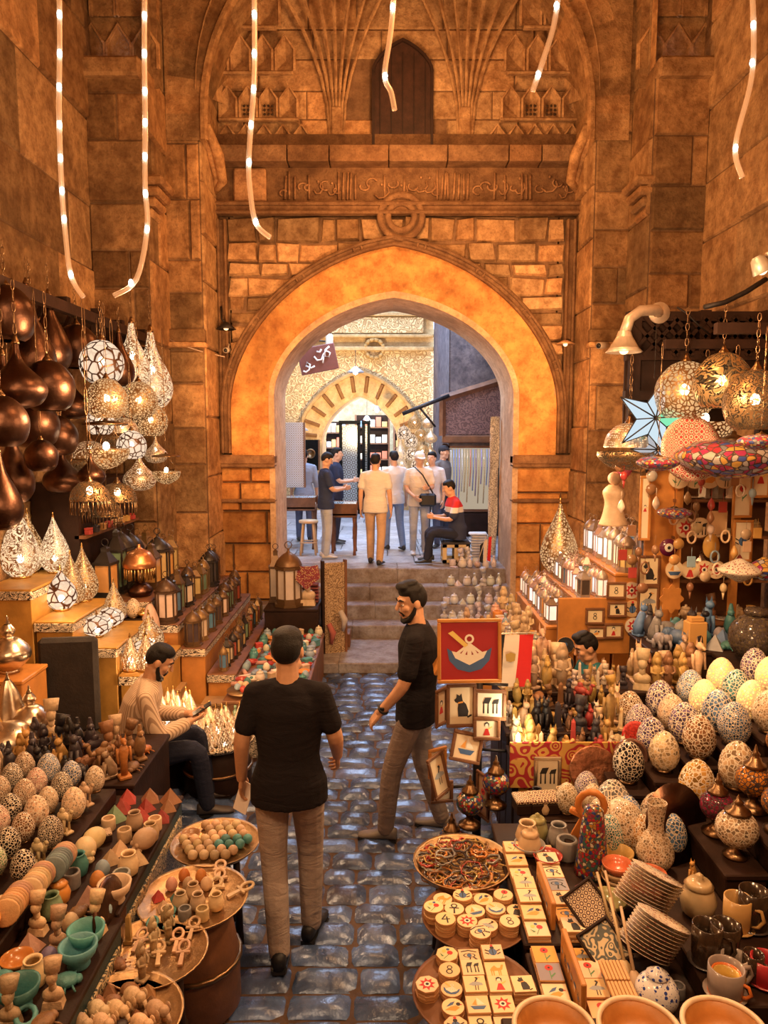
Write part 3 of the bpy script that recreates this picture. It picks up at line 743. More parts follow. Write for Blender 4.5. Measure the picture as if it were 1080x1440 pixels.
# ---- figurines
def F(name,cat,fn,mat=None,parts=None):
    m=MB(); fn(m); return Kind(name,cat,[('body',m.mesh(name,mat or M_fig),None)])
def f_cat(m):
    m.box((0,0,.008),(.06,.085,.016),0,None,.004)
    m.tube([(0,.02,.015),(0,.015,.06),(0,-.005,.11),(0,-.012,.135)],[.03,.032,.024,.017],10); m.ball((0,-.022,.155),(.02,.024,.02),10,7)
    for s in(-1,1):
        m.add([(s*.004,-.012,.168),(s*.02,-.014,.165),(s*.011,-.004,.165),(s*.015,-.012,.198)],[(0,1,3),(1,2,3),(2,0,3)]); m.tube([(s*.013,-.028,.1),(s*.013,-.036,.05),(s*.013,-.036,.018)],[.010,.009,.010],6)
    m.tube([(.015,.04,.02),(.035,.03,.02),(.038,-.01,.02)],.006,5)
def f_king(m):
    m.box((0,0,.008),(.06,.06,.016),0,None,.004)
    m.tube([(0,0,.016),(0,0,.07),(0,0,.115),(0,0,.14)],[.022,.026,.03,.02],10,flat=.7,up=(0,1,0)); m.ball((0,-.003,.165),(.019,.021,.023),10,7)
    m.tube([(0,.006,.14),(0,.008,.17),(0,.004,.195),(0,.002,.215)],[.03,.03,.02,.012],8,flat=.6,up=(0,1,0))
    for s in(-1,1): m.tube([(s*.03,0,.128),(s*.036,-.012,.10),(s*.01,-.03,.095)],[.009,.008,.007],6)
    m.box((0,-.012,.14),(.008,.008,.02),0)
def f_bust(m):
    m.prism([(-.04,-.025),(.04,-.025),(.04,.025),(-.04,.025)],.03,0,taper=.85); m.ball((0,0,.05),(.042,.024,.03),10,6); m.tube([(0,0,.06),(0,-.003,.1)],[.016,.014],8); m.ball((0,-.005,.125),(.022,.027,.03),10,8)
    m.tube([(0,.0,.14),(0,.012,.17),(0,.02,.19)],[.028,.032,.034],10)
def f_pyr(m): m.prism([(-.05,-.05),(.05,-.05),(.05,.05),(-.05,.05)],.085,0,taper=.02)
def f_obel(m): m.box((0,0,.01),(.05,.05,.02),0); m.prism([(-.016,-.016),(.016,-.016),(.016,.016),(-.016,.016)],.13,0,z0=.02,taper=.7); m.prism([(-.011,-.011),(.011,-.011),(.011,.011),(-.011,.011)],.02,0,z0=.15,taper=.05)
def f_camel(m):
    m.box((0,0,.006),(.05,.12,.012),0,None,.003)
    m.ball((0,0,.09),(.024,.045,.026),10,7); m.ball((0,.005,.115),(.014,.02,.022),8,6)
    m.tube([(0,-.04,.09),(0,-.06,.085),(0,-.07,.115),(0,-.066,.135)],[.014,.011,.009,.009],7); m.ball((0,-.078,.138),(.009,.017,.010),8,5)
    for s in(-1,1):
        for y in(-.028,.03): m.tube([(s*.014,y,.08),(s*.014,y,.045),(s*.014,y-.003,.012)],[.010,.006,.007],6)
def f_scarab(m):
    m.ball((0,0,.018),(.034,.045,.024),12,7); m.ball((0,-.042,.016),(.020,.014,.014),8,5)
    for s in(-1,1):
        for k in(-1,0,1): m.tube([(s*.025,k*.022,.014),(s*.046,k*.03,.012),(s*.050,k*.034,.0045)],.004,4)
def f_ankh(m):
    m.tube([(.032*sin(k*pi/6)*1,0,.135+.042*-cos(k*pi/6)) for k in range(12)],.010,6,0,True,True); m.box((0,0,.092),(.085,.016,.016),0,None,.003); m.prism([(-.014,-.008),(.014,-.008),(.014,.008),(-.014,.008)],.09,0,taper=.7)
def f_skull(m):
    m.ball((0,.01,.062),(.046,.058,.048),14,10); m.box((0,-.032,.028),(.05,.04,.036),0,None,.012)
    for s in(-1,1): m.ball((s*.018,-.043,.056),(.012,.008,.012),8,6)
    m.ball((0,-.05,.038),(.006,.004,.008),6,5)
def f_falcon(m):
    m.box((0,0,.008),(.05,.06,.016),0,None,.004); m.tube([(0,.01,.016),(0,.008,.06),(0,0,.1),(0,-.004,.125)],[.016,.03,.026,.016],9); m.ball((0,-.008,.135),(.018,.02,.018),9,7); m.tube([(0,-.024,.135),(0,-.034,.128)],[.007,.002],5)
    m.tube([(0,.02,.03),(0,.035,.01)],[.016,.008],6); m.prism(circ(8,.014),.03,0,z0=.15,taper=.5)
def f_eleph(m):
    m.ball((0,0,.055),(.034,.048,.036),12,8); m.ball((0,-.052,.068),(.024,.024,.026),10,7); m.tube([(0,-.074,.064),(0,-.088,.04),(0,-.085,.015)],[.010,.008,.006],6)
    for s in(-1,1):
        m.ball((s*.03,-.045,.066),(.006,.018,.024),8,6)
        for y in(-.028,.028): m.tube([(s*.02,y,.05),(s*.02,y,0)],[.014,.012],7)
def f_god(m):
    m.box((0,0,.01),(.07,.07,.02),0,None,.004); m.tube([(0,0,.02),(0,0,.10),(0,0,.17),(0,0,.2)],[.020,.022,.032,.016],9,flat=.7,up=(0,1,0)); m.ball((0,-.008,.225),(.017,.026,.020),9,7); m.tube([(0,-.028,.222),(0,-.045,.216)],[.010,.006],6)
    for s in(-1,1): m.add([(s*.006,0,.238),(s*.018,0,.236),(s*.012,.008,.236),(s*.014,0,.275)],[(0,1,3),(1,2,3),(2,0,3)]); m.tube([(s*.034,0,.185),(s*.038,-.004,.14),(s*.036,-.014,.10)],[.010,.008,.007],6)
K_cat=F('cat_figurine','figurine',f_cat); K_king=F('king_figurine','figurine',f_king); K_bust=F('queen_bust','figurine',f_bust); K_pyramid=F('stone_pyramid','pyramid',f_pyr,M_alab); K_obel=F('stone_obelisk','obelisk',f_obel,M_alab)
K_camel=F('camel_figurine','figurine',f_camel); K_scarab=F('scarab_figurine','figurine',f_scarab); K_ankh=F('stone_ankh','ankh',f_ankh,M_alab); K_skull=F('carved_skull','skull',f_skull,M_alab); K_falcon=F('falcon_figurine','figurine',f_falcon); K_eleph=F('elephant_figurine','figurine',f_eleph); K_god=F('jackal_figurine','figurine',f_god)
K_ball=F('stone_ball','ball',lambda m:m.ball((0,0,.03),.03,14,9),M_alab); K_egs=F('stone_egg','egg',lambda m:m.lathe([(r*.33,z*.30) for r,z in EGG],14),M_alab)
# ---- ware
def lathek(name,cat,prof,mat,n=18,inner=None,flute=None,extra=None):
    m=MB(); m.lathe(prof,n,0,True,None,flute,cap=True)
    if extra: extra(m)
    return Kind(name,cat,[('body',m.mesh(name,mat),None)])
def vessel(o,w=.006): 
    """outer profile -> closed wall with an inside"""
    return o+[(max(r-w,.002),z-(.0 if i==0 else 0)) for i,(r,z) in enumerate(reversed(o[1:]))]+[(.001,o[1][1]+w)]
def mugk(name,mat,r=.042,h=.1,hm=None):
    b=MB(); b.lathe(vessel([(r*.9,0),(r*.95,.004),(r,h*.4),(r,h)],.004),20); k=MB(); k.tube([(r*.95+.0,0,h*.8),(r+.025,0,h*.78),(r+.034,0,h*.5),(r+.02,0,h*.25),(r*.95,0,h*.2)],.006,6)
    return Kind(name,'mug',[('body',b.mesh(name,mat),None),('handle',k.mesh(name+'_handle',hm or mat),None)])
K_mug=mugk('tall_mug',MAT('black_gold_glaze',(.045,.028,.018),.2,.3,.5,8,coat=.5),.045,.12); K_mugt=mugk('tea_cup',M_glaze,.045,.075); K_mugs=mugk('striped_mug',M_glaze)
K_plate=lathek('dinner_plate','plate',[(.06,0),(.075,.004),(.13,.016),(.132,.019),(.075,.008),(.001,.006)],M_floral,28)
K_saucer=lathek('saucer','saucer',[(.04,0),(.075,.012),(.076,.015),(.04,.005),(.001,.004)],M_glaze,22)
K_bowlk=lathek('small_bowl','bowl',vessel([(.03,0),(.035,.006),(.06,.03),(.07,.05)],.005),M_glaze,20)
K_vase=lathek('alabaster_vase','vase',vessel([(.03,0),(.042,.01),(.05,.05),(.04,.085),(.03,.1),(.036,.108)],.006),M_alab,18)
K_jar=lathek('lidded_jar','jar',[(.03,0),(.045,.015),(.052,.05),(.04,.085),(.034,.09),(.042,.094),(.03,.108),(.008,.114),(.012,.124),(.001,.132)],M_glaze,18)
K_candle=lathek('candle_holder','candle holder',vessel([(.034,0),(.036,.005),(.036,.06),(.034,.066)],.008),M_alab,16)
K_mortar=lathek('stone_mortar','mortar',vessel([(.035,0),(.04,.008),(.035,.02),(.06,.05),(.068,.085)],.009),M_alab,20)
K_pestle=F('stone_pestle','pestle',lambda m:m.lathe([(.008,0),(.017,.012),(.015,.03),(.009,.06),(.012,.12),(.004,.13)],10),M_alab)
K_bottle=lathek('perfume_bottle','bottle',[(.02,0),(.028,.008),(.03,.05),(.022,.075),(.010,.09),(.010,.105),(.014,.108),(.014,.12),(.009,.128)],M_beads,14)
K_hookah=Kind('water_pipe_bottle','bottle',[('bowl',(lambda m:(m.lathe(sm_prof([(.04,0),(.09,.04),(.1,.10),(.06,.17),(.025,.22),(.025,.26)]),18),m.mesh('pipe_bowl',M_mosm))[1])(MB()),None),('stem',(lambda m:(m.lathe([(.014,.25),(.03,.27),(.012,.3),(.012,.42),(.026,.44),(.012,.46),(.02,.52),(.004,.54)],10),m.mesh('pipe_stem',M_bronze))[1])(MB()),None)])
K_spoon=F('wooden_spoon','spoon',lambda m:(m.tube([(0,0,.004),(0,.22,.008)],[.007,.006],6),m.ball((0,-.03,.006),(.024,.036,.007),12,6)),M_woodt)
K_lampol=F('brass_oil_lamp','oil lamp',lambda m:(m.lathe([(.03,0),(.02,.015),(.05,.03),(.045,.05),(.02,.06),(.006,.075),(0,.08)],14),m.tube([(.03,0,.035),(.09,0,.05)],[.02,.008],7),m.tube([(-.045,0,.045),(-.08,0,.055),(-.075,0,.03),(-.045,0,.03)],.005,5)),M_brass)
def boxk(name,cat,d,mat,lid=None,top=None):
    b=MB(); b.box((0,0,d[2]*.36),(d[0],d[1],d[2]*.72),0,None,.004); l=MB(); l.box((0,0,d[2]*.87),(d[0]+.004,d[1]+.004,d[2]*.26),0,None,.004)
    return Kind(name,cat,[('body',b.mesh(name,mat),None),('lid',l.mesh(name+'_lid',lid or mat),None)])
K_inlaybox=boxk('inlaid_box','box',(.11,.08,.06),M_woodd,M_geo); K_cardbox=boxk('printed_box','box',(.08,.06,.07),M_paper)
K_pack=F('folded_packet','packet',lambda m:m.box((0,0,.012),(.09,.065,.024),0,None,.005),M_cloth)
K_rollc=F('rolled_scarf','scarf',lambda m:m.tube([(-.07,0,.024),(.07,0,.024)],.024,10),M_cloth)
K_foldc=F('folded_cloth','cloth',lambda m:(m.box((0,0,.02),(.28,.2,.036),0,None,.016)),M_cloth)
# ---- flat pictures
PAL=dict(k=(.02,.018,.02),r=(.55,.03,.03),b=(.06,.13,.30),o=(.75,.33,.06),g=(.10,.25,.12),y=(.78,.58,.16),w=(.85,.78,.66),n=(.30,.16,.07),s=(.35,.38,.42),t=(.08,.32,.34))
def disc(cx,cy,r,n=14,sy=1): return [(cx+r*cos(2*pi*i/n),cy+r*sy*sin(2*pi*i/n)) for i in range(n)]
def ringp(cx,cy,r,w,n=14,sy=1): return ('ring',cx,cy,r,w,n,sy)
MOT={
'cat':[('k',[(-.10,-.38),(.22,-.38),(.25,-.2),(.16,.05),(.05,.16),(.02,.3),(.0,.42),(-.06,.34),(-.16,.40),(-.17,.27),(-.24,.2),(-.20,.12),(-.10,.08),(-.12,-.1)]),('k',[(.2,-.38),(.34,-.3),(.36,-.36),(.22,-.43)]),('o',[(-.12,.06),(.06,.1),(.06,.15),(-.1,.12)])],
'ankh':[('k',ringp(0,.2,.17,.07)),('k',[(-.24,-.02),(.24,-.02),(.24,.06),(-.24,.06)]),('k',[(-.045,-.4),(.045,-.4),(.035,.04),(-.035,.04)])],
'bird':[('s',[(-.3,-.05),(-.1,.1),(.1,.12),(.32,.02),(.36,-.1),(.1,-.12),(-.1,-.14)]),('k',[(.05,.1),(.18,.3),(.12,.4),(.02,.36),(.08,.28),(-.02,.1)]),('k',[(-.02,-.12),(.02,-.12),(.0,-.4),(-.04,-.4)]),('k',[(.1,-.12),(.13,-.12),(.12,-.4),(.08,-.4)]),('o',[(.12,.4),(.3,.34),(.13,.34)])],
'eye':[('k',ringp(0,.05,.3,.06,16,.5)),('b',disc(0,.05,.12)),('k',[(-.38,.28),(0,.36),(.38,.24),(.36,.3),(0,.42),(-.38,.34)]),('k',[(0,-.1),(.06,-.1),(.02,-.38),(-.06,-.36)]),('k',[(.14,-.06),(.34,-.3),(.38,-.24),(.2,-.04)])],
'poppy':[('r',disc(0,.22,.17)),('g',[(-.02,.06),(.02,.06),(.015,-.42),(-.02,-.42)]),('g',[(0,-.25),(.2,-.05),(.22,-.12),(.02,-.33)]),('k',disc(0,.22,.05))],
'camel':[('o',[(-.3,-.05),(-.2,.12),(-.05,.26),(.06,.1),(.2,.1),(.28,.3),(.38,.3),(.36,.22),(.3,.0),(.18,-.08),(-.2,-.1)])]+[('o',[(x,-.08),(x+.06,-.08),(x+.04,-.4),(x,-.4)]) for x in(-.26,-.16,.08,.16)],
'boat':[('b',[(-.36,-.1),(.36,-.1),(.22,-.3),(-.22,-.3)]),('w',[(-.02,-.06),(-.02,.38),(.3,-.02)]),('o',[(-.06,-.06),(-.06,.28),(-.26,-.02)])],
'eight':[('k',ringp(0,.14,.13,.05)),('k',ringp(0,-.13,.16,.055))],
'four':[('k',[(.02,.3),(.1,.3),(-.12,-.02),(-.2,-.02)]),('k',[(-.2,-.08),(.22,-.08),(.22,-.01),(-.2,-.01)]),('k',[(.04,-.34),(.11,-.34),(.11,.14),(.04,.14)])],
'lady':[('r',[(-.2,-.4),(.2,-.4),(.08,.0),(-.06,.0)]),('w',disc(0,.22,.1)),('k',[(-.14,.1),(-.12,.34),(.02,.4),(.14,.3),(.12,.06),(.06,.3),(-.06,.28)]),('y',[(.05,.0),(.3,.16),(.32,.1),(.1,-.06)])],
'scarab':[('b',disc(0,-.02,.2,14,1.2)),('k',disc(0,.26,.1)),('k',[(-.02,-.26),(.02,-.26),(.02,.2),(-.02,.2)]),('r',disc(0,.4,.07))]+[('k',[(s*.2,y),(s*.38,y+.1),(s*.36,y+.15),(s*.18,y+.05)]) for s in(-1,1) for y in(-.2,0)],
'fan':[('b',[(0,-.2)]+[(.36*cos(pi*(.02+.96*i/12)),-.2-.36*sin(pi*i/12)*.0+.0) for i in range(0)]+[(-.38,.05),(-.34,-.16),(-.2,-.31),(0,-.36),(.2,-.31),(.34,-.16),(.38,.05)]),('w',[(-.30,.0),(-.24,-.12),(0,-.24),(.24,-.12),(.30,.0),(.0,-.08)])]+[('w',[(-.03+.0,.12),(.03,.12),(.28*sin(a)+.04,-.2*cos(a)*.6),(.28*sin(a)-.04,-.2*cos(a)*.6)]) for a in(-1.0,-.5,0,.5,1.0)]+[('w',ringp(0,.2,.08,.035)),('y',[(-.36,.3),(-.28,.34),(-.02,.1),(-.08,.06)])],
'bloom':[('r',disc(.12,.1,.14)),('g',[(-.1,-.38),(-.06,-.38),(.12,0),(.08,.0)]),('y',disc(-.18,.14,.1)),('b',disc(-.02,.3,.08)),('g',[(-.1,-.2),(-.34,-.05),(-.2,-.25)])],
'star':[('r',[(.4*(1 if i%2==0 else .55)*cos(pi*i/8),.4*(1 if i%2==0 else .55)*sin(pi*i/8)) for i in range(16)]),('w',disc(0,0,.16,8)),('k',disc(0,0,.08,8))],
'gazelles':[('k',[(x-.03,-.35),(x+.03,-.35),(x+.02,.1),(x-.02,.1)]) for x in(-.25,-.08,.12,.26)]+[('k',[(-.3,.05),(-.05,.05),(.05,.3),(-.2,.28)]),('k',[(.06,.05),(.3,.05),(.34,.25),(.14,.2)])],
'duck':[('o',[(-.36,-.2),(.1,-.24),(.3,-.06),(.12,.06),(-.1,.0)]),('b',[(-.3,-.02),(.0,.1),(.1,.3),(-.1,.22)]),('k',disc(.24,.14,.1)),('r',[(.32,.16),(.44,.1),(.32,.08)])],
}
MOTN=list(MOT)
def motif(mb,name,sc=1,z=0.0,th=.0008,M=None,m=0,sx=1):
    for c,sh in MOT[name]:
        col=PAL[c]
        if isinstance(sh,tuple) and sh[0]=='ring':
            _,cx,cy,r,w,n,sy=sh; vs=[];fs=[]
            for i in range(n):
                a=2*pi*i/n
                for q in(r,r-w): vs.append(((cx+q*cos(a))*sc*sx,(cy+q*sy*sin(a))*sc,z+th))
            for i in range(n): fs.append((2*i,2*((i+1)%n),2*((i+1)%n)+1,2*i+1))
            mb.add(vs,fs,m,False,M,col)
        else:
            mb.add([(x*sc*sx,y*sc,z+th) for x,y in sh],[tuple(range(len(sh)))],m,False,M,col)
        th+=.0002
CREAM=(.80,.60,.36)
def coaster(name,shape,mot,r=.05,th=.008,base=CREAM):
    m=MB()
    out={'round':circ(20,r),'square':[(-r,-r),(r,-r),(r,r),(-r,r)],'octagon':[(r*1.08*(1 if i%2 else .93)*cos(pi*i/8),r*1.08*(1 if i%2 else .93)*sin(pi*i/8)) for i in range(16)]}[shape]
    m.prism(out,th,0,col=(.62,.34,.15)); m.add([(x*.97,y*.97,th+.0004) for x,y in out],[tuple(range(len(out)))],0,False,None,base)
    if mot: motif(m,mot,r*2.0,th)
    return Kind(name,'coaster',[('body',m.mesh(name,M_paint),None)])
K_co={}
def co(shape,mot,r=.05,base=CREAM):
    k=(shape,mot,r,base)
    if k not in K_co: K_co[k]=coaster({'round':'round_coaster','square':'square_coaster','octagon':'star_coaster'}[shape],shape,mot,r,base=base)
    return K_co[k]
K_fr={}
def frame_kind(w,h,mot,wood,bg=(.80,.70,.52),fw=.022,d=.018,sx=None):
    """faces -y, stands on its origin (bottom middle)"""
    k=(w,h,mot,wood.name,bg)
    if k in K_fr: return K_fr[k]
    f=MB()
    f.box((0,-d/2,fw/2),(w,d,fw),0,None,.004); f.box((0,-d/2,h-fw/2),(w,d,fw),0,None,.004)
    for s in(-1,1): f.box((s*(w-fw)/2,-d/2,h/2),(fw,d,h-2*fw),0,None,.004)
    p=MB(); M=Matrix.Translation((0,-.007,h/2)) @ Matrix.Rotation(pi/2,4,'X')
    W,H=w-2*fw,h-2*fw
    p.box((0,-.0035,h/2),(W+.006,.006,H+.006),0,None,0,bg)
    motif(p,mot,min(W*1.3,H*1.04),0,.001,M)
    K_fr[k]=Kind('framed_picture','picture',[('frame',f.mesh('frame_border',wood),None),('picture',p.mesh('frame_picture',M_paint),None)])
    return K_fr[k]
def flag_mesh(w,h):
    m=MB(); n=10
    for j,(c) in enumerate(((.50,.02,.02),(.82,.76,.66),(.015,.013,.015))):
        for i in range(n):
            x0,x1=w*i/n,w*(i+1)/n; f=lambda x,z:(x,.012*sin(x*16+z*9),z)
            z0,z1=-h*(j+1)/3,-h*j/3
            m.add([f(x0,z0),f(x1,z0),f(x1,z1),f(x0,z1)],[(0,1,2,3)],0,True,None,c)
    e=h*.16; cx,cz=w*.5,-h*.5
    for s in(-1,1): m.add([(cx,.012*sin(cx*16+cz*9)-.004,cz+e*.4),(cx+s*e*.5,.0,cz+e*.2),(cx+s*e*.5,.0,cz-e*.5),(cx,-.004,cz-e*.6)],[(0,1,2,3)],0,False,None,(.5,.33,.08))
    return m
# ---- furniture helpers
def tray_on_stand(label,x,y,z,r,stand_label='',deep=False,group=None,mat=None,rim=.02):
    o=root('round_tray','%s'%label,'tray',(x,y,z),0,group)
    t=MB(); t.lathe([(r*.2,-.012),(r*.93,-.010),(r,rim*.6),(r*1.03,rim),(r*1.035,rim+.006),(r*.985,rim),(r*.92,.0),(.001,.0)],36); part('dish',t,mat or M_tray,o)
    return o
def leg_stand(label,x,y,h,r):
    o=root('folding_stand',label,'stand',(x,y,0),.4)
    for k in range(4):
        a=pi/4+k*pi/2; m=MB(); m.tube([(r*.62*cos(a),r*.62*sin(a),0),(r*.5*cos(a+.2),r*.5*sin(a+.2),h)],[.022,.018],8); part('leg',m,M_woodd,o)
    m=MB(); m.tube([(r*.5*cos(k*pi/8),r*.5*sin(k*pi/8),h-.03) for k in range(16)],.016,6,0,True,True); part('ring',m,M_woodd,o)
    m=MB(); m.tube([(r*.56*cos(k*pi/8),r*.56*sin(k*pi/8),h*.35) for k in range(16)],.012,6,0,True,True); part('stretcher',m,M_woodd,o)
    return o
def drum_stand(label,x,y,h,r,mat=None):
    o=root('drum_stand',label,'stand',(x,y,0))
    m=MB(); m.lathe([(r*.9,0),(r,.03),(r*.98,h*.5),(r*.8,h-.03),(r*.7,h)],28); part('drum',m,mat or M_woodd,o)
    m=MB(); m.tube([(r*1.0*cos(k*pi/10),r*1.0*sin(k*pi/10),h*.5) for k in range(20)],.014,6,0,True,True); part('hoop',m,M_bronze,o)
    return o
# ============================================================ the alley beyond the gate
AZ=.862
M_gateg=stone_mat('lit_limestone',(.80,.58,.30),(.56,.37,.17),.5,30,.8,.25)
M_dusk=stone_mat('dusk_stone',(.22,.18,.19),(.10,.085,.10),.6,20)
# second gate
GY=18.0; gcx=-.58
def carve_mat():
    t=NT('carved_limestone'); v=t.obj(); d=t.vor(9,'SMOOTH_F1',v,.9); m=t.ramp(t.math('FRACT',t.math('MULTIPLY',d,5.)),[(.44,0.),(.56,1.)])
    c=t.mix(m,(.48,.30,.13),(.86,.64,.34)); return t.done(t.pbr(Base_Color=c,Roughness=.8,Normal=t.bump(m,1.0,.03)))
M_gatec=carve_mat()
mb=MB()
gi=arch_pts(gcx,.92,AZ,2.55,3.62,24,.3); go=arch_pts(gcx,1.45,AZ,2.55,4.15,24,.25)
gw0,gw1,gt=-2.9,1.18,6.6
for a in range(len(gi)-1):
    (x0,z0),(x1,z1)=gi[a],gi[a+1];(X0,Z0),(X1,Z1)=go[a],go[a+1]
    mb.quad((x0,GY,z0),(x1,GY,z1),(X1,GY-.12,Z1),(X0,GY-.12,Z0),0,(1,.9,.8)); mb.quad((x0,GY,z0),(x0,GY+1.2,z0),(x1,GY+1.2,z1),(x1,GY,z1),0,(1,.85,.7))
    if a%2==0 and z0>2.4: # voussoir teeth
        t=.25; mb.tube([(x0+(X0-x0)*.25,GY-.05,z0+(Z0-z0)*.25),(x0+(X0-x0)*.95,GY-.14,z0+(Z0-z0)*.95)],.05,5,0,False,col=(.42,.26,.16))
    if abs(X1-X0)>1e-5: mb.quad((X0,GY-.05,Z0),(X1,GY-.05,Z1),(X1,GY-.05,4.75),(X0,GY-.05,4.75),1)
for xa,xb in ((gw0,gcx-1.45),(gcx+1.45,gw1)): mb.quad((xa,GY-.05,AZ),(xb,GY-.05,AZ),(xb,GY-.05,4.75),(xa,GY-.05,4.75),1)
mb.quad((gw0,GY-.04,4.75),(gw1,GY-.04,4.75),(gw1,GY-.04,gt),(gw0,GY-.04,gt),0,(.8,.75,.7))
for z,h,d in ((4.72,.1,.22),(5.02,.08,.2),(5.52,.1,.24)): mb.box(((gw0+gw1)/2,GY-.1,z),(gw1-gw0,d,h),0,None,.02,(.9,.85,.8))
mb.box(((gw0+gw1)/2,GY-.1,5.27),(gw1-gw0-.5,.12,.36),1); moulding(mb,go,[(0,0),(0,.1),(.06,.12),(.1,.06),(.1,0)],GY-.1,0,(.8,.7,.6))
for q in range(12): mb.tube([(gcx+.35+.22*cos(q*pi/6+k*pi/6),GY-.16,4.72+.22*sin(q*pi/6+k*pi/6)) for k in (0,1)],.05,6,0,col=(.8,.68,.5))
for x in (-1.6,.1): mb.box((x,GY-.05,6.05),(.55,.1,.72),2,None,0,(1,1,1))
struct('wall_far_gate',mb,[M_gateg,M_gatec,M_darkwood])
# walls of the alley
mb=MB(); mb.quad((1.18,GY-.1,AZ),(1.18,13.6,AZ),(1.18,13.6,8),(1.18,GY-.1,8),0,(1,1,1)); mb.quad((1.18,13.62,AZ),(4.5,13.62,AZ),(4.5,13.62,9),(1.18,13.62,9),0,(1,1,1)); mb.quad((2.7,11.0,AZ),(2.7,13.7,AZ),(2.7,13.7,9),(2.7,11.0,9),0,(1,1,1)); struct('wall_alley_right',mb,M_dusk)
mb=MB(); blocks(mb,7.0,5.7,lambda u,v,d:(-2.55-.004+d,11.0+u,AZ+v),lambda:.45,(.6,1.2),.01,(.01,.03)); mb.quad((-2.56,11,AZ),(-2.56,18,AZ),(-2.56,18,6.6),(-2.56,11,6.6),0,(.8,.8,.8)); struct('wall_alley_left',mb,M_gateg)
# behind the far gate: lit bazaar hall with shop shelves
mb=MB(); mb.quad((-4,24,AZ),(3,24,AZ),(3,24,6),(-4,24,6),0,(.8,.8,.8)); struct('wall_far_end',mb,M_gateg)
for i,(x,y,w,h) in enumerate(((-1.5,22.3,.8,2.2),(-.35,22.5,1.0,2.4),(.75,22.2,.9,2.2))):
    o=root('shop_shelf','%s shop shelf of small wares seen through the far carved arch'%('tall narrow','wide central','low')[i],'shelf',(x,y,AZ),0,'shop shelves beyond the far arch')
    m=MB(); m.box((0,.2,h/2),(w,.04,h),0); part('back_panel',m,M_woodd,o)
    for s in(-1,1): m=MB(); m.box((s*w/2,0,h/2),(.05,.4,h),0); part('side_panel',m,M_wood,o)
    for k in range(5): m=MB(); m.box((0,0,.1+k*h/5),(w-.05,.38,.03),0); part('shelf_board',m,M_wood,o)
    for k in range(5):
        for q in range(5):
            hh=R.uniform(.16,.3); c=R.choice([(.7,.2,.1),(.8,.7,.5),(.2,.3,.5),(.7,.45,.15),(.75,.75,.8)])
            b=MB(); b.box((0,0,hh/2),(w/6.4,.2,hh),0,None,.01)
            thing('boxed_goods',b,M_paper,'boxed wares on the %s board, %s along the %s shelf past the far arch'%(ORD[k],ORD[q],('narrow','central','low')[i]),'box',(x-w/2+w*(q+.7)/5.4,y-.02,AZ+.1185+k*h/5),0,'boxed wares on the far shop shelves',None,c)
# right shop with gable, window and door
o=root('shop_facade','dark timber shop front with carved gable board and lit window','shop front',(1.63,13.5,AZ))
m=MB(); m.box((-.52,.0,.85),(.1,.16,1.7),0,None,.01); part('post',m,M_woodd,o)
m=MB(); m.box((.36,.0,.85),(.06,.14,1.7),0,None,.01); part('post',m,M_woodd,o)
m=MB(); m.box((.3,-.02,1.78),(1.75,.2,.14),0,None,.02); part('lintel',m,M_wood,o)
m=MB(); m.add([(-.55,-.08,1.86),(1.2,-.08,1.86),(1.2,-.08,3.0),(-.55,-.08,2.5),(-.55,0,1.86),(1.2,0,1.86),(1.2,0,3.0),(-.55,0,2.5)],[(0,1,2,3),(7,6,5,4),(3,2,6,7),(0,3,7,4)]); part('gable_board',m,pattern('carved_dark_board','arab',(.10,.05,.05),(.20,.11,.10),14,.6),o)
m=MB(); m.tube([(-.6,-.1,2.5),(1.2,-.1,3.04)],.07,4,0,False); part('gable_beam',m,M_wood,o); m=MB(); m.tube([(-.58,-.1,1.84),(-.58,-.1,2.52)],.06,4,0,False); part('gable_post',m,M_wood,o)
m=MB()
for c,x in (('B',.78),('r',.95)): 
    m.box((x,-.1,2.32),(.022,.02,.22 if c=='B' else .15)); 
    if c=='B':
        for z in (2.37,2.27): m.tube([(x+.02,-.1,z-.05),(x+.1,-.1,z-.03),(x+.1,-.1,z+.03),(x+.02,-.1,z+.05)],.012,5)
    else: m.tube([(x,-.1,2.34),(x+.04,-.1,2.4),(x+.09,-.1,2.39)],.012,5)
part('sign_letters',m,M_brass,o)
m=MB(); m.box((.36+.36,.06,.82),(.66,.05,1.64),0); part('door',m,MAT('dark_teal_door',(.012,.028,.03),.5),o)
m=MB(); m.box((-.07,.0,.22),(.8,.12,.44),0,None,.02); part('stall_riser',m,M_woodd,o)
wf=MB()
for s in(-1,1): wf.box((-.07+s*.39,-.02,1.06),(.04,.08,1.2))
for z in(.48,1.64): wf.box((-.07,-.02,z),(.82,.08,.04))
W=part('window_frame',wf,M_wood,o); m=MB(); m.box((-.07,.02,1.06),(.76,.01,1.14)); part('pane',m,bulbm('lit_window',(1,.80,.58),.4),W)
for k in range(15):
    m=MB(); x=-.42+k*.05; L=R.uniform(.5,1.0); m.tube([(0,0,0),(.01,0,-L*.5),(-.005,0,-L)],.012,5)
    thing('bead_necklace',m,M_beads,'%s strand of bead necklaces from the post in the lit shop window'%ORD[k],'necklace',(1.63+x,13.40,AZ+1.6),0,'necklaces in the lit shop window',None,R.choice([(.8,.3,.2),(.5,.4,.75),(.85,.8,.75),(.3,.4,.7),(.85,.6,.3),(.4,.25,.4)]))
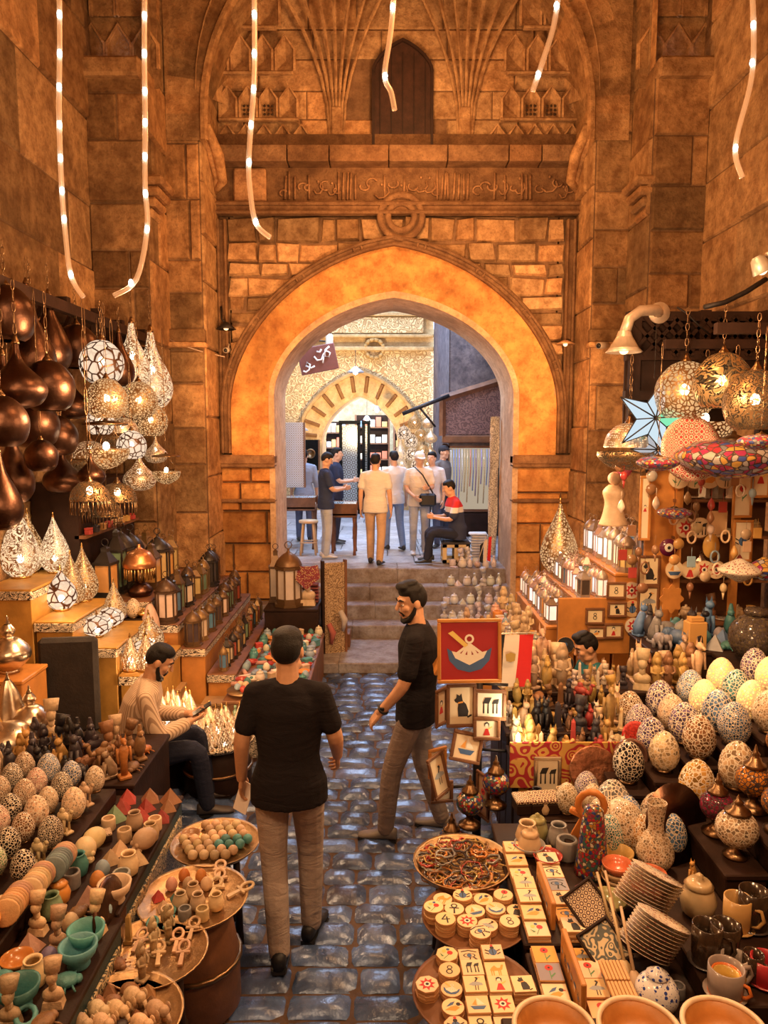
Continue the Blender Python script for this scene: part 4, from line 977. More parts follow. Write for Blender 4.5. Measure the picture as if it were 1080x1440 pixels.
o=root('wall_box','grey air conditioner box on a bracket above the shop gable','air conditioner',(1.95,13.25,4.35)); m=MB(); m.box((0,0,.22),(.34,.3,.46),0,None,.03); part('casing',m,M_metal,o,color=(.55,.52,.52)); m=MB(); m.lathe([(.1,0),(.1,.02)],16,0,False,Matrix.Translation((0,-.15,.22))@Matrix.Rotation(pi/2,4,'X')); part('fan_grille',m,M_metal,o,color=(.3,.3,.3)); m=MB(); m.box((0,.12,-.03),(.4,.4,.04)); part('bracket',m,M_iron,o)
# left shop: sign, mirror panels
sg=MB(); sp=at_y(447,505,12.2)
o=root('shop_sign','maroon shop sign with white looping Arabic lettering behind the gate arch','sign',(sp.x,12.2,sp.z),(0,radians(-12),.25))
m=MB(); m.box((0,0,0),(.62,.05,.42),0,None,.01); part('board',m,MAT('maroon_board',(.16,.05,.045),.5),o)
m=MB()
def stroke(m,pts,r=.014): m.tube([(p[0],-.035,p[1]) for p in pts],r,6)
stroke(m,[(-.28,-.14),(-.24,-.17),(-.18,-.14),(-.15,-.06),(-.19,-.02),(-.22,-.07),(-.14,-.12),(-.08,-.10)]); stroke(m,[(-.06,.05),(-.02,-.02),(.05,-.02),(.1,.06),(.16,.1),(.21,.06),(.18,.0),(.12,.02),(.14,.12),(.22,.16)]); stroke(m,[(.06,-.08),(.09,.02)]); stroke(m,[(.0,.12),(.05,.1),(.08,.14)])
part('lettering',m,MAT('white_sign_paint',(.85,.82,.78),.5),o)
o=root('wall_flood_lamp','white box floodlight on the corner above the shop sign','lamp',tuple(at_y(463,480,12.6))); m=MB(); m.box((0,0,0),(.12,.1,.24),0,None,.02); part('housing',m,M_metal,o,color=(.8,.8,.8)); m=MB(); m.tube([(-.06,.0,0),(-.2,.1,.02)],.012,6); part('bracket',m,M_iron,o)
M_mirr=pattern('mirror_mosaic','geo',(.62,.62,.62),(.30,.22,.16),26,.25)
for i,(px,py,Y,w,h) in enumerate(((411,640,12.6,.42,1.1),(437,640,15.0,.34,.62),(437,690,15.0,.36,.5))):
    p=at_y(px,py,Y); o=root('mosaic_screen','%s leaning by the alley wall behind the blue shirted man'%('tall panel of silver discs','brown round mirror panel','low shell mosaic panel')[i],'panel',(p.x,Y,p.z-h/2)); m=MB(); m.box((0,0,h/2),(w,.04,h),0); part('panel',m,M_mirr if i!=1 else M_gateg,o)
    m=MB(); 
    for s in(-1,1): m.box((s*w/2,-.01,h/2),(.03,.06,h))
    part('frame',m,M_wood,o)
    if i==1: m=MB(); m.lathe([(.1,0),(.1,.03),(.07,.03),(.07,.01)],18,0,True,Matrix.Translation((0,-.03,h*.55))@Matrix.Rotation(pi/2,4,'X')); part('mirror',m,M_bronze,o)
# shop doorway frames under the far arch
for i,(px,w) in enumerate(((492,.42),(515,.12))):
    p=at_y(px,650,17.2); o=root('door_frame',('tall pale door frame with glass under the far arch','slim bright door post under the far arch')[i],'door',(p.x,17.2,AZ))
    for s in(-1,1): m=MB(); m.box((s*w/2,0,1.05),(.07,.1,2.1)); part('jamb',m,M_gateg,o)
    m=MB(); m.box((0,0,2.12),(w+.08,.1,.08)); part('head',m,M_gateg,o)
    m=MB(); m.box((0,.02,1.05),(w-.07,.02,2.0)); part('pane',m,pattern('shop_glass','geo',(.45,.5,.5),(.16,.14,.12),9,.2),o)
# hanging lamps outside the right shop
bm=MB(); a,b=at_y(520,630,13.6),0
o=root('awning_pole','black iron pole reaching out over the hanging alley lamps','pole',(0,0,0)); m=MB(); m.tube([tuple(at_y(566,582,13.3)),tuple(at_y(632,556,13.3))],.035,6); part('pole',m,M_iron,o); m=MB(); m.tube([tuple(at_y(590,573,13.3)),tuple(at_y(612,600,13.4))],.02,5); part('brace',m,M_iron,o)
al=[(568,604),(583,590),(602,586),(563,622),(578,615),(592,608),(606,606),(565,640),(580,634),(594,630),(605,628),(571,655),(587,650),(601,648)]
_b={}
for _n,_lo,_hi in (('top',0,596),('second',596,612),('third',612,632),('lowest',632,999)):
    for _k,_i in enumerate(sorted([i for i,(x,y) in enumerate(al) if _lo<=y<_hi],key=lambda i:al[i][0])): _b[_i]=(_n,ORD[_k])
for i,(px,py) in enumerate(al):
    k=[K_scale,K_pglobe,K_ponion,K_ppear][i%4]; p=at_y(px,py,13.35+.12*(i%3)); hz=min(p.z+.25,at_y(px,568,13.3).z)
    k.put((p.x,p.y,p.z+.28),0,.62,'%s lit lamp, %s along the %s row hanging by the alley shop'%(('scale patterned','lace pierced','onion shaped','pear shaped')[i%4],_b[i][1],_b[i][0]),'lamps hanging by the alley shop')
for i,(px,c) in enumerate(((580,(.9,.5,.2)),(594,(.25,.7,.7)),(606,(.95,.6,.3)))):
    m=MB(); m.lathe([(.01,0),(.085,.02),(.085,.035),(.01,.05)],18,0,True,Matrix.Rotation(pi/2,4,'X')); p=at_y(px,664,13.6); thing('hanging_disc',m,M_glaze,'%s round glazed disc hanging below the alley lamps'%('orange','turquoise','amber')[i],'ornament',tuple(p),0,None,None,c)
# lamps: white floodlight, round bulb, enamel shade
def wall_lamp(label,p,r=.12,cord=.4,mat=None,lit=M_bulbw):
    o=root('hanging_lamp',label,'lamp',tuple(p)); m=MB(); m.lathe([(.03,.10),(.05,.08),(r,.0),(r*.98,-.01),(.045,.07)],16,0,True,cap=False); part('shade',m,mat or M_metal,o,color=(.75,.75,.78)); m=MB(); m.ball((0,0,-.0),(.045,.045,.05),10,8); part('bulb',m,lit,o); m=MB(); m.tube([(0,0,.09),(0,0,.1+cord)],.006,5); part('cord',m,M_iron,o); return o
wall_lamp('white enamel lamp hanging in front of the far carved gate',at_y(500,523,14.0),.16,.3)
wall_lamp('bare bright white bulb lamp glowing under the far arch',at_y(530,577,17.0),.10,.3)
wall_lamp('white cone lamp low on the alley wall beside the far arch',at_y(424,605,15.0),.14,.35)
wall_lamp('small white lamp just inside the far arch',at_y(516,590,19.5),.1,.5)
# glass topped display tables and stool
def vitrine(label,px,py,Y,w,d,h):
    p=at_y(px,py,Y); o=root('display_table',label,'table',(p.x,Y,AZ))
    for sx in(-1,1):
        for sy in(-1,1): m=MB(); m.lathe([(.028,0),(.02,.08),(.03,h*.5),(.022,h*.6),(.032,h-.2)],8,0,True,Matrix.Translation((sx*(w/2-.04),sy*(d/2-.04),0))); part('leg',m,M_wood,o)
    m=MB(); m.box((0,0,h-.17),(w,d,.07),0,None,.01); m.box((0,-d/2+.01,h-.08),(w,.02,.18)); m.box((0,d/2-.01,h-.08),(w,.02,.18)); part('case',m,M_wood,o)
    m=MB(); m.box((0,0,h),(w-.03,d-.03,.012)); part('glass_top',m,MAT('display_glass',(.55,.62,.62),.1,0,.3,30,coat=.6),o)
    m=MB(); m.box((0,0,h-.12),(w-.06,d-.06,.03)); part('tray_liner',m,M_cloth,o,color=(.7,.66,.6)); return o,p
o,p=vitrine('brown glass topped display table left of the man with the phone',415,730,12.2,.72,.5,.84)
o,p=vitrine('brown display table with turned legs between phone man and tan trousers',484,735,11.6,.42,.5,.80)
p=at_y(434,742,11.5); o=root('wooden_stool','pale four legged wooden stool before the display table','stool',(p.x,11.5,AZ))
m=MB(); m.lathe([(.15,.50),(.155,.515),(.15,.54),(.001,.545)],18); part('seat',m,M_woodt,o,color=(.72,.5,.28))
for k in range(4): a=pi/4+k*pi/2; m=MB(); m.tube([(.17*cos(a),.17*sin(a),0),(.11*cos(a),.11*sin(a),.5)],.018,7); part('leg',m,M_woodt,o,color=(.7,.48,.27))
for s in(0,1): m=MB(); m.tube([(.13,.13*(1-2*s),.2),(-.13,.13*(1-2*s),.2)],.01,6); part('stretcher',m,M_woodt,o,color=(.7,.48,.27))
# seat of the seated man: openwork crate
p=at_y(641,778,10.75); o=root('openwork_crate','cream openwork crate under the seated man in red and navy','crate',(p.x,10.85,AZ))
for k in range(2):
    for s in(-1,1): m=MB(); m.box((s*.17,0,.05+k*.3),(.06,.36,.06)); part('rail',m,M_woodt,o,color=(.62,.5,.3)); m=MB(); m.box((0,s*.17,.05+k*.3),(.4,.05,.06)); part('rail',m,M_woodt,o,color=(.62,.5,.3))
for sx in(-1,0,1):
    for sy in(-1,1): m=MB(); m.box((sx*.17,sy*.17,.2),(.06,.05,.36)); part('slat',m,M_woodt,o,color=(.62,.5,.3))
m=MB(); m.box((0,0,.40),(.42,.4,.05),0,None,.015); part('cushion',m,M_cloth,o,color=(.04,.04,.05)); o.scale.z=.74
# folded white cloth pile on the right of the steps
for k in range(9):
    p=at_y(672,775,11.2); K_foldc.put((p.x+.02+R.uniform(-.03,.03),11.3,AZ+.042*k),R.uniform(-.2,.2),1.0,'%s folded white cloth from the pavement in the pile behind the seated man'%ORD[k],'white cloth pile behind the seated man',(.66,.64,.62))
# hanging grey textile down the right jamb
m=MB(); pts=[]
for j in range(14):
    for i in range(5): pts.append((1.56+.034*i,10.90+.04*sin(i*2+j)+.012*j,3.0-.16*j*1.0))
m.add(pts,[(j*5+i,j*5+i+1,(j+1)*5+i+1,(j+1)*5+i) for j in range(13) for i in range(4)],0,True)
thing('hanging_textile',m,pattern('grey_pattern_textile','arab',(.30,.28,.28),(.62,.60,.58),20,.9),'grey patterned textile hanging down the inside of the gate jamb','textile')
# ============================================================ people
M_skin=MAT('skin',(.56,.30,.17),.5,0,.10,30,.08,120); M_skin2=MAT('skin_lit',(.60,.36,.23),.5,0,.08,30)
M_hair=MAT('black_hair',(.007,.005,.0045),.55,0,.4,60,.5,160,spec=.3)
def foldcloth(name,var,fine):
    t=NT(name); f=t.noise(5,5,.6); c=t.mix(t.ramp(f,[(.3,0.),(.7,1.)]),(1-var,)*3,(1,1,1)); c=t.mix(1.0,c,t.tint(),'MULTIPLY')
    fold=t.noise(3.0,3,.5,t.obj((2.2,2.2,5.5)),.9); h=t.mix(.12,fold,t.noise(fine,3,.6))
    return t.done(t.pbr(Base_Color=c,Roughness=.9,Specular_IOR_Level=.2,Normal=t.bump(h,.55,.03)))
M_denim=foldcloth('denim',.28,160); M_shirtc=foldcloth('jersey_cloth',.12,220)
M_shoe=MAT('shoe_leather',(1,1,1),.5,0,.2,20,.15,60,tint=True)
M_white=MAT('eye_white',(.75,.70,.66),.3); M_black=MAT('matte_black',(.01,.01,.011),.4); M_lip=MAT('lips',(.36,.14,.10),.45)
def remesh(mb,name,mat,vox,sm=4,keep=None):
    me=mb.mesh(name+'_raw',mat); o=bpy.data.objects.new(name+'_raw',me); COL.objects.link(o)
    r=o.modifiers.new('r','REMESH'); r.mode='VOXEL'; r.voxel_size=vox; r.use_smooth_shade=True
    s=o.modifiers.new('s','SMOOTH'); s.factor=.5; s.iterations=sm
    dg=bpy.context.evaluated_depsgraph_get(); dg.update(); out=bpy.data.meshes.new_from_object(o.evaluated_get(dg)); out.name=name
    bpy.data.objects.remove(o); bpy.data.meshes.remove(me)
    if not out.materials: out.materials.append(mat)
    return out
def loft(mb,rings,n=20,sm=True):
    vs=[];fs=[]
    for c,rx,ry,ax in rings:
        X=Vector(ax).normalized(); up=Vector((0,0,1)); Y=up.cross(X).normalized() if abs(X.z)<.9 else Vector((0,1,0))
        for i in range(n):
            a=2*pi*i/n; vs.append(Vector(c)+X*rx*cos(a)+Y*ry*sin(a))
    for j in range(len(rings)-1):
        for i in range(n): a=j*n+i;b=j*n+(i+1)%n; fs.append((a,b,b+n,a+n))
    fs.append(tuple(range(n-1,-1,-1))); fs.append(tuple((len(rings)-1)*n+i for i in range(n)))
    mb.add(vs,fs,0,sm)
def limb(mb,pts,rs,n=12,sub=5):
    P=[];Q=[]; pts=[Vector(p) for p in pts]
    for i in range(len(pts)-1):
        for k in range(sub):
            t=k/sub; P.append(pts[i].lerp(pts[i+1],t)); Q.append(rs[i]+(rs[i+1]-rs[i])*t)
    P.append(pts[-1]); Q.append(rs[-1])
    # round the joints a little
    for _ in range(2): P=[P[0]]+[(P[i-1]+P[i]*2+P[i+1])/4 for i in range(1,len(P)-1)]+[P[-1]]
    mb.tube(P,Q,n); mb.ball(P[0],Q[0],n,8); mb.ball(P[-1],Q[-1],n,8)
def hand(mb,w,d,nrm,th,curl=.35,fr=.0088):
    w=Vector(w); d=Vector(d).normalized(); nrm=Vector(nrm); nrm=(nrm-d*nrm.dot(d)).normalized(); th=Vector(th); s=d.cross(nrm).normalized()
    if s.dot(th)<0: s=-s
    for q in (-.026,-.009,.009,.026): mb.tube([w+s*q*.55,w+d*.04+s*q,w+d*.088+s*q],[.013,.0145,.0115],8)
    mb.ball(w,(.024,.024,.024),10,7)
    for q,L in ((.029,.072),(.0098,.082),(-.0098,.077),(-.029,.06)):
        p=w+d*.086+s*q; a=curl*.5; pts=[p-d*.015,p]; f=1
        for k,l in enumerate((.42,.32,.26)):
            dd=d*cos(a)+nrm*sin(a)+s*q*.8; p=p+dd*L*l; pts.append(p); a+=curl*1.15
        mb.tube(pts,[fr*1.1,fr*1.1,fr,fr*.92,fr*.7],8); mb.ball(pts[-1],fr*.72,6,5)
    b=w+d*.022+s*.022; pts=[b,b+d*.022+s*.022+nrm*.006,b+d*.045+s*.032+nrm*.014,b+d*.066+s*.034+nrm*.024]
    mb.tube(pts,[.014,.0125,.0105,.0075],8); mb.ball(pts[-1],.0078,6,5)
BASEJ=dict(pel=(0,0,.95),chest=(0,.01,1.22),neck=(0,-.01,1.46),head=(0,.02,1.615),shL=(-.185,-.01,1.41),shR=(.185,-.01,1.41),elL=(-.23,-.03,1.13),elR=(.23,-.03,1.13),wrL=(-.24,.03,.87),wrR=(.24,.03,.87),
 hipL=(-.09,0,.92),hipR=(.09,0,.92),knL=(-.10,.02,.50),knR=(.10,.02,.50),anL=(-.10,-.02,.09),anR=(.10,-.02,.09))
def person(label,loc,heading,H=1.75,pose=None,wear=None,vox=.007,face=True,group=None,hands=None,look=(0,0),name='person'):
    J={k:Vector(v) for k,v in BASEJ.items()}
    for k,v in (pose or {}).items(): J[k]=Vector(v)
    w=dict(top=(.2,.2,.2),legs=(.3,.3,.35),shoe=(.03,.03,.03),sleeve=.62,fit=1.0,top_mat=None,legmat=None,hem=-.10,hair=True,beard=False,skin=M_skin,cap=None,leglen=1.0,quiff=False,collar=None)
    w.update(wear or {}); fit=w['fit']
    o=root(name,label,'person',loc,heading,group,H/1.75)
    hx=(J['hipR']-J['hipL']).normalized(); sx=(J['shR']-J['shL']).normalized(); mx=(hx+sx).normalized()
    up=(J['neck']-J['pel'])
    def trunk(mb,e,lo=-.10,top=True,k=1.0):
        P=lambda t:J['pel'].lerp(J['chest'],t/.53) if t<.53 else J['chest'].lerp(J['neck'],(t-.53)/.47)
        rg=[(P(0)+Vector((0,0,lo)),.150*k+e,.104*k+e,hx),(P(0),.160*k+e,.112*k+e,hx),(P(.25),.143*k+e,.104*k+e,mx),(P(.53),.160*k+e,.114*k+e,mx),(P(.76),.176*k+e,.112*k+e,sx),(P(.88),.160*k+e,.094+e,sx)]
        if top: rg+=[(P(.96),.112+e,.076+e,sx),(P(1.02),.070+e*.6,.064+e*.6,sx)]
        loft(mb,rg)
        for s in 'LR': e>0 and mb.tube([P(1.0)-Vector((0,0,.02)),P(.97).lerp(J['sh'+s]+Vector((0,0,.02)),.5)-Vector((0,0,.02)),J['sh'+s]-Vector((0,0,.012))],[.055+e*.5,.052+e*.5,.050+e*.5],10)
    # head frame
    yw,pt=look
    HM=Matrix.Translation(J['head'])@Matrix.Rotation(yw,4,'Z')@Matrix.Rotation(pt,4,'X')
    hl=lambda x,y,z:HM@Vector((x,y,z))
    b=MB()
    trunk(b,-.016); b.tube([J['neck']-Vector((0,0,.04)),J['neck'].lerp(J['head'],.4),hl(0,-.018,-.05)],[.066,.056,.054],12)
    B=lambda c,r:b.ball(c,r,16,12,0,HM)
    B((0,-.008,.022),(.074,.093,.096)); B((0,.026,-.042),(.059,.062,.068)); B((0,.058,-.090),(.032,.026,.024)); B((0,.072,.034),(.052,.022,.016))
    for s in(-1,1): B((s*.036,.058,-.02),(.026,.028,.026)); B((s*.075,-.006,-.004),(.010,.022,.032)); B((s*.045,.02,-.075),(.022,.04,.026))
    b.tube([hl(0,.086,.026),hl(0,.100,.0),hl(0,.112,-.022)],[.009,.012,.014],8); b.ball((0,.110,-.024),(.017,.013,.010),8,6,0,HM)
    B((0,.084,-.056),(.023,.012,.0075)); B((0,.082,-.069),(.020,.012,.008))
    for s in 'LR':
        b.ball(J['sh'+s]-Vector((0,0,.02)),.04,12,8)
        limb(b,[J['sh'+s]-Vector((0,0,.02)),J['sh'+s].lerp(J['el'+s],.5),J['el'+s],J['wr'+s]],[.036,.045,.042,.029]) if not vox>.01 else limb(b,[J['sh'+s]-Vector((0,0,.02)),J['sh'+s].lerp(J['el'+s],.5),J['el'+s],J['wr'+s]],[.036,.045,.042,.029],8,3)
        limb(b,[J['hip'+s],J['kn'+s],J['an'+s]],[.075,.052,.04],10,4)
    body=remesh(b,'body',w['skin'],vox,3)
    hb=MB()
    for s,sg in (('L',-1),('R',1)):
        h=(hands or {}).get(s,{}); fd=(J['wr'+s]-J['el'+s]).normalized(); d=Vector(h.get('d',fd))
        hand(hb,J['wr'+s],d,Vector(h.get('n',(-sg,0,0))),Vector(h.get('t',(0,1,.2))),h.get('c',.38))
    hm=remesh(hb,'hands',w['skin'],.0034 if vox<.01 else .006,2)
    # one continuous body mesh: arms end in the hands
    j=MB(); 
    for me in (body,hm):
        j.add([tuple(v.co) for v in me.vertices],[tuple(p.vertices) for p in me.polygons],0,True)
        bpy.data.meshes.remove(me)
    part('body',j,w['skin'],o)
    # clothes
    t=MB(); trunk(t,.016*fit,w['hem'],True,1.0+(fit-1)*.5); loft(t,[(J['pel']+Vector((0,0,w['hem']-.03)),.200,.138,hx),(J['pel']+Vector((0,0,-.02)),.196,.134,hx),(J['pel']+Vector((0,0,.06)),.172*fit,.126*fit,hx),(J['pel'].lerp(J['chest'],.5),.150*fit,.112*fit,mx)])
    for s in 'LR':
        a,e,q=J['sh'+s],J['el'+s],J['wr'+s]; sl=w['sleeve']
        a=a-Vector((0,0,.012)); t.ball(a,.058,12,8)
        if sl<=1: limb(t,[a,a.lerp(e,sl)],[.058,.060*fit],12,4)
        else: limb(t,[a,e,e.lerp(q,sl-1)],[.058,.056*fit,.046*fit],12,4)
    me=remesh(t,'shirt',w['top_mat'] or M_shirtc,max(vox,.008),4); link('shirt',me,o,color=w['top'])
    l=MB(); loft(l,[(J['pel']+Vector((0,0,-.13)),.118,.095,hx),(J['pel']+Vector((0,0,-.06)),.160,.116,hx),(J['pel']+Vector((0,.0,.06)),.155,.112,hx)])
    for s in 'LR':
        lf=w['leglen']; K,A=J['kn'+s],J['an'+s]
        if lf>=1: limb(l,[J['hip'+s]+Vector((0,0,-.02)),K,K.lerp(A,.55),A+Vector((0,0,.0))],[.094,.070,.063,.056])
        else: limb(l,[J['hip'+s]+Vector((0,0,-.02)),K.lerp(A,.05)],[.096,.080])
    me=remesh(l,'trousers',w['legmat'] or M_denim,max(vox,.008),3); link('trousers',me,o,color=w['legs'])
    for s,sg in (('L',-1),('R',1)):
        A=J['an'+s]; f=Vector((hands or {}).get('foot'+s,(sg*.12,1,0))).normalized(); sd=Vector((-f.y,f.x,0))*1.0; sd.normalize(); dn=f.cross(sd).normalized()
        if dn.z>0: dn=-dn
        m=MB(); sole=A+dn*.075
        vs=[];fs=[]; n=12
        prof=[(-.075,.030,.075),(-.05,.038,.085),(0,.038,.085),(.05,.042,.06),(.10,.047,.045),(.15,.044,.035),(.185,.028,.026)]
        for x,wd,hh in prof:
            for i in range(n):
                a=2*pi*i/n; cz=hh*.5; vs.append(sole+f*x+sd*(wd*cos(a))-dn*(cz+cz*max(-1,1.15*sin(a)) if sin(a)<0 else cz+cz*sin(a)))
        for q in range(len(prof)-1):
            for i in range(n): a=q*n+i;c=q*n+(i+1)%n; fs.append((a,c,c+n,a+n))
        fs+= [tuple(range(n-1,-1,-1)),tuple((len(prof)-1)*n+i for i in range(n))]
        m.add(vs,fs,0,True)
        sh=part('shoe',m,M_shoe,o,color=w['shoe'])
        if vox<.01:
            m=MB(); out=[(sole+f*x+sd*k*wd*1.04) for k in(1,-1) for x,wd,_ in (prof if k==1 else prof[::-1])]; L=len(out)
            m.add([p-dn*.004 for p in out]+[p+dn*.014 for p in out],[tuple(range(L)),tuple(range(2*L-1,L-1,-1))]+[(i,i+L,(i+1)%L+L,(i+1)%L) for i in range(L)]); part('sole',m,w.get('sole_mat') or M_black,sh)
    if w['hair']:
        h=MB(); B2=lambda c,r:h.ball(c,r,16,10,0,HM)
        B2((0,-.006,.080),(.076,.089,.052)); B2((0,-.042,.030),(.078,.068,.086))
        for s in(-1,1): B2((s*.066,.0,.042),(.013,.034,.045))
        if w['quiff']: B2((0,.05,.118),(.058,.044,.030)); B2((0,.0,.13),(.055,.06,.022))
        link('hair',remesh(h,'hair',M_hair,max(.006,vox*.8),2),o)
    if w['cap']:
        h=MB(); h.ball((0,-.012,.06),(.085,.103,.075),16,10,0,HM); h.prism([(.07*cos(a*pi/8),.07+.085*sin(a*pi/8)) for a in range(9)],.012,0,HM,.055)
        part('cap',h,M_cloth,o,color=w['cap'])
    if face:
        for s in(-1,1):
            m=MB(); m.ball((s*.031,.0775,.006),(.0135,.010,.0085),10,8,0,HM); e=part('eye',m,M_white,o)
            m=MB(); m.ball((s*.031,.0865,.006),(.0062,.0028,.0062),8,6,0,HM); part('iris',m,M_black,e)
            m=MB(); m.tube([hl(s*.012,.094,.031),hl(s*.032,.0915,.040),hl(s*.054,.074,.032)],[.005,.006,.0035],6); part('eyebrow',m,M_hair,o)
            m=MB(); m.tube([hl(s*.016,.086,.0155),hl(s*.031,.0875,.0165),hl(s*.046,.078,.012)],.0028,5); part('eyelid',m,w['skin'],o)
        m=MB(); m.ball((0,.0925,-.0565),(.021,.0055,.0042),10,6,0,HM); m.ball((0,.0905,-.068),(.018,.0055,.005),10,6,0,HM); part('mouth',m,M_lip,o)
    if w['beard']:
        m=MB()
        for s in(-1,1):
            m.tube([hl(s*.072,.005,-.015),hl(s*.066,.022,-.055),hl(s*.046,.055,-.098),hl(0,.078,-.112)],[.010,.016,.021,.022],8); m.tube([hl(0,.096,-.045),hl(s*.022,.090,-.050),hl(s*.034,.078,-.072)],[.005,.0065,.009],6)
        link('beard',remesh(m,'beard',M_hair,.005,2),o)
    return o,J,HM
# ============================================================ left side of the passage
def slab(name,label,cat,x0,x1,y0,y1,z,mat,top=None,th=.03,legs=True,lip=None,group=None):
    """a table or chest between x0..x1, y0..y1 with its top at z"""
    o=root(name,label,cat,((x0+x1)/2,(y0+y1)/2,0),0,group); w,d=x1-x0,y1-y0
    m=MB(); m.box((0,0,z-th/2),(w,d,th),0,None,.006); part('top',m,top or mat,o)
    return o,w,d
def chest(name,label,cat,x0,x1,y0,y1,z,body,panel=None,side='+x',group=None,z0=0,top=None):
    o,w,d=slab(name,label,cat,x0,x1,y0,y1,z,body,top,.03,group=group)
    o.location.z=0; m=MB(); m.box((0,0,(z0+z-.03)/2),(w-.02,d-.02,z-.03-z0),0,None,.006); part('body',m,body,o)
    if panel:
        m=MB()
        if side=='+x': m.box((w/2-.004,0,(z0+z)/2-.01),(.012,d-.12,z-z0-.16),0,None,.003)
        elif side=='-x': m.box((-w/2+.004,0,(z0+z)/2-.01),(.012,d-.12,z-z0-.16),0,None,.003)
        else: m.box((0,-d/2+.004,(z0+z)/2-.01),(w-.1,.012,z-z0-.12),0,None,.003)
        part('panel',m,panel,o)
    return o
COLS=dict(white=(.78,.68,.54),cream=(.72,.52,.32),brown=(.30,.15,.07),dark=(.05,.04,.05),teal=(.08,.26,.27),blue=(.12,.22,.42),orange=(.65,.25,.06),red=(.42,.05,.04),green=(.22,.34,.22),pink=(.60,.32,.26),grey=(.30,.29,.29),amber=(.62,.34,.10),gold=(.52,.33,.10),black=(.02,.018,.022),sand=(.60,.42,.25),silver=(.62,.58,.54),violet=(.20,.15,.30),sky=(.30,.42,.52),olive=(.34,.32,.14))
def jig(c,k=.25): q=R.uniform(1-k,1+k); return tuple(max(0,min(1,x*q*R.uniform(.93,1.07))) for x in c)
def fill(x0,x1,y0,y1,z,dx,dy,choose,place,group,edge='aisle',skip=.0,jit=.2,flip=False,ok=None):
    """rows of goods: choose(i,j,x,y)->(kind,colour name,scale,rot,descr)"""
    ny=max(1,int((y1-y0)/dy)); nx=max(1,int((x1-x0)/dx))
    for j in range(ny):
        for i in range(nx):
            if R.random()<skip: continue
            ii=nx-1-i if flip else i
            x=x0+(ii+.5)*(x1-x0)/nx+R.uniform(-jit,jit)*dx*.5; y=y0+(j+.5)*(y1-y0)/ny+R.uniform(-jit,jit)*dy*.5
            if ok and not ok(x,y): continue
            r=choose(j,i,x,y)
            if not r: continue
            k,cn,sc,rt,de=r; zz=z(x,y) if callable(z) else z
            k.put((x,y,zz+(.012*sc if isinstance(rt,tuple) else .001)),rt,sc,'%s, %s row back, %s from %s, %s'%(de,ordi(j),ordi(i),edge,place),group,jig(COLS[cn]) if isinstance(cn,str) else cn)
# ---- front stall: two inlaid chests and the raised board behind
chest('inlaid_chest','teal edged chest with inlaid vine panel nearest the camera','chest',-2.5,-1.13,1.95,3.0,.70,MAT('dark_teal_paint',(.02,.045,.05),.5,0,.4,8,.2),M_arab,top=M_woodd)
chest('inlaid_chest','teal edged chest with inlaid vine panel behind the near chest','chest',-2.5,-1.16,3.02,4.08,.70,MATS['dark_teal_paint'],M_arab,top=M_woodd)
o,w,d=slab('display_riser','long dark board raising the back goods of the front stall','display riser',-2.45,-1.52,2.2,4.0,.78,M_woodd,th=.075)
def ch_front(j,i,x,y):
    q=R.random()
    if y>3.75: return (K_pyramid,['red','pink','brown','green','white','red','sand','brown'][(i*3+j*5)%8],R.uniform(.75,1.0),R.uniform(0,1),R.choice(['carved','veined','banded'])+' stone pyramid')
    if y>3.35:
        return R.choice([(K_skull,'cream',1.1,R.uniform(-.8,.8),'small carved bone skull'),(K_vase,'sand',.9,0,'carved bone pot'),(K_candle,'cream',1.0,0,'bone candle holder'),(K_pyramid,'cream',.8,.6,'small bone pyramid'),(K_inlaybox,None,.8,.5,'little inlaid box')])
    return R.choice([(K_mortar,R.choice(['orange','teal','cream','sky']),1.1,0,'stone mortar'),(K_vase,R.choice(['green','teal','cream']),1.0,0,'veined stone vase'),(K_candle,R.choice(['teal','green','orange','grey']),1.15,0,'stone candle holder'),(K_pyramid,R.choice(['teal','green','orange','pink']),.9,R.uniform(0,1.5),'small stone pyramid'),(K_jar,R.choice(['orange','sand','teal']),.95,0,'lidded stone jar'),(K_bust,R.choice(['sand','cream']),.95,R.uniform(-.5,.5),'pale queen bust'),(K_egs,R.choice(['orange','cream','sky','violet']),1.1,0,'polished stone egg'),(K_scarab,R.choice(['teal','brown']),1.1,R.uniform(0,3),'carved scarab'),(K_ankh,R.choice(['sky','teal']),1.0,(radians(-80),0,.5),'blue stone ankh'),(K_bowlk,R.choice(['teal','orange','cream']),.9,0,'small stone bowl')])
fill(-1.51,-1.145,2.05,4.05,.70,.092,.098,ch_front,'front stall edge','goods on the edge of the front left stall',flip=True,jit=.2)
fill(-1.86,-1.52,2.5,2.95,.78,.13,.13,lambda j,i,x,y:R.choice([(K_mortar,R.choice(['cream','orange','teal']),1.15,0,'stone mortar'),(K_bowlk,'cream',1.1,0,'pale stone bowl'),(K_jar,'orange',1.1,0,'orange lidded jar'),(K_vase,'sand',1.2,0,'sand coloured vase')]),'left riser near end','goods on the near end of the left riser',flip=True)
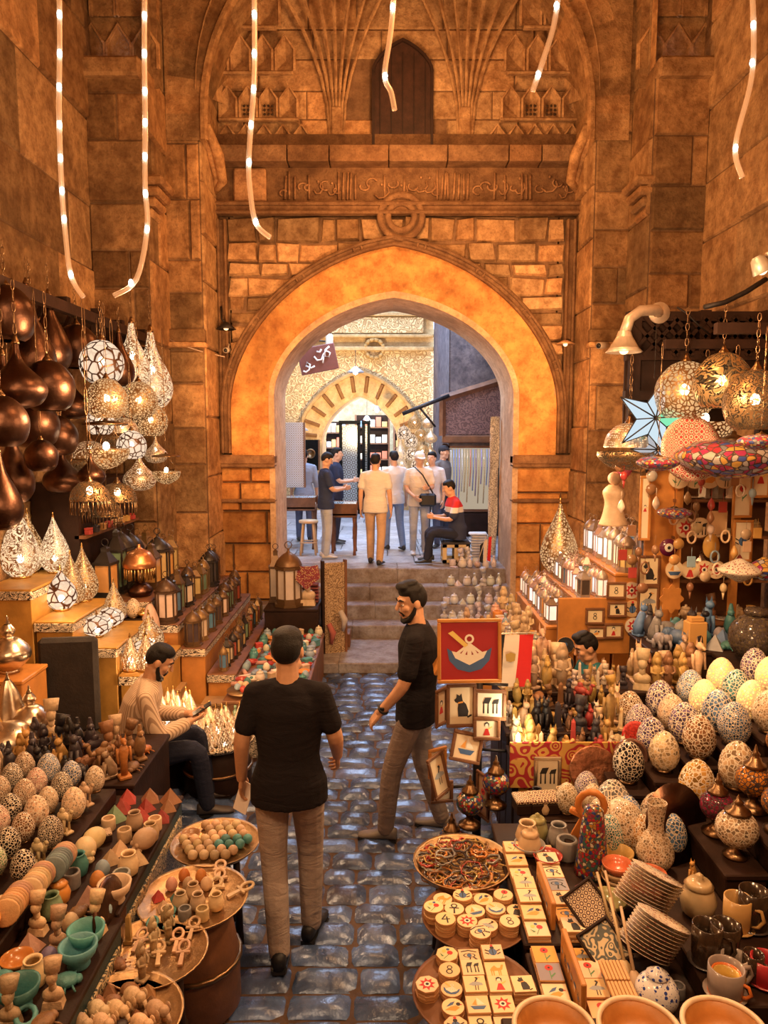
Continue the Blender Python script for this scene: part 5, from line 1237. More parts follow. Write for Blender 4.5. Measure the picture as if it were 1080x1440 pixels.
# stacks of stone discs, mosaic eggs
for s in range(3):
    for k in range(9):
        m=MB(); m.lathe([(.05,0),(.055,.004),(.055,.010),(.05,.013)],18,0,True)
        p=at_z(20+32*s,1290-30*s,.80); c=[(.62,.34,.16),(.60,.42,.24),(.16,.22,.24)][s] if k<6 else (.5,.3,.2)
        if s==0 and k==0: dm=m.mesh('stone_disc',M_alab)
        o=link('stone_coaster',dm,None,(p.x-.02*0,p.y+(k-4)*.0155,.865),(radians(76),0,.25),None,jig(c)); tag(o,'%s disc from the near end of the %s row of standing stone coasters'%(ORD[k],['lowest','middle','upper'][s]),'coaster','standing stone coasters')
EG=[('blue and white','blue'),('black and white','black'),('cream','cream'),('pale green','green'),('brown and white','brown'),('pink stone','pink')]
fill(-2.05,-1.54,3.02,3.98,lambda x,y:.795+.10*(-1.54-x)/.5,.118,.125,lambda j,i,x,y:(lambda e:(R.choice([K_egg,K_eggf]),e[1],R.uniform(.52,.66),R.uniform(0,6),e[0]+' mosaic egg'))(R.choice(EG)) if (i>0 or j%2==0) and i<4 else (K_camel,'cream',.9,1,'bone camel figurine'),'left riser','mosaic eggs on the left riser',flip=True,jit=.08)
# ---- dark figurine table behind
chest('figurine_table','dark table crowded with dark and bone figurines beside the black chair','table',-3.2,-1.46,4.12,4.86,.74,M_woodd)
def ch_fig(j,i,x,y):
    k=R.choice([K_cat,K_god,K_king,K_eleph,K_falcon,K_camel,K_scarab,K_bust]); c=R.choice(['dark','dark','brown','black','dark','amber','cream']) if i>2 else R.choice(['cream','amber','brown','orange','sand'])
    return (k,c,R.uniform(.95,1.35),R.uniform(-1,1),{'dark':'dark','black':'black','brown':'brown','amber':'amber','cream':'bone white','orange':'orange','sand':'sandy'}[c]+' '+k.name.replace('_',' '))
fill(-2.62,-1.5,4.15,4.62,.74,.085,.095,ch_fig,'dark table','figurines on the dark table',flip=True,jit=.3)
for (px,py,k,sc,lb) in ((55,1004,K_pyr,1.0,'tall ribbed silver lamp on the dark table before the black chair'),(24,1012,K_pyr,.8,'shorter ribbed silver lamp at the edge of the dark table'),(82,1004,K_pot,1.0,'bellied silver lamp with onion lid beside the ribbed silver lamp'),(14,945,K_pot,1.15,'round silver lamp standing highest by the orange chest')):
    z=.745 if py>1000 else 1.05; p=at_z(px,py,z) if py>1000 else at_y(px,py,5.25); k.put((p.x,min(p.y,4.78) if py>1000 else 5.25,z if py>1000 else p.z),0,sc,lb)
p=at_y(14,985,5.25); b=chest('orange_box','orange painted box holding the round silver lamp','box',p.x-.24,p.x+.20,5.05,5.45,at_y(14,945,5.25).z,M_woodo)
p=at_z(14,1062,.745); m=MB(); m.lathe(sm_prof([(.10,0),(.16,.05),(.17,.12),(.11,.19),(.02,.22)]),22); thing('domed_silver_dish',m,M_silver,'large domed silver dish cover on the dark table','dish',(p.x,p.y,.742))
p=at_z(74,1042,.745); K_bust.put((p.x,p.y,.742),.3,1.5,'bone owl shaped bust beside a small bone cup','',COLS['cream']); 
# black chair
p=at_y(82,1030,5.45); o=root('upholstered_chair','black upholstered chair back beside the seated striped man','chair',(-2.42,5.36,0),.12)
m=MB(); m.box((0,.22,.83),(.44,.09,.76),0,None,.03); part('backrest',m,MAT('black_cushion_cloth',(.022,.016,.014),.8,0,.3,10,.4,40),o); m=MB(); m.box((0,0,.42),(.44,.46,.09),0,None,.03); part('seat',m,MATS['black_cushion_cloth'],o)
for sx in(-1,1):
    for sy in(-1,1): m=MB(); m.box((sx*.19,sy*.19,.19),(.04,.04,.38)); part('leg',m,M_woodd,o)
# ---- stepped gilded stand with lit lamps
ST=[('topmost',-3.22,-2.80,1.54),('second',-2.80,-2.48,1.28),('third',-2.48,-2.14,1.07),('lowest',-2.14,-1.86,.84)]
for nm,x0,x1,z in ST:
    o=chest('stepped_stand','%s gilded step of the lamp stand by the black chair'%nm,'display stand',x0,x1-.004,5.78,6.62,z,M_gold,None,group='gilded steps of the left lamp stand')
    m=MB(); m.box(((x1-x0)/2-.012,0,z-.05),(.02,.84,.07),0,None,.003); m.box((0,-.425,z-.05),(x1-x0-.01,.012,.07),0,None,.003); part('inlaid_edge',m,M_inlay,o)
LT=[(30,812,1.54,K_teara,.98,'big'),(6,800,1.54,K_tearb,.85,'half cropped'),(78,802,1.54,K_teara,.80,'second big'),(118,838,1.28,K_tearb,.78,'tall lace'),(67,858,1.28,K_tearc,.95,'dark vine'),(95,850,1.28,K_tearb,.72,'fine lace'),(143,872,1.07,K_tearb,.62,'pearly'),(100,895,1.07,K_squat,.72,'squat near'),(134,882,1.07,K_squat,.70,'squat far'),(136,925,.84,K_squat,.62,'squat vine'),(163,918,.84,K_tears,.95,'slim pointed'),(182,912,.84,K_tearc,.72,'leaning petal'),(178,946,.84,K_conef,.85,'fluted near'),(206,944,.84,K_conef,.9,'fluted far')]
TX={z:(x0,x1) for _,x0,x1,z in ST}
for px,py,z,k,sc,ds in LT:
    p=at_z(px,py,z); x=p.x; y=min(max(p.y,5.9),6.5); x0,x1=TX[z]; s=y/p.y; x=min(max(p.x*s,x0+.06),x1-.06)
    k.put((x,y,z+.001),R.uniform(0,6),sc,'%s lit pierced lamp on the %s gilded step'%(ds,{1.54:'topmost',1.28:'second',1.07:'third',.84:'lowest'}[z]),'lit lamps on the gilded steps')
# drums of lit cone lamps
for bi,(px,py,z,rr,lb) in enumerate(((228,1012,.50,.27,'drum of lit fluted lamps behind the striped man'),(292,1062,.40,.28,'drum of lit cone lamps beyond the striped man\'s knees'))):
    p=at_z(px,py,z); p.y=max(p.y,5.42+.16*bi); x,y=p.x,p.y
    drum_stand('dark drum stand with shell band under the %s'%('lamps behind the striped man' if bi==0 else 'lamps past the knees'),x,y,z-.03,rr*.95,M_woodd)
    o=root('lamp_basket','shallow shell edged tray, '+lb,'basket',(x,y,z-.028)); m=MB(); m.lathe([(rr*.97,0),(rr*1.03,.02),(rr*1.05,.042),(rr*1.035,.04),(rr*1.02,.012),(.001,.012)],30); part('dish',m,M_inlay,o)
    n=0
    for ring,(q,cnt) in enumerate(((.0,1),(.125,6),(.22,10))):
        for k in range(cnt):
            a=2*pi*k/cnt+ring*.4; kk=K_conef; sc=R.uniform(.56,.68)*(1.2 if ring==0 else 1)
            kk.put((x+q*cos(a),y+q*sin(a),z-.0145),R.uniform(0,6),sc,'lit fluted cone lamp in the drum %s'%('behind the striped man' if bi==0 else 'past the seated man\'s knees'),'lit cone lamps in the %s drum'%('farther' if bi==0 else 'nearer')); n+=1
# ---- lantern tiers along the left wall
TI=[('top',-3.2,-2.18,1.22),('upper',-2.18,-1.92,1.0),('lower',-1.92,-1.67,.77),('bottom',-1.67,-1.39,.52)]
for nm,x0,x1,z in TI:
    o=chest('lantern_tier','%s wooden tier of lanterns along the left wall'%nm,'display stand',x0,x1-.003,6.75,9.1 if z<1.2 else 8.42,z,M_woodo,None,group='lantern tiers along the left wall',top=M_wood)
    m=MB(); m.box(((x1-x0)/2-.010,0,z-.045),(.016,2.34 if z<1.2 else 1.66,.07),0,None,.003); m.box((0,-1.18 if z<1.2 else -.84,z-.045),(x1-x0-.01,.012,.07),0,None,.003); part('inlaid_edge',m,M_inlay,o)
LAN=[(K_fan4,'square'),(K_fan6,'six sided'),(K_fan4t,'tall square'),(K_fan8,'domed')]
GL=[('amber',(.75,.42,.14)),('milky',(.75,.62,.48)),('blue',(.10,.22,.38)),('honey',(.7,.5,.22)),('dark',(.08,.06,.06)),('green',(.2,.32,.2)),('red',(.45,.10,.06))]
def lantern(x,y,z,sc,label,group,lit=False,metal=None):
    k,kn=R.choice(LAN) if not lit else R.choice([(K_fanl4,'square'),(K_fanl6,'six sided')]); gn,g=R.choice(GL) if not lit else R.choice([('white',(.95,.85,.7)),('pale blue',(.75,.85,.9)),('warm white',(1,.8,.55)),('pinkish',(.95,.7,.6))])
    mt=metal or R.choice([(.10,.055,.03),(.16,.09,.04),(.05,.04,.035),(.28,.17,.07)])
    return k.put((x,y,z+.001),R.uniform(-.4,.4),sc*R.uniform(.9,1.1),'%s %s lantern, %s'%(gn+' glass',kn,label),group,{'frame':mt,'roof':mt,'ring':mt,'glass':jig(g,.15)})
for ti,(nm,x0,x1,z) in enumerate(TI):
    rows={0:[-2.62,-2.34],1:[-2.05],2:[-1.795],3:[-1.53]}[ti]; sc=[1.35,1.12,.92,.72][ti]; st=[.235,.2,.165,.13][ti]
    for ri,x in enumerate(rows):
        n=int((2.2 if ti else 1.55)/st)
        for k in range(n):
            y=6.86+k*st+R.uniform(-.02,.02)
            if ti==0 and k<2 and ri==1: continue
            lantern(x+R.uniform(-.02,.02),y,z,sc*(1.15 if ri==0 and ti==0 else 1),'%s from the near end of the %s%s tier'%(ordi(k),'back row, ' if ti==0 and ri==0 else '',nm),'lanterns on the left tiers')
# copper burner with fringe and small wares at the near end of the top tier
o=root('copper_burner','copper domed burner with fringe at the near end of the top tier','burner',(-2.34,6.98,1.221))
m=MB(); m.lathe(sm_prof([(.09,0),(.12,.05),(.08,.11),(.05,.13)]),20); part('bowl',m,M_copper,o); m=MB(); m.lathe(sm_prof([(.15,.28),(.155,.32),(.14,.36),(.10,.42),(.03,.46),(.012,.5)]),22); part('dome',m,MAT('bright_copper',(.62,.27,.11),.35,.9,.3,9),o)
m=MB()
for i in range(28): a=2*pi*i/28; m.tube([(.14*cos(a),.14*sin(a),.29),(.14*cos(a),.14*sin(a),.17)],.006,5)
part('fringe',m,M_brass,o)
m=MB(); m.lathe([(.05,.13),(.03,.2),(.04,.28)],12); part('stem',m,M_bronze,o)
for i,(px,k,c,sc,d) in enumerate(((146,K_jar,'green',1.1,'pale green lidded jar'),(164,K_jar,'violet',1.1,'blue lidded jar'),(178,K_egg,'cream',.7,'cream mosaic egg lamp'),(192,K_lampol,None,1.2,'brass oil lamp'),(152,K_bowlk,'orange',1.0,'orange bowl'))):
    p=at_z(px,826+(i%2)*6,1.0); K=k; K.put((-2.11+.0*i,6.84+.1*i,1.001) if False else (at_y(px,826,6.55).x,6.70,1.075) ,0,sc,d+' on the narrow ledge before the lantern tiers','',COLS[c] if c else None)
o,w,d=slab('narrow_ledge','narrow dark ledge table before the lantern tiers','table',-2.68,-2.12,6.64,6.74,1.075,M_woodd,th=.04)
for sx in(-1,1): m=MB(); m.box((sx*.25,0,.52),(.05,.06,1.04)); part('leg',m,M_woodd,o)
# pale gourd standing before the tiers
p=at_y(207,905,6.64); m=MB(); m.lathe(sm_prof([(.06,0),(.085,.08),(.08,.2),(.05,.3),(.02,.36)]),16); thing('pale_gourd',m,M_alab,'smooth pale gourd standing at the end of the lantern tiers','gourd',(-2.02,6.68,.845) if False else (p.x+.02,6.69,p.z-.0),0,None,None,(.62,.42,.34))
o,w,d=slab('gourd_box','plain orange box under the pale gourd','box',p.x-.1,p.x+.16,6.645,6.74,p.z-.001,M_woodo,th=p.z-.01)
for i,(px,py) in enumerate(((238,965),(268,1000),(305,985))):
    p=at_y(px,py,6.5); zz=max(.28,p.z); o=chest('brown_carton','%s brown carton stacked before the bottom lantern tier'%ORD[i],'carton',p.x-.13,p.x+.13,6.42,6.62,zz,MAT('brown_card',(.33,.19,.08),.8,0,.2,6),None,group='brown cartons by the lantern tiers')
# ---- low table of bright souvenirs
chest('souvenir_table','low table covered with bright small souvenirs beside the walking man','table',-1.385,-.68,6.1,8.25,.50,M_wood)
def ch_souv(j,i,x,y):
    return R.choice([(K_pack,R.choice(['red','sky','white','teal','orange','pink','cream']),R.uniform(.8,1.1),R.uniform(0,3),'folded packet'),(K_jar,R.choice(['sky','red','white','teal']),.9,0,'small lidded jar'),(K_cardbox,R.choice(['cream','red','teal','sky','white']),R.uniform(.8,1.1),R.uniform(0,1),'printed box'),(K_bowlk,R.choice(['white','red','sky','orange']),.85,0,'small painted bowl'),(K_rollc,R.choice(['pink','white','teal','red','cream']),.8,R.uniform(0,2),'rolled scarf'),(K_egs,R.choice(['teal','white','sky']),1.1,0,'painted egg'),(K_scarab,R.choice(['sky','teal']),1.0,R.uniform(0,3),'glazed scarab')])
fill(-1.36,-.70,6.42,8.2,.50,.094,.10,ch_souv,'bright souvenir table','bright souvenirs on the low table',flip=True,jit=.4)
o=root('fruit_plate','brass plate of bright glass balls at the near end of souvenirs','plate',(-1.22,6.26,.501)); m=MB(); m.lathe([(.03,0),(.03,.02),(.15,.035),(.155,.045),(.03,.03),(.001,.03)],22); part('dish',m,M_tray,o)
for k,(dx,dy,c) in enumerate(((-.06,0,'sky'),(.0,-.06,'red'),(.05,.0,'orange'),(.0,.06,'sand'),(.09,.05,'teal'),(-.05,.07,'cream'))): K_ball.put((-1.22+dx,6.26+dy,.541),0,1.0,'%s glass ball on the brass plate'%c,'balls on the brass plate',COLS[c])
for k in range(8): K_bottle.put((-1.345+.086*k,6.04,.361),0,1.0,'%s painted bottle from the wall side on the shelf before the souvenir table'%ORD[k],'painted bottles in a row',jig(R.choice([COLS['sky'],COLS['cream'],COLS['green'],COLS['red']])))
o=chest('bottle_shelf','low inlaid shelf holding the row of painted bottles','shelf',-1.385,-.70,5.98,6.095,.36,M_wood,M_inlay,'-y')
# gourd lantern, cloths, carved board by the left jamb
o=chest('corner_table','small dark corner table under the tall white lantern','table',-1.39,-.76,8.34,8.9,.75,M_woodd)
K_fan8.put((-1.12,8.55,.752),.2,1.9,'tall domed lantern with milky panes beside the gate','',{'frame':(.16,.09,.04),'roof':(.20,.11,.05),'ring':(.16,.09,.04),'glass':(.70,.58,.50)})
K_fan4t.put((-1.30,8.75,.752),.1,1.5,'slim lantern half hidden behind the tall domed lantern','',{'frame':(.12,.07,.04),'roof':(.14,.08,.04),'ring':(.12,.07,.04),'glass':(.6,.5,.42)})
m=MB(); m.add([(-.13,0,.26),(.13,0,.26),(.16,-.05,.12),(.0,-.07,-.02),(-.16,-.05,.12),(0,-.03,.24)],[(0,5,3,4),(5,1,2,3)],0,False); thing('embroidered_cloth',m,M_embroid,'red embroidered cloth hanging over a bust beside the tall lantern','cloth',(-.90,8.50,.98)); 
K_bust.put((-.90,8.56,.752),0,2.3,'cream bust wearing the red embroidered cloth','',COLS['cream'])
for k in range(6): K_foldc.put((-.88,8.72,.752+.04*k),R.uniform(-.1,.1),.7,'%s folded dark red cloth up beside the cream bust'%ORD[k],'folded red cloths by the bust',jig((.28,.07,.06)))
o=root('carved_board','tall carved openwork board standing at the foot of the steps','board',(-.60,8.72,0),.35); m=MB(); m.box((0,0,.63),(.26,.05,1.2),0,None,.006); part('panel',m,pattern('carved_brown_board','arab',(.20,.12,.06),(.46,.32,.18),26,.7),o); m=MB(); m.box((-.14,0,.63),(.03,.07,1.26)); part('post',m,M_woodd,o); m=MB(); m.box((.14,0,.63),(.03,.07,1.26)); part('post',m,M_wood,o)
for i,(x,z) in enumerate(((-.52,.66),(-.66,.5))): m=MB(); m.tube([(0,0,0),(.04,-.05,-.1),(.02,-.03,-.24)],[.03,.04,.02],8); thing('tied_scarf',m,M_cloth,('white and dark','dusty red')[i]+' scarf tied to the carved board at the steps','scarf',(x,8.64,z),.3,None,None,((.5,.45,.42),(.42,.12,.1))[i])
for i in range(9):
    K_foldc.put((-.80+.13*(i%3),9.05+.0*i,.30+.045*(i//3)),R.uniform(-.3,.3),.5,'%s pale folded cloth on the ledge behind the carved board'%ORD[i],'pale cloths behind the carved board',jig((.6,.6,.55)))
o,w,d=slab('cloth_ledge','low stone coloured ledge behind the carved board','bench',-1.0,-.42,8.92,9.2,.295,M_wood,th=.29)
for i in range(14):
    x=-1.02+.075*(i%7); K_pack.put((x,9.36+.14*(i//7),.292+.0),R.uniform(0,2),.9,'%s silver trinket packet, %s line, on the left of the steps'%(ORD[i%7],ORD[i//7]),'silver trinkets on the left of the steps',jig((.6,.6,.58)))
# ---- trays on stands along the aisle
TR=[(303,1187,.55,.235,'egg and ball'),(272,1265,.55,.255,'candle and egg'),(216,1342,.55,.225,'ankh'),(165,1436,.55,.24,'nearest shell')]
TC=[]
for i,(px,py,z,r,nm) in enumerate(TR):
    p=at_z(px,py,z); TC.append(p)
    if i in (0,2,3): leg_stand('dark folding stand under the %s tray'%nm,p.x,p.y,z-.015,r)
    else: drum_stand('brown drum under the %s tray'%nm,p.x,p.y,z-.015,r*.85,M_wood)
    tray_on_stand('round brass tray, the %s tray of four along the left stall'%nm,p.x,p.y,z,r,rim=.015,group='brass trays along the left stall')
def ontray(c,z,rad,step,fn,name,group):
    n=0
    for a in range(-6,7):
        for b in range(-6,7):
            x=a*step+(b%2)*step*.5; y=b*step*.87
            if x*x+y*y<rad*rad:
                r=fn(x,y)
                if r:
                    k,cn,sc,rt,de=r; k.put((c.x+x+R.uniform(-.004,.004),c.y+y+R.uniform(-.004,.004),z+(.012*sc if isinstance(rt,tuple) else .002)),rt,sc,'%s on the %s'%(({'cream':'cream ','sand':'sandy ','teal':'teal ','pink':'pink ','orange':'orange ','red':'red ','grey':'grey ','brown':'','dark':'','gold':''}.get(cn,'') if cn and cn not in de else '')+de,name),'%s %s on the %s'%(cn,de,name),jig(COLS[cn]) if cn else None); n+=1
ontray(TC[0],.55,.195,.058,lambda x,y:(K_bowlk,'brown',.75,0,'brown bowl of beads') if (x<-.12 and abs(y-.06)<.03) else (None if (x<-.07 and y>.0 and x>-.2) and y<.12 else (K_ball,R.choice(['sand','sand','cream','sand']) if not(x>.0 and abs(y+.03)<.035) else 'teal',.88,0,'ribbed stone ball')),'egg and ball tray','stone balls on the egg and ball tray')
def tr1(x,y):
    if y>.06 and x<.06: return (K_egs,R.choice(['cream','pink','sand','orange']),.9,0,'polished stone egg')
    if x>.07 and y>-.03: return (K_ankh,'cream',.8,(radians(-84),0,R.uniform(-1,1)),'bone ankh')
    if y<-.10: return (K_candle,R.choice(['grey','orange','sand']),.85,0,'banded candle holder')
    if x<-.06: return (K_pyramid,R.choice(['red','teal','cream']),.55,.5,'tiny stone pyramid')
    return (K_vase,'cream',.75,0,'cream vase')
ontray(TC[1],.55,.20,.083,tr1,'candle and egg tray','stones on the candle and egg tray')
def tr2(x,y):
    if x<-.10: return (K_obel,'gold',.8,0,'little brass obelisk') if y>0 else (K_scarab,'brown',.9,1,'brown scarab')
    return (K_ankh,'teal' if abs(x)<.05 and y>-.03 else 'sand',.72,(radians(-80),R.uniform(-.1,.1),R.uniform(-.3,.3)),'lying stone ankh') if R.random()<.75 else (K_king,'sand',.8,1.2,'sand coloured king figurine')
ontray(TC[2],.55,.175,.088,tr2,'ankh tray','ankhs on the ankh tray')
ontray(TC[3],.55,.19,.075,lambda x,y:R.choice([(K_scarab,'brown',1.0,1,'brown scarab'),(K_ball,'dark',.9,0,'dark ball'),(K_pyramid,'brown',.6,.3,'brown pyramid'),(K_eleph,'cream',.9,1,'bone elephant figurine')]),'nearest shell tray','curios on the nearest shell tray')
m=MB(); m.lathe([(.16,0),(.17,.012),(.14,.02),(.001,.02)],26); p=at_z(178,1330,.62); thing('dark_plate',m,M_copper,'dark plate standing on edge between chest and ankh tray','plate',(TC[2].x-.20,TC[2].y+.03,.70),(0,radians(80),0))
# ---- hanging lamps on the left rack
o=root('lamp_rack','dark wooden lattice rack of hanging lamps on the left wall','rack',(0,0,0))
LB=3.86
for y in (5.0,6.3,7.6,8.3):
    m=MB(); m.box((-2.95,y,LB),(.66,.07,.08)); part('bracket',m,M_woodd,o)
for x in (-2.62,-2.9): m=MB(); m.box((x,6.5,LB-.06),(.07,3.9,.09)); part('beam',m,M_woodd,o)
for y,z in ((6.9,3.55),(8.2,3.35)): m=MB(); m.box((-2.62,y,z),(.08,.08,.7)); part('post',m,M_woodd,o)
m=MB(); m.box((-2.9,6.5,3.62),(.05,3.9,.05)); part('rail',m,M_woodd,o)
for k in range(14):
    m=MB(); y=4.7+k*.27; m.box((-2.74,y,LB-.0),(.03,.36,.03),0,Matrix.Translation((-2.76,y,LB-.12))@Matrix.Rotation(.8*(1 if k%2 else -1),4,'X')@Matrix.Translation((2.74,-y,-LB))); part('lattice_slat',m,M_woodd,o)
HUNG=[]
def hang(k,px,py,Y,sc,label,group,beam,dz=.0):
    """py: middle of the shade"""
    sh=[p for p in k.parts if p[0]=='shade'][0][1]; zs=[v.co.z for v in sh.vertices]; mid=(min(zs)+max(zs))/2
    al_=[v.co for q in k.parts if q[0]!='hanging_chain' for v in q[1].vertices]; hh=max(max(v.z for v in al_)-mid,mid-min(v.z for v in al_))*sc; rr=max(v.x for v in al_)*sc; Y0=Y
    for t in range(80):
        Y=Y0+.07*((t+1)//2)*(1 if t%2 else -1); p=at_y(px,py,Y); f=Y/Y0
        if Y>4.4 and abs(p.x)<3.12-rr*f and all((abs(p.z-c.z)>hh*f+h_+.02) or ((p-c).xy.length>rr*f+r_+.012) for c,r_,h_ in HUNG): break
    else: Y=Y0; f=1; p=at_y(px,py,Y)
    sc*=f; HUNG.append((p.copy(),rr*f,hh*f))
    o=k.put((p.x,Y,p.z-mid*sc),R.uniform(0,6),sc,label,group)
    L=(beam-o.location.z)/sc
    ch=[c for c in o.children if c.name.startswith('hanging_chain')][0]
    if L>0: 
        zz=[v.co.z for v in ch.data.vertices]; c0=-min(zz); ch.scale.z=(L+c0)/c0; ch.location.z=L
    return o
HJ=[(8,440,5.2,1.05,0),(45,478,5.4,.95,1),(70,470,5.9,.95,1),(108,487,6.3,1.0,0),(24,528,5.4,1.1,2),(68,542,5.7,1.05,0),(102,560,6.2,.8,2),(2,592,5.3,1.0,0),(48,595,5.7,1.0,0),(80,612,6.1,.9,0),(18,655,5.6,.9,1),(88,662,6.2,.9,2),(0,690,5.3,.9,1),(58,640,6.4,.75,0),(38,440,6.4,.8,1),(5,535,4.95,.8,2)]
def bands(L,cuts,names):
    """place words from the height band and the order within it"""
    out={}
    for bi in range(len(names)):
        row=sorted([i for i,(x,y) in enumerate(L) if (bi==0 or y>=cuts[bi-1]) and (bi==len(cuts) or y<cuts[bi])],key=lambda i:L[i][0])
        for k,i in enumerate(row): out[i]=(names[bi],ORD[k])
    return out
BJ=bands([(a,b) for a,b,*_ in HJ],[500,575,630],['top','second','third','lowest'])
for i,(px,py,Y,sc,k) in enumerate(HJ):
    hang([K_globe,K_pear,K_onion][k],px,py,Y,sc*.95,'unlit dark copper %s lamp, %s from the frame edge in the %s row'%(('globe','pear','onion')[k],BJ[i][1],BJ[i][0]),'unlit copper lamps hanging on the left',LB-.1)
HL=[(143,508,6.5,K_scale,.95,'scale patterned glass'),(168,505,6.9,K_pear,.75,'dark pear shaped'),(186,500,7.2,K_ppear,.95,'long vine pierced'),(213,520,7.5,K_ppear,1.15,'longest vine pierced'),(150,560,6.5,K_pglobe,.9,'bright lace globe'),(195,562,7.1,K_pglobe,.9,'far lace globe'),(141,592,6.6,K_scale,.62,'small scale glass'),(172,598,6.9,K_dome,.85,'domed two tier'),(212,590,7.4,K_pglobe,.85,'rightmost lace globe'),(150,645,6.6,K_bowl,1.0,'deep bowl'),(185,625,7.0,K_scale,.7,'dark petal globe'),(126,632,6.3,K_dome,.85,'drum and dome'),(196,663,7.0,K_ponion,.8,'glowing onion'),(219,632,7.4,K_ponion,.6,'small onion'),(234,672,7.5,K_bowl,.72,'hanging bowl'),(128,660,6.1,K_onion,.6,'small dark onion'),(126,690,6.2,K_fringe,.95,'fringed brass'),(165,692,6.4,K_fringe,.95,'second fringed brass'),(103,708,6.3,K_fringe,.8,'dark fringed brass'),(150,715,6.6,K_fringe,.8,'lowest fringed brass')]
for i,(px,py,Y,k,sc,ds) in enumerate(HL): hang(k,px,py,Y,sc,'%s lamp hanging in the lit cluster on the left wall'%ds,'lit lamps hanging on the left',LB-.1)
# dark cupboard behind the lamps
o=root('wall_cupboard','dark panelled cupboard with small boxes behind the hanging copper lamps','cupboard',(-3.0,7.45,1.225))
m=MB(); m.box((0,0,.55),(.42,1.5,1.1)); part('carcass',m,M_woodd,o)
for k in range(3): m=MB(); m.box((.22,0,.25+.35*k),(.10,1.5,.03)); part('shelf',m,M_wood,o)
for k in range(2):
    m=MB(); m.box((.22,-.37+.74*k,.12),(.02,.7,.2),0,None,.006); part('door',m,MAT('red_brown_door',(.12,.035,.02),.45),o)
for k in range(8): K_cardbox.put((-2.74,6.80+.17*k,1.225+.615),pi/2,.9,'%s small box from the near end on the dark cupboard shelf'%ORD[k],'small boxes on the dark cupboard',jig(R.choice([COLS['amber'],COLS['red'],COLS['cream'],COLS['dark']])))
# lamps, cable and camera on the left jamb
o=wall_lamp('black flared wall lamp on the left jamb above the cable','',.1) if False else root('wall_lamp','black flared wall lamp on the jamb left of the gate','lamp',tuple(at_y(318,463,9.75))); m=MB(); m.lathe([(.03,.09),(.05,.07),(.13,.0),(.12,-.005),(.04,.06)],14,0,True,cap=False); part('shade',m,M_iron,o); m=MB(); m.tube([(0,0,.06),(-.06,.02,.14),(-.08,.1,.3)],.014,6); part('arm',m,M_iron,o); m=MB(); m.ball((0,0,.02),.035,8,6); part('bulb',m,bulbm('dim_bulb',(1,.55,.25),3),o)
o=root('mounted_camera','small white security camera at the left arch spring','camera',tuple(at_y(320,494,9.8))); m=MB(); m.tube([(0,.05,.02),(0,-.12,0)],.035,10); part('housing',m,M_metal,o,color=(.75,.68,.6)); m=MB(); m.tube([(0,-.11,0),(0,-.125,0)],.025,10); part('lens',m,M_black,o); m=MB(); m.tube([(0,.03,.03),(0,.1,.1),(0,.2,.1)],.012,6); part('bracket',m,M_metal,o,color=(.7,.6,.5))
m=MB(); m.tube([tuple(at_y(x,y,9.1 if x<300 else 9.7)) for x,y in ((232,475),(255,485),(282,494),(300,498),(316,502))],.008,5); thing('cable',m,M_metal,'pale cable stretched from the left rack to the camera','cable',(0,0,0),0,None,None,(.6,.45,.35))
# ---- rope lights hanging overhead
M_tube=NT('rope_light_tube'); _g=M_tube.n('ShaderNodeMixShader'); _g.inputs[0].default_value=.55; _d=M_tube.pbr(Base_Color=(.80,.62,.48),Roughness=.2,Coat_Weight=.5); _t=M_tube.n('ShaderNodeBsdfTransparent'); M_tube.l(_t.outputs[0],_g.inputs[2]); M_tube.l(_d,_g.inputs[1]); M_tube=M_tube.done(_g.outputs[0])
RL=[([(83,-40),(84,60),(83,150),(86,250),(92,330),(100,388),(117,418)],4.2,[20,75,122,175,222,268,308,386],'first'),([(204,-40),(203,60),(204,160),(204,260),(207,320),(192,392),(160,416)],4.6,[22,75,128,172,220,272,322,398],'second'),([(357,-40),(358,40),(357,120),(350,220),(352,270),(360,314),(380,334)],5.0,[20,75,125,175,228,312],'third'),([(556,-40),(550,40),(541,105),(550,130),(555,155)],4.6,[10,107],'fourth'),([(788,-40),(780,30),(762,90),(749,128)],3.6,[8,105],'fifth'),([(1057,-40),(1060,60),(1055,120),(1034,206),(1044,250)],3.3,[35,88,208],'sixth')]
for pts,Y,dots,nm in RL:
    o=root('hanging_rope_light','%s clear rope light hanging overhead, counted from the left wall'%nm,'rope light',(0,0,0),0,'rope lights overhead')
    P=[at_y(x,y,Y) for x,y in pts]; top=P[0].copy(); P=[Vector((P[0].x,Y,10.0))]+P
    q=[]
    for i in range(len(P)-1):
        for k in range(6):
            t=k/6; a,b,c,d=P[max(i-1,0)],P[i],P[i+1],P[min(i+2,len(P)-1)]
            if i==1: a=b*2-c
            if i==0: q.append(b.lerp(c,t))
            else: q.append(.5*((2*b)+(c-a)*t+(2*a-5*b+4*c-d)*t*t+(-a+3*b-3*c+d)*t**3))
    q.append(P[-1]); m=MB(); m.tube(q,.0155*Y/4.4,8); part('tube',m,M_tube,o)
    cur=[p for p in pts]
    for dy in dots:
        for (xa,ya),(xb,yb) in zip(pts,pts[1:]):
            if ya<=dy<=yb: xx=xa+(xb-xa)*(dy-ya)/(yb-ya); break
        p=at_y(xx,dy,Y)
        m=MB(); m.ball((p.x,p.y,p.z),(.014*Y/4.4,.014*Y/4.4,.022*Y/4.4),8,6); part('diode',m,bulbm('cool_diode',(.62,.95,1),9) if 'MD' not in globals() else MD,o)
        if 'MD' not in globals(): MD=bpy.data.materials['cool_diode']
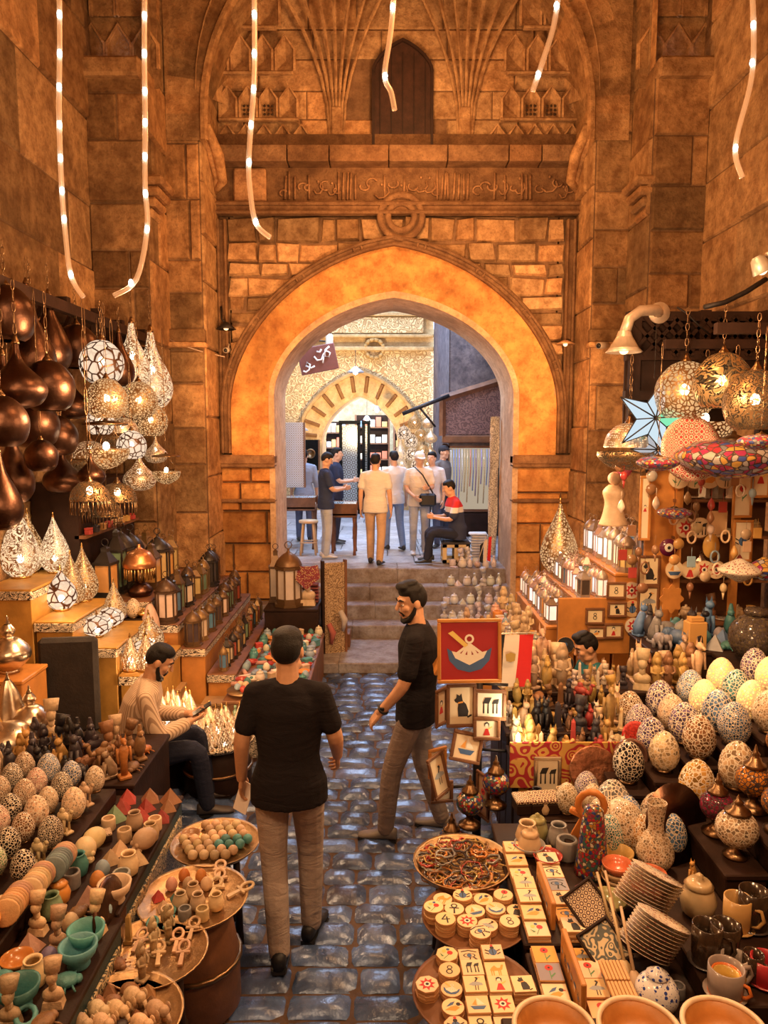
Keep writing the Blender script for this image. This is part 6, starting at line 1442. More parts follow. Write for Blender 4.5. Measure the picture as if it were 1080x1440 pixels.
# ============================================================ right side of the passage
# ---- trays nearest the aisle
def stack(x,y,z,n,shape,mots,label,group,r=.05,base=CREAM,th=.0108,rot=None):
    rot=R.uniform(-.5,.5) if rot is None else rot; wob=.015 if shape=='square' else .06
    for k in range(n):
        mk=mots if isinstance(mots,str) else R.choice(mots)
        co(shape,mk,r,base).put((x+R.uniform(-.002,.002),y+R.uniform(-.002,.002),z+.001+k*th),rot+R.uniform(-wob,wob),1,
            '%s, %s'%('topmost coaster' if k==n-1 else '%s coaster up'%ORD[k],label),group)
pA=at_z(668,1292,.50); pB=at_z(668,1400,.50); pJ=at_z(650,1218,.52)
for p,z,r,nm in ((pA,.50,.245,'round coaster'),(pB,.50,.25,'square coaster')):
    drum_stand('dark drum under the %s tray by the aisle'%nm,p.x,p.y,z-.015,r*.85,M_woodd)
    tray_on_stand('brass tray of %ss beside the aisle'%nm,p.x,p.y,z,r,rim=.015,mat=M_wood)
def traystacks(c,z,items,name):
    used=[]
    for i,(dx,dy,sh,mot,n,r) in enumerate(items):
        stack(c.x+dx,c.y+dy,z,n,sh,mot,'%s picture, %s stack from the near rim on the %s'%(mot,ORD[i],name),'coasters on the '+name,r,jig((.82,.62,.38),.1),rot=.04 if sh=='square' else None)
A_=[];k=0
for iy in range(-2,3):
    for ix in range(-2,3):
        dx=.098*(ix+(.5 if iy%2 else 0)); dy=.088*iy
        if dx*dx+dy*dy<.20**2: A_.append((dx,dy,'round',MOTN[(k*5+3)%len(MOTN)],R.randint(3,6),.047)); k+=1
traystacks(pA,.50,A_,'round coaster tray')
B_=[]
for iy in range(-2,3):
    for ix in range(-2,3):
        dx=.098*ix; dy=.094*iy
        if dx*dx+dy*dy<.215**2: B_.append((dx,dy,'octagon' if ix<=-2 or (ix==-1 and iy in(-2,2)) else ('round' if ix==-1 else 'square'),'star' if ix<=-2 else MOTN[(k*7+1)%len(MOTN)],R.randint(3,5),.045)); k+=1
traystacks(pB,.50,B_,'square coaster tray')
# jewellery tray
leg_stand('dark folding stand under the necklace tray',pJ.x,pJ.y,.505,.23)
tray_on_stand('round tray heaped with bead necklaces below the picture rack',pJ.x,pJ.y,.52,.25,rim=.03)
for k in range(95):
    a=R.uniform(0,6.28); q=.215*sqrt(R.random()); r=R.uniform(.025,.055); m=MB(); n=18
    m.tube([(r*cos(i*2*pi/n)*(1+.15*sin(3*i*2*pi/n)),r*sin(i*2*pi/n),.004*sin(i*2.1)) for i in range(n)],R.uniform(.004,.0065),5,0,True,True)
    c=R.choice([('red',COLS['red']),('dark',COLS['dark']),('gold',COLS['gold']),('orange',COLS['orange']),('black and silver',COLS['grey']),('brown',COLS['brown'])])
    thing('bead_necklace',m,M_beads,'%s bead necklace coiled in the heap on the jewellery tray'%c[0],'necklace',(pJ.x+q*cos(a),pJ.y+q*sin(a),.530+(.215-q)*.0055*k),(R.uniform(-.3,.3),R.uniform(-.3,.3),R.uniform(0,6)),'coiled necklaces on the jewellery tray: '+c[0],None,jig(c[1]))
# ---- long low table of tiles, inlay and ware
chest('goods_table','long low table of tiles, trays and crockery nearest the camera','table',.62,2.6,2.58,3.02,.52,M_woodd)
chest('goods_table','long low table of vases and mosaic ware in the middle','table',.62,2.6,3.04,4.06,.54,M_woodd)
def tilerow(x,ys,mots,place,r=.0505,n=(3,5),z=.521):
    for j,y in enumerate(ys):
        stack(x,y,z,R.randint(*n),'square',R.choice(mots),'%s tile stack back, %s'%(ORD[j],place),'square tiles: '+place,r,jig(R.choice([(.82,.60,.36),(.82,.62,.40),(.80,.55,.28),(.72,.36,.08),(.30,.30,.34),(.80,.64,.44),(.14,.16,.26)]),.1),rot=R.uniform(-.015,.015))
tilerow(.69,[2.64+.1045*k for k in range(4)],['bird','poppy','eye','camel','lady','bloom','duck','boat'],'tile row nearest the aisle',.0505)
tilerow(.85,[2.64+.1045*k for k in range(4)],['bird','camel','poppy','lady','duck'],'second tile row from the aisle',.0505)
tilerow(.69,[3.10+.1045*k for k in range(7)],['bloom','bird','duck'],'tile row on the middle table',.0505,z=.541)
tilerow(.85,[3.10+.1045*k for k in range(7)],['ankh','cat','eye'],'pale tile row on the middle table',.0505,z=.541)
for i,(x,y,h) in enumerate(((.77,2.79,.16),(.77,3.30,.15))):
    o=root('divider_board','%s upright divider board between the two tile rows'%('near','far')[i],'board',(x,y,.521)); m=MB(); m.box((0,0,h/2),(.022,.33,h),0,None,.004); part('board',m,M_woodo,o)
    m=MB(); 
    for k in range(6): motif(m,R.choice(['bird','eye','boat']),.06,0,.001,Matrix.Translation((-.0115,-.13+.052*k,h/2))@Matrix.Rotation(-pi/2,4,'Y')@Matrix.Rotation(pi/2,4,'Z'))
    part('painted_side',m,M_paint,o)
# upright tile books and inlaid trays further in
for k in range(12):
    m=MB(); m.box((0,0,.05),(.012,.12,.10),0,None,.002); thing('standing_tile',m,M_woodt,'%s standing tile from the aisle in the leaning row by the big bowls'%ORD[k],'tile','',0) if False else None
for i in range(2):
    for k in range(7):
        y=2.66+.118*i; x=.915+.0145*k; m=MB()
        if i==0 and k==0: mm=(lambda q:(q.box((0,0,.055),(.012,.11,.11),0,None,.002,(.62,.36,.16)),motif(q,'fan',.09,0,.001,Matrix.Translation((-.0065,0,.055))@Matrix.Rotation(-pi/2,4,'Y')@Matrix.Rotation(pi/2,4,'Z')),q.mesh('standing_tile',M_paint))[2])(MB())
        o=link('standing_tile',mm,None,(x,y,.521),(0,radians(-14),0)); tag(o,'%s wooden tile from the aisle in the %s leaning row beyond the tile stacks'%(ORD[k],ORD[i]),'tile','leaning wooden tiles')
def inlay_tray(label,x,y,z,w,l,rot,mat):
    o=root('inlaid_tray',label,'tray',(x,y,z),rot); m=MB(); m.box((0,0,.006),(w,l,.012),0); part('base_panel',m,mat,o); m=MB()
    for s in(-1,1): m.box((s*w/2,0,.014),(.012,l+.012,.028),0,None,.003); m.box((0,s*l/2,.014),(w,.012,.028),0,None,.003)
    part('rim',m,M_woodd,o)
inlay_tray('dark tray with pale seed inlay leaning beyond the tile rows',0.945,3.14,.63,.15,.22,(radians(38),radians(-28),.3),M_geo)
inlay_tray('dark framed tray with scrolling inlay leaning before the wooden tiles',0.945,2.945,.60,.15,.17,(radians(32),radians(-26),.25),M_arab)
m=MB(); m.lathe([(.06,0),(.075,.02),(.07,.05),(.03,.055),(.001,.056)],18); thing('skullcap',m,M_embroid,'round dark embroidered cap beside the inlaid trays','cap',(.985,3.34,.541))
K_bowlk.put((1.07,3.28,.541),0,1.25,'round glass bowl in front of the wooden spoons','',COLS['olive'])
for k,(x,y,rz) in enumerate(((1.01,3.05,.12),(1.04,3.06,.06),(1.0,2.86,.05),(1.02,2.80,.0))): K_spoon.put((x,y,.60),(radians(40),0,rz),1.1,'%s long wooden spoon leaning beside the leaning plates'%ORD[k],'wooden spoons by the plates',jig(COLS['sand']))
# leaning plates
for s,(x,y,n,sc) in enumerate(((1.19,3.20,12,.92),(1.115,2.91,11,.85))):
    for k in range(n): K_plate.put((x-.02+.0065*k,y-.0035*k,.60+.0165*k),(radians(-14),radians(26),0),sc,'%s plate up in the %s tilted plate stack'%(ORD[k],('farther','nearer')[s]),'tilted plate stacks on the right stall')
for i,(x,y,z) in enumerate(((1.16,3.46,.541),(1.16,3.46,.575),(1.16,3.46,.61),(1.32,3.44,.541),(1.32,3.44,.575))): K_bowlk.put((x,y,z),0,1.1,'%s small bowl up in the %s nested bowl stack behind the plates'%(ORD[i if i<3 else i-3],('first','second')[i>2]),'nested bowls behind the plates',COLS['sand'] if i not in(2,4) else (.62,.16,.07))
K_jar.put((1.47,3.24,.541),0,1.6,'squat painted jar with orange lid behind the black mugs','',(.62,.46,.26))
m=MB(); m.ball((0,0,.075),(.085,.085,.08),22,14); o=root('blue_china_bowl','round blue and white painted china jar by the big wooden bowls','jar',(1.145,2.50,.521)) if False else root('china_jar','round blue and white painted china jar by the big wooden bowls','jar',(1.075,2.69,.521)); part('body',m,M_bluew,o); m=MB(); m.lathe([(.04,.145),(.045,.155),(.02,.165),(.012,.18),(.001,.185)],14); part('lid',m,M_bluew,o)
# raised riser for the cups
o,w,d=slab('cup_riser','dark low riser carrying the mugs and tea cups','display riser',1.265,2.3,2.59,3.02,.62,M_woodd,th=.0975)
MG=[(970,1348,K_mug,None,1.35,'black and gold tall mug nearest the plates'),(1018,1345,K_mug,None,1.3,'black and gold tall mug between two others'),(1058,1298,K_mug,None,1.4,'black and gold tall mug at the frame edge'),(1036,1300,K_mugs,(.55,.33,.12),1.4,'amber and red banded mug beside the black mug'),(998,1398,K_mugt,(.62,.42,.10),1.1,'yellow tea cup'),(1015,1412,K_mugt,(.32,.26,.24),1.5,'large grey bowl cup'),(1036,1425,K_mugt,(.75,.20,.04),1.2,'orange tea cup'),(1032,1368,K_mugt,(.50,.42,.38),1.15,'grey tea cup'),(1058,1372,K_mug,None,.9,'small black cup'),(1076,1375,K_mugt,(.45,.03,.04),1.3,'red tea cup')]
for i,(px,py,k,c,sc,lb) in enumerate(MG):
    p=at_z(px,py,.64); y=max(2.65,p.y); x=max(1.325,p.x)
    K_saucer.put((x,y,.621),0,sc*.72,'saucer under the '+lb,'saucers under the cups',c or (.05,.04,.04))
    k.put((x,y,.628),R.uniform(-1,1),sc,lb+' on the cup riser','',c)
chest('bowl_bench','dark bench carrying the big wooden bowls along the front','bench',.44,1.38,2.22,2.565,.60,M_woodd)
# big divided wooden bowls
for i,(px,py) in enumerate(((752,1436),(838,1440),(958,1442))):
    p=at_z(px,py,.66); p.y=2.40; p.x=max(p.x,.62)+.02*i; o=root('wooden_bowl','%s big shallow wooden half bowl along the front edge, counted from the aisle'%ORD[i],'bowl',([.60,.90,1.20,1.50][i]-.0,2.39,.602)); m=MB()
    P=[(.06,0),(.10,.02),(.135,.07),(.145,.105),(.132,.105),(.115,.06),(.08,.03),(.001,.028)]
    m.lathe(P,30,0); part('shell',m,M_woodo,o); m=MB(); m.tube([(.139*cos(k*pi/20),.139*sin(k*pi/20),.106) for k in range(40)],.0105,6,0,True,True); part('rim',m,MAT('pale_bone_rim',(.70,.55,.38),.4,0,.15,12),o)
for i,(px,py,z,k,c,sc,lb) in enumerate(((905,1228,.545,K_vase,'sand',1.9,'big pale speckled vase body'),)): pass
# mid table ware
p=at_z(920,1222,.545); m=MB(); m.lathe(sm_prof([(.05,0),(.085,.05),(.095,.10),(.07,.17),(.04,.22),(.042,.30),(.05,.36),(.046,.36),(.036,.30),(.034,.24)]),22); thing('tall_vase',m,M_mosf,'tall pale mosaic vase with long neck in front of the egg lamps','vase',(p.x,p.y,.542),0,None,1.0,COLS['sand'])
m=MB(); m.lathe([(.09,0),(.085,.03),(.05,.34),(.03,.36)],20); p=at_z(832,1226,.545); thing('mosaic_cone_lamp',m,M_mosm,'dark red and cream mosaic cone lamp standing behind the inlaid trays','lamp',(p.x,p.y,.542))
p=at_z(806,1178,.62); K_ankh.put((p.x,p.y,.60),(.2,.35,-.35),2.0,'large orange wooden ankh leaning above the striped pots','',(.62,.22,.04))
m=MB(); m.box((0,0,.04),(.10,.10,.08)); thing('ankh_block',m,M_woodd,'small dark block propping the orange ankh','block',(p.x,p.y,.542))
for i,(px,py,k,c,sc,lb) in enumerate(((797,1205,K_candle,'grey',1.6,'striped grey pot under the orange ankh'),(785,1190,K_vase,'grey',1.2,'striped dark vase under the orange ankh'),(738,1190,K_vase,'cream',1.3,'pale ringed pot behind the tile rows'),(722,1200,K_jar,'cream',1.2,'cream ringed jar behind the tile rows'),(755,1180,K_jar,'olive',1.2,'olive jar behind the tile rows'),(700,1200,K_bowlk,'grey',1.2,'striped bowl at the aisle end of the middle table'),(770,1215,K_bowlk,'red',1.1,'red flowered bowl at the divider'),(868,1222,K_mortar,'gold',1.2,'small brown basket pot before the tall vase'),(858,1160,K_egg,'grey',1.1,'grey half dark egg lamp on the middle table'),(880,1195,K_eggf,'sand',1.05,'sand coloured egg lamp lying before the tall vase'),(870,1178,K_egg,'white',.9,'white netted egg lamp on the middle table'))):
    p=at_z(px,py,.545); k.put((max(p.x,.78),min(p.y,4.0),.542),R.uniform(0,1),sc,lb,'',COLS[c])
m=MB(); m.lathe([(.03,0),(.15,.012),(.16,.02),(.03,.012),(.001,.012)],26); p=at_z(955,1215,.55); thing('leaning_platter',m,M_copper,'tall dark platter leaning on edge beside the tall vase','platter',(p.x,p.y+.1,.72),(radians(60),radians(50),0),None,1.3)
# ---- mosaic lamps on rising steps against the right wall
SS=[('bottom',1.36,1.565,.70),('second',1.565,1.77,.78),('third',1.77,1.975,.86),('fourth',1.975,2.18,.94),('fifth',2.18,2.385,1.02),('top',2.385,2.85,1.10)]
for nm,x0,x1,z in SS: chest('lamp_step','%s step of the mosaic lamp stand on the right'%nm,'display stand',x0,x1-.004,4.08,4.98 if nm!='bottom' else 4.38,z,M_woodd,None,group='mosaic lamp steps on the right')
EGR=[('cream','sand'),('amber','amber'),('blue and white','blue'),('black and white','black'),('turquoise','teal'),('brown','brown'),('violet','violet'),('ivory','cream')]
for si,(nm,x0,x1,z) in enumerate(SS):
    def ce(j,i,x,y):
        e=R.choice(EGR); lit=(si>=2 and R.random()<.16)
        return (K_eggl if lit else R.choice([K_egg,K_egg,K_eggf]),e[1],R.uniform(.92,1.03),R.uniform(0,6),('glowing amber' if lit else e[0])+' mosaic egg lamp')
    fill(x0+.0,x1,4.12,4.95 if si else 4.36,z,.20,.205,ce,nm+' egg step','egg lamps on the %s right step'%nm,jit=.03)
# second flight nearer the camera with brass capped ball lamps
S2=[('bottom',1.62,1.84,.70),('middle',1.84,2.06,.82),('top',2.06,2.6,.94)]
for nm,x0,x1,z in S2: chest('lamp_step','%s step of the brass capped lamp stand nearer the camera'%nm,'display stand',x0,x1-.004,3.10 if nm!='bottom' else 3.3,4.06,z,M_woodd,None,group='brass capped lamp steps',z0=.545)
TR_=[('many coloured',K_turkm,None),('dark red',K_turkd,(.42,.02,.05)),('blue',K_turkd,(.05,.12,.40)),('amber',K_turkd,(.6,.22,.03)),('wine',K_turkd,(.28,.02,.07)),('pale speckled',K_turkb,(.5,.35,.22))]
for si,(nm,x0,x1,z) in enumerate(S2):
    def ct(j,i,x,y):
        if si<2 and y>3.78: e=R.choice(EGR); return (R.choice([K_egg,K_eggf]),e[1],R.uniform(.95,1.1),0,e[0]+' mosaic egg lamp')
        n,k,c=R.choice(TR_); return (k,c or 'white',R.uniform(.95,1.12) if k is not K_turkb else .85,0,n+' mosaic ball lamp')
    fill(x0,x1,3.14 if si else 3.34,4.04,z,.215,.20,ct,nm+' ball lamp step','ball lamps on the %s near step'%nm,jit=.2)
fill(1.12,1.60,3.62,4.04,.54,.16,.16,lambda j,i,x,y:(lambda e:(R.choice([K_egg,K_eggf]),e[1],R.uniform(.75,.95),R.uniform(0,6),e[0]+' mosaic egg lamp'))(R.choice(EGR)),'middle table back corner','egg lamps at the back of the middle table')
fill(.86,1.32,4.10,4.36,.54,.15,.13,lambda j,i,x,y:(lambda e:(R.choice([K_egg,K_eggf,K_vase]),e[1],R.uniform(.7,.85),0,e[0]+' mosaic piece'))(R.choice(EGR)),'ledge under the red cloth','mosaic ware under the red cloth')
chest('low_ledge','low dark ledge below the red cloth of the figurine table','bench',.80,1.335,4.08,4.40,.54,M_woodd)
# ---- figurine table with red carpet front
FT=[('front',4.45,4.68,.74),('second',4.68,4.91,.82),('third',4.91,5.14,.90),('back',5.14,5.4,.98)]
for nm,y0,y1,z in FT:
    x1=1.64 if y0<4.9 else 2.3
    o=chest('figurine_step','%s step of the figurine table behind the picture rack'%nm,'display stand',.80,x1 if y0<5 else 2.3,y0 if y0<5.1 else 5.0,y1-.003,z,M_woodd,M_redgold if nm=='front' else None,'-y',group='steps of the figurine table') if y0!=4.91 else chest('figurine_step','third step of the figurine table behind the picture rack','display stand',.80,1.64,y0,4.995,z,M_woodd,None,group='steps of the figurine table')
m=MB(); m.box((0,0,.31),(.86,.012,.30),0,None,.003); thing('carpet_cloth',m,M_redgold,'red and gold patterned cloth hung on the front of the figurine table','cloth',(1.215,4.425,.41))
def ch_r(j,i,x,y):
    k=R.choice([K_king,K_god,K_cat,K_bust,K_falcon,K_eleph,K_obel,K_camel]); 
    c=R.choice(['cream','sand','gold','white','gold']) if (x<1.0 or x>1.4) else R.choice(['dark','brown','black','gold','red','brown'])
    return (k,c,R.uniform(.75,1.25),R.uniform(-.8,.8),{'cream':'bone','sand':'sandy','gold':'gilt','white':'white','dark':'dark','brown':'brown','black':'black','red':'red'}[c]+' '+k.name.replace('_',' '))
for nm,y0,y1,z in FT[:2]: fill(.82,1.62,y0,y1-.01,z,.068,.075,ch_r,nm+' step','figurines on the %s step of the figurine table'%nm,jit=.35)
fill(.82,1.62,4.92,4.99,.90,.07,.07,ch_r,'third step','figurines on the third step of the figurine table',jit=.3)
fill(.82,2.26,5.02,5.36,.98,.092,.098,lambda j,i,x,y:(R.choice([K_king,K_god,K_bust,K_falcon]),R.choice(['gold','sand','cream','brown']),R.uniform(1.2,1.6),R.uniform(-.6,.6),'standing gilt or bone idol'),'back step','idols on the back step of the figurine table',jit=.2,skip=.04,ok=lambda x,y:not(1.30<x<1.74) and not(1.9<x<2.14 and y>5.2))
fill(1.31,1.73,5.03,5.33,.98,.075,.08,lambda j,i,x,y:(R.choice([K_cat,K_bust,K_scarab,K_obel]),R.choice(['gold','sand','white','dark']),R.uniform(.6,.85),R.uniform(-1,1),'tiny figurine'),'youth','on the step before him',jit=.2)
for i,(px,py,k,c,sc,lb) in enumerate(((756,1120,K_inlaybox,None,1.6,'dark inlaid box on the low ledge'),(686,1130,K_inlaybox,None,1.5,'pale carved box stack near the rack'))):
    p=at_z(px,py,.545); k.put((max(p.x,.86),4.2,.542),.1,sc,lb,'')
# things standing before the red cloth
o=frame_kind(.17,.24,'gazelles',M_silver).put((1.02,4.415,.542),0,1,'silver arched icon frame before the red cloth','');
m=MB(); m.lathe([(.001,0),(.06,.004),(.14,.012),(.15,.02),(.14,.024),(.06,.012),(.001,.010)],30,0,True,Matrix.Rotation(radians(80),4,'X')); thing('embossed_plate',m,MAT('embossed_copper',(.40,.17,.09),.4,.8,.5,30,.8,40),'round embossed copper plate leaning before the red cloth','plate',(1.30,4.41,.70))
m=MB(); m.lathe([(.09,0),(.10,.0),(.11,.02),(.10,.04),(.085,.03),(.08,.015),(.001,.012)],24,0,True,Matrix.Rotation(radians(75),4,'X')); thing('round_mirror',m,MAT('mirror_red',(.30,.16,.12),.15,.6),'round red framed mirror on the end of the red cloth','mirror',(1.52,4.38,.80))
m=MB(); m.lathe([(.001,0),(.07,.006),(.085,.02),(.07,.026),(.03,.02),(.001,.02)],20,0,True,Matrix.Rotation(radians(80),4,'X')); thing('beaded_mirror',m,MAT('red_beads',(.5,.04,.03),.3,0,.6,60,.6,80),'small round mirror with red beaded rim on the figurine step','mirror',(1.60,4.55,.87))
o=root('glowing_lamp','narrow white light tube standing among the bone figurines','lamp',(.845,4.47,.742)); m=MB(); m.lathe([(.016,0),(.018,.01),(.012,.15),(.001,.17)],12); part('tube',m,bulbm('white_tube',(1,.9,.72),12),o); m=MB(); m.lathe([(.026,0),(.026,.012),(.018,.014)],12); part('base',m,M_brass,o)
# crystal and stones in blue grey behind
o=chest('mineral_table','dark table of blue grey stones beside the orange board','table',2.02,2.9,5.42,5.98,1.14,M_woodd)
fill(2.04,2.86,5.45,5.95,1.14,.125,.125,lambda j,i,x,y:(R.choice([K_eleph,K_cat,K_pyramid,K_scarab,K_egs,K_falcon]),R.choice(['sky','dark','blue','grey','teal','black']),R.uniform(1.3,1.7),R.uniform(0,6),'blue grey stone carving'),'mineral table','stone carvings on the mineral table',jit=.4)
K_egs.put((2.02,5.32,.982),0,2.0,'grey painted egg with a red flower standing before the stones','',(.34,.36,.34))
m=MB(); m.box((0,0,.11),(.14,.10,.22),0,None,.004); m.box((0,0,.24),(.10,.07,.03)); thing('orange_carton',m,M_paper,'tall plain orange carton behind the egg lamps','carton',(2.36,5.48,1.142),.1,None,None,(.62,.34,.10))
m=MB(); m.ball((0,0,.16),(.17,.17,.16),22,14); m.lathe([(.07,.31),(.08,.33),(.07,.35),(.001,.35)],16); p=at_y(1062,868,5.2); thing('dark_glass_globe',m,M_mosd,'large dark mosaic globe standing by the right wall','lamp',(2.62,5.20,1.142) if False else (2.68,5.20,1.142),0,None,1.1,(.12,.09,.05))
chest('globe_stand','dark stand under the large dark mosaic globe','stand',2.46,2.95,4.995,5.41,1.14,M_woodd)
# ---- picture rack
RX,RY=.62,4.70
o=root('picture_stand','black revolving post stand carrying framed pictures beside the young man','stand',(RX,RY,0))
m=MB(); m.tube([(0,0,.03),(0,0,1.22)],.03,10); part('post',m,M_iron,o)
for k in range(4): m=MB(); a=k*pi/2+.4; m.tube([(0,0,.04),(.2*cos(a),.2*sin(a),.015)],.018,6); part('foot',m,M_iron,o)
for z in (.45,.7,.95,1.15):
    for s in(-1,1): m=MB(); m.tube([(0,0,z),(s*.19,-.03,z)],.01,5); part('arm',m,M_iron,o)
FRS=[(660,960,4.46,.40,.40,'fan',M_woodo,(.36,.02,.025),(radians(-6),0,.05),'orange framed fan picture on red, topmost on the rack'),(648,1022,4.52,.19,.285,'cat',M_wood,(.78,.66,.46),(0,0,.08),'dark framed black cat picture at the middle of the rack'),(689,1012,4.52,.20,.20,'gazelles',M_wood,(.82,.74,.60),(0,0,-.08),'brown framed gazelle picture beside the cat picture'),(684,1040,4.48,.17,.15,'lady',M_wood,(.80,.70,.52),(0,0,-.05),'brown framed red lady picture below the gazelles'),(652,1072,4.45,.20,.19,'boat',M_wood,(.78,.62,.42),(radians(-16),radians(14),.1),'tilted frame with a blue boat picture'),(619,1020,4.58,.13,.25,'lady',M_wood,(.6,.45,.3),(0,0,.9),'narrow frame turned to the aisle beside the cat picture'),(622,1118,4.44,.16,.27,'bird',M_wood,(.75,.6,.4),(radians(-10),radians(-8),.85),'frame with a bird leaning off the rack toward the aisle'),(621,1128,4.60,.15,.15,'scarab',M_wood,(.80,.72,.56),(0,0,.2),'low frame with a dark scarab picture at the rack foot'),(614,1092,4.62,.14,.2,'duck',M_woodo,(.78,.6,.4),(0,0,.5),'orange framed duck picture low on the aisle side'),(680,1150,4.5,.14,.30,'poppy',M_wood,(.5,.3,.18),(0,0,-1.1),'tall frame edge-on at the stall side of the rack')]
for px,py,Y,w,h,mot,wood,bg_,rt,lb in FRS:
    p=at_y(px,py,Y); frame_kind(w,h,mot,wood,bg_).put(tuple(p),rt,1,lb,'')
m=MB(); m.box((0,0,0),(.30,.02,.12),0,None,.004); p=at_y(668,893,4.62); thing('bare_board',m,M_woodo,'bare orange board tilted behind the fan picture','board',tuple(p),(.6,-.25,.2)) ; 
m=MB(); m.box((0,0,0),(.02,.14,.20),0,None,.004); p=at_y(622,925,4.56); thing('bare_board',m,M_woodo,'slanted wooden board edge at the aisle side of the fan picture','board',tuple(p),(.2,.5,.1))
for i,(px,py,Y) in enumerate(((702,900,4.9),(608,1046,4.68))):
    p=at_y(px,py,Y)
for i,(px,py) in enumerate(((690,1085),(655,1110),(630,1160))):
    p=at_z(px,py,[.36,.3,.06][i]); q=at_y(px,py,4.62-.05*i); o=K_turkm.put((q.x,4.40-.06*i,q.z-.12),0,1.0,'%s dark many coloured mosaic bottle hanging at the rack'%('upper','middle','lowest')[i],'')
# flags
def flag(label,px,py,Y,w,h,rot,stick):
    p=at_y(px,py,Y); o=root('small_flag',label,'flag',tuple(p),rot); part('cloth',flag_mesh(w,h),M_paint2,o); m=MB(); m.tube([(-.0,0,.02),stick],.006,6); part('stick',m,M_woodt,o,color=(.7,.6,.45)); return o
M_paint2=MAT('flag_cloth',(1,1,1),.85,0,.06,14,attr=True)
p=at_y(747,898,4.95)
flag('black white and red Egyptian flag hanging sideways beside the fan picture',747,898,4.95,.36,.28,(0,radians(90),0),(0,-.02,-.40)) if False else None
o=root('small_flag','black white and red flag with gold eagle hanging sideways beside the fan picture','flag',tuple(at_y(690,893,4.95)),(0,0,.05)); m=MB(); n=8; W_,H_=.30,.37
for q,c in enumerate(((.012,.012,.014),(.80,.66,.52),(.62,.02,.02))):
    for k in range(n):
        z0,z1=-H_*k/n,-H_*(k+1)/n; f=lambda u,z:(W_*u-.10*(-z)*u*.0-.06*(-z),.012*sin(u*9+z*12),z*(1 if q else .72))
        m.add([f(q/3,z0),f(q/3,z1),f((q+1)/3,z1),f((q+1)/3,z0)],[(0,1,2,3)],0,True,None,c)
for s in(-1,1): m.add([(.138,-.014,-.12),(.138+s*.035,-.014,-.135),(.138+s*.03,-.014,-.18),(.138,-.014,-.19)],[(0,1,2,3)],0,False,None,(.42,.26,.06))
part('cloth',m,M_paint2,o); m=MB(); m.tube([(-.22,0,.0),(.32,0,.015)],.005,6); part('stick',m,M_metal,o,color=(.8,.75,.65))
o=root('small_flag','small red white and black flag on a stick before the seated man','flag',tuple(at_y(668,792,10.33)),(0,.18,.0)); m=MB()
for q,c in enumerate(((.012,.012,.014),(.80,.66,.52),(.65,.02,.02))):
    m.add([(.06+.05*q,0,.10+.02*q-.07),(.11+.05*q,.01,.12+.02*q-.10),(.09+.05*q-.03,.01,.42-.05*(2-q)),(.05+.05*q-.03,0,.40-.07*(2-q))],[(0,1,2,3)],0,True,None,c)
part('cloth',m,M_paint2,o); m=MB(); m.tube([(.02,0,-.12),(.08,0,.40)],.006,6); part('stick',m,M_woodt,o,color=(.6,.5,.4))
# ---- tiers of white lanterns on the right
UT=[('lowest',.88,1.20,.50),('second',1.20,1.50,.74),('third',1.50,1.80,.98),('fourth',1.80,2.14,1.22),('top',2.14,2.9,1.48)]
for nm,x0,x1,z in UT: chest('trinket_tier','%s wooden tier of trinkets and lanterns right of the steps'%nm,'display stand',x0,x1-.004,6.75,8.25,z,M_woodo,None,group='trinket tiers right of the steps')
for ti,(nm,x0,x1,z) in enumerate(UT):
    if ti<2:
        def ch_u(j,i,x,y): return R.choice([(K_king,R.choice(['sand','cream','brown']),1.5,R.uniform(-1,1),'sandy idol'),(K_jar,R.choice(['sand','pink','grey']),1.1,0,'pale lidded jar'),(K_bust,'cream',1.4,R.uniform(-1,1),'cream bust'),(K_cardbox,R.choice(['sand','pink']),1.1,.2,'small pale box'),(K_bottle,R.choice(['white','sky','pink']),1.3,0,'cut glass bottle'),(K_candle,R.choice(['orange','amber']),1.5,0,'orange candle holder')])
        fill(x0,x1,6.78,8.2,z,.10,.115,ch_u,nm+' trinket tier','trinkets on the %s right tier'%nm,jit=.35)
    else:
        rows=[x0+.085,x1-.085] if ti<4 else [2.28,2.5]
        for ri,x in enumerate(rows):
            for k in range(11 if ti<4 else 8): lantern(x,6.86+(.132 if ti<4 else .178)*k,z,[0,0,.72,.80,1.02][ti],'%s along the %s%s right tier'%(ordi(k),nm,' back' if ri else ''),'lanterns on the right tiers',lit=R.random()<.78,metal=R.choice([(.5,.42,.36),(.35,.25,.18),(.55,.36,.3)]))
p=at_y(793,790,8.3); K_tearb.put((1.98,8.36,p.z-.02) if False else (1.93,8.05,1.222),0,1.25,'white pierced onion lamp glowing at the right jamb','')
# silver and white trinkets spilling down the right of the steps
for si,(sy,sz) in enumerate(STEPS):
    y1=STEPS[si+1][0] if si<4 else 10.75; nr=max(1,int((y1-sy)/.15))
    for r_ in range(nr):
        for k in range(7 if si else 5):
            x=[.98,.80,.84,.92,1.0][si]+.112*k+R.uniform(-.012,.012); y=sy+.07+.15*r_
            if y>9.85 and x>1.6: continue
            kk,c,sc,d=R.choice([(K_jar,'silver',1.15,'silver jar'),(K_foldc,'silver',.36,'silver cloth bundle'),(K_bottle,'white',1.35,'clear bottle'),(K_pyramid,'silver',.9,'silver pyramid'),(K_ball,'pink',1.5,'pinkish ball'),(K_candle,'white',1.3,'white candle holder'),(K_bust,'silver',1.3,'silver bust')])
            kk.put((x,y,sz+.002),R.uniform(0,3),sc,'%s, %s from the aisle, line %s, on the %s step'%(d,ORD[k],ORD[r_],ORD[si]),'silver trinkets on the right of the steps',jig((.72,.70,.70) if c in('silver','white') else (.66,.48,.44),.12))
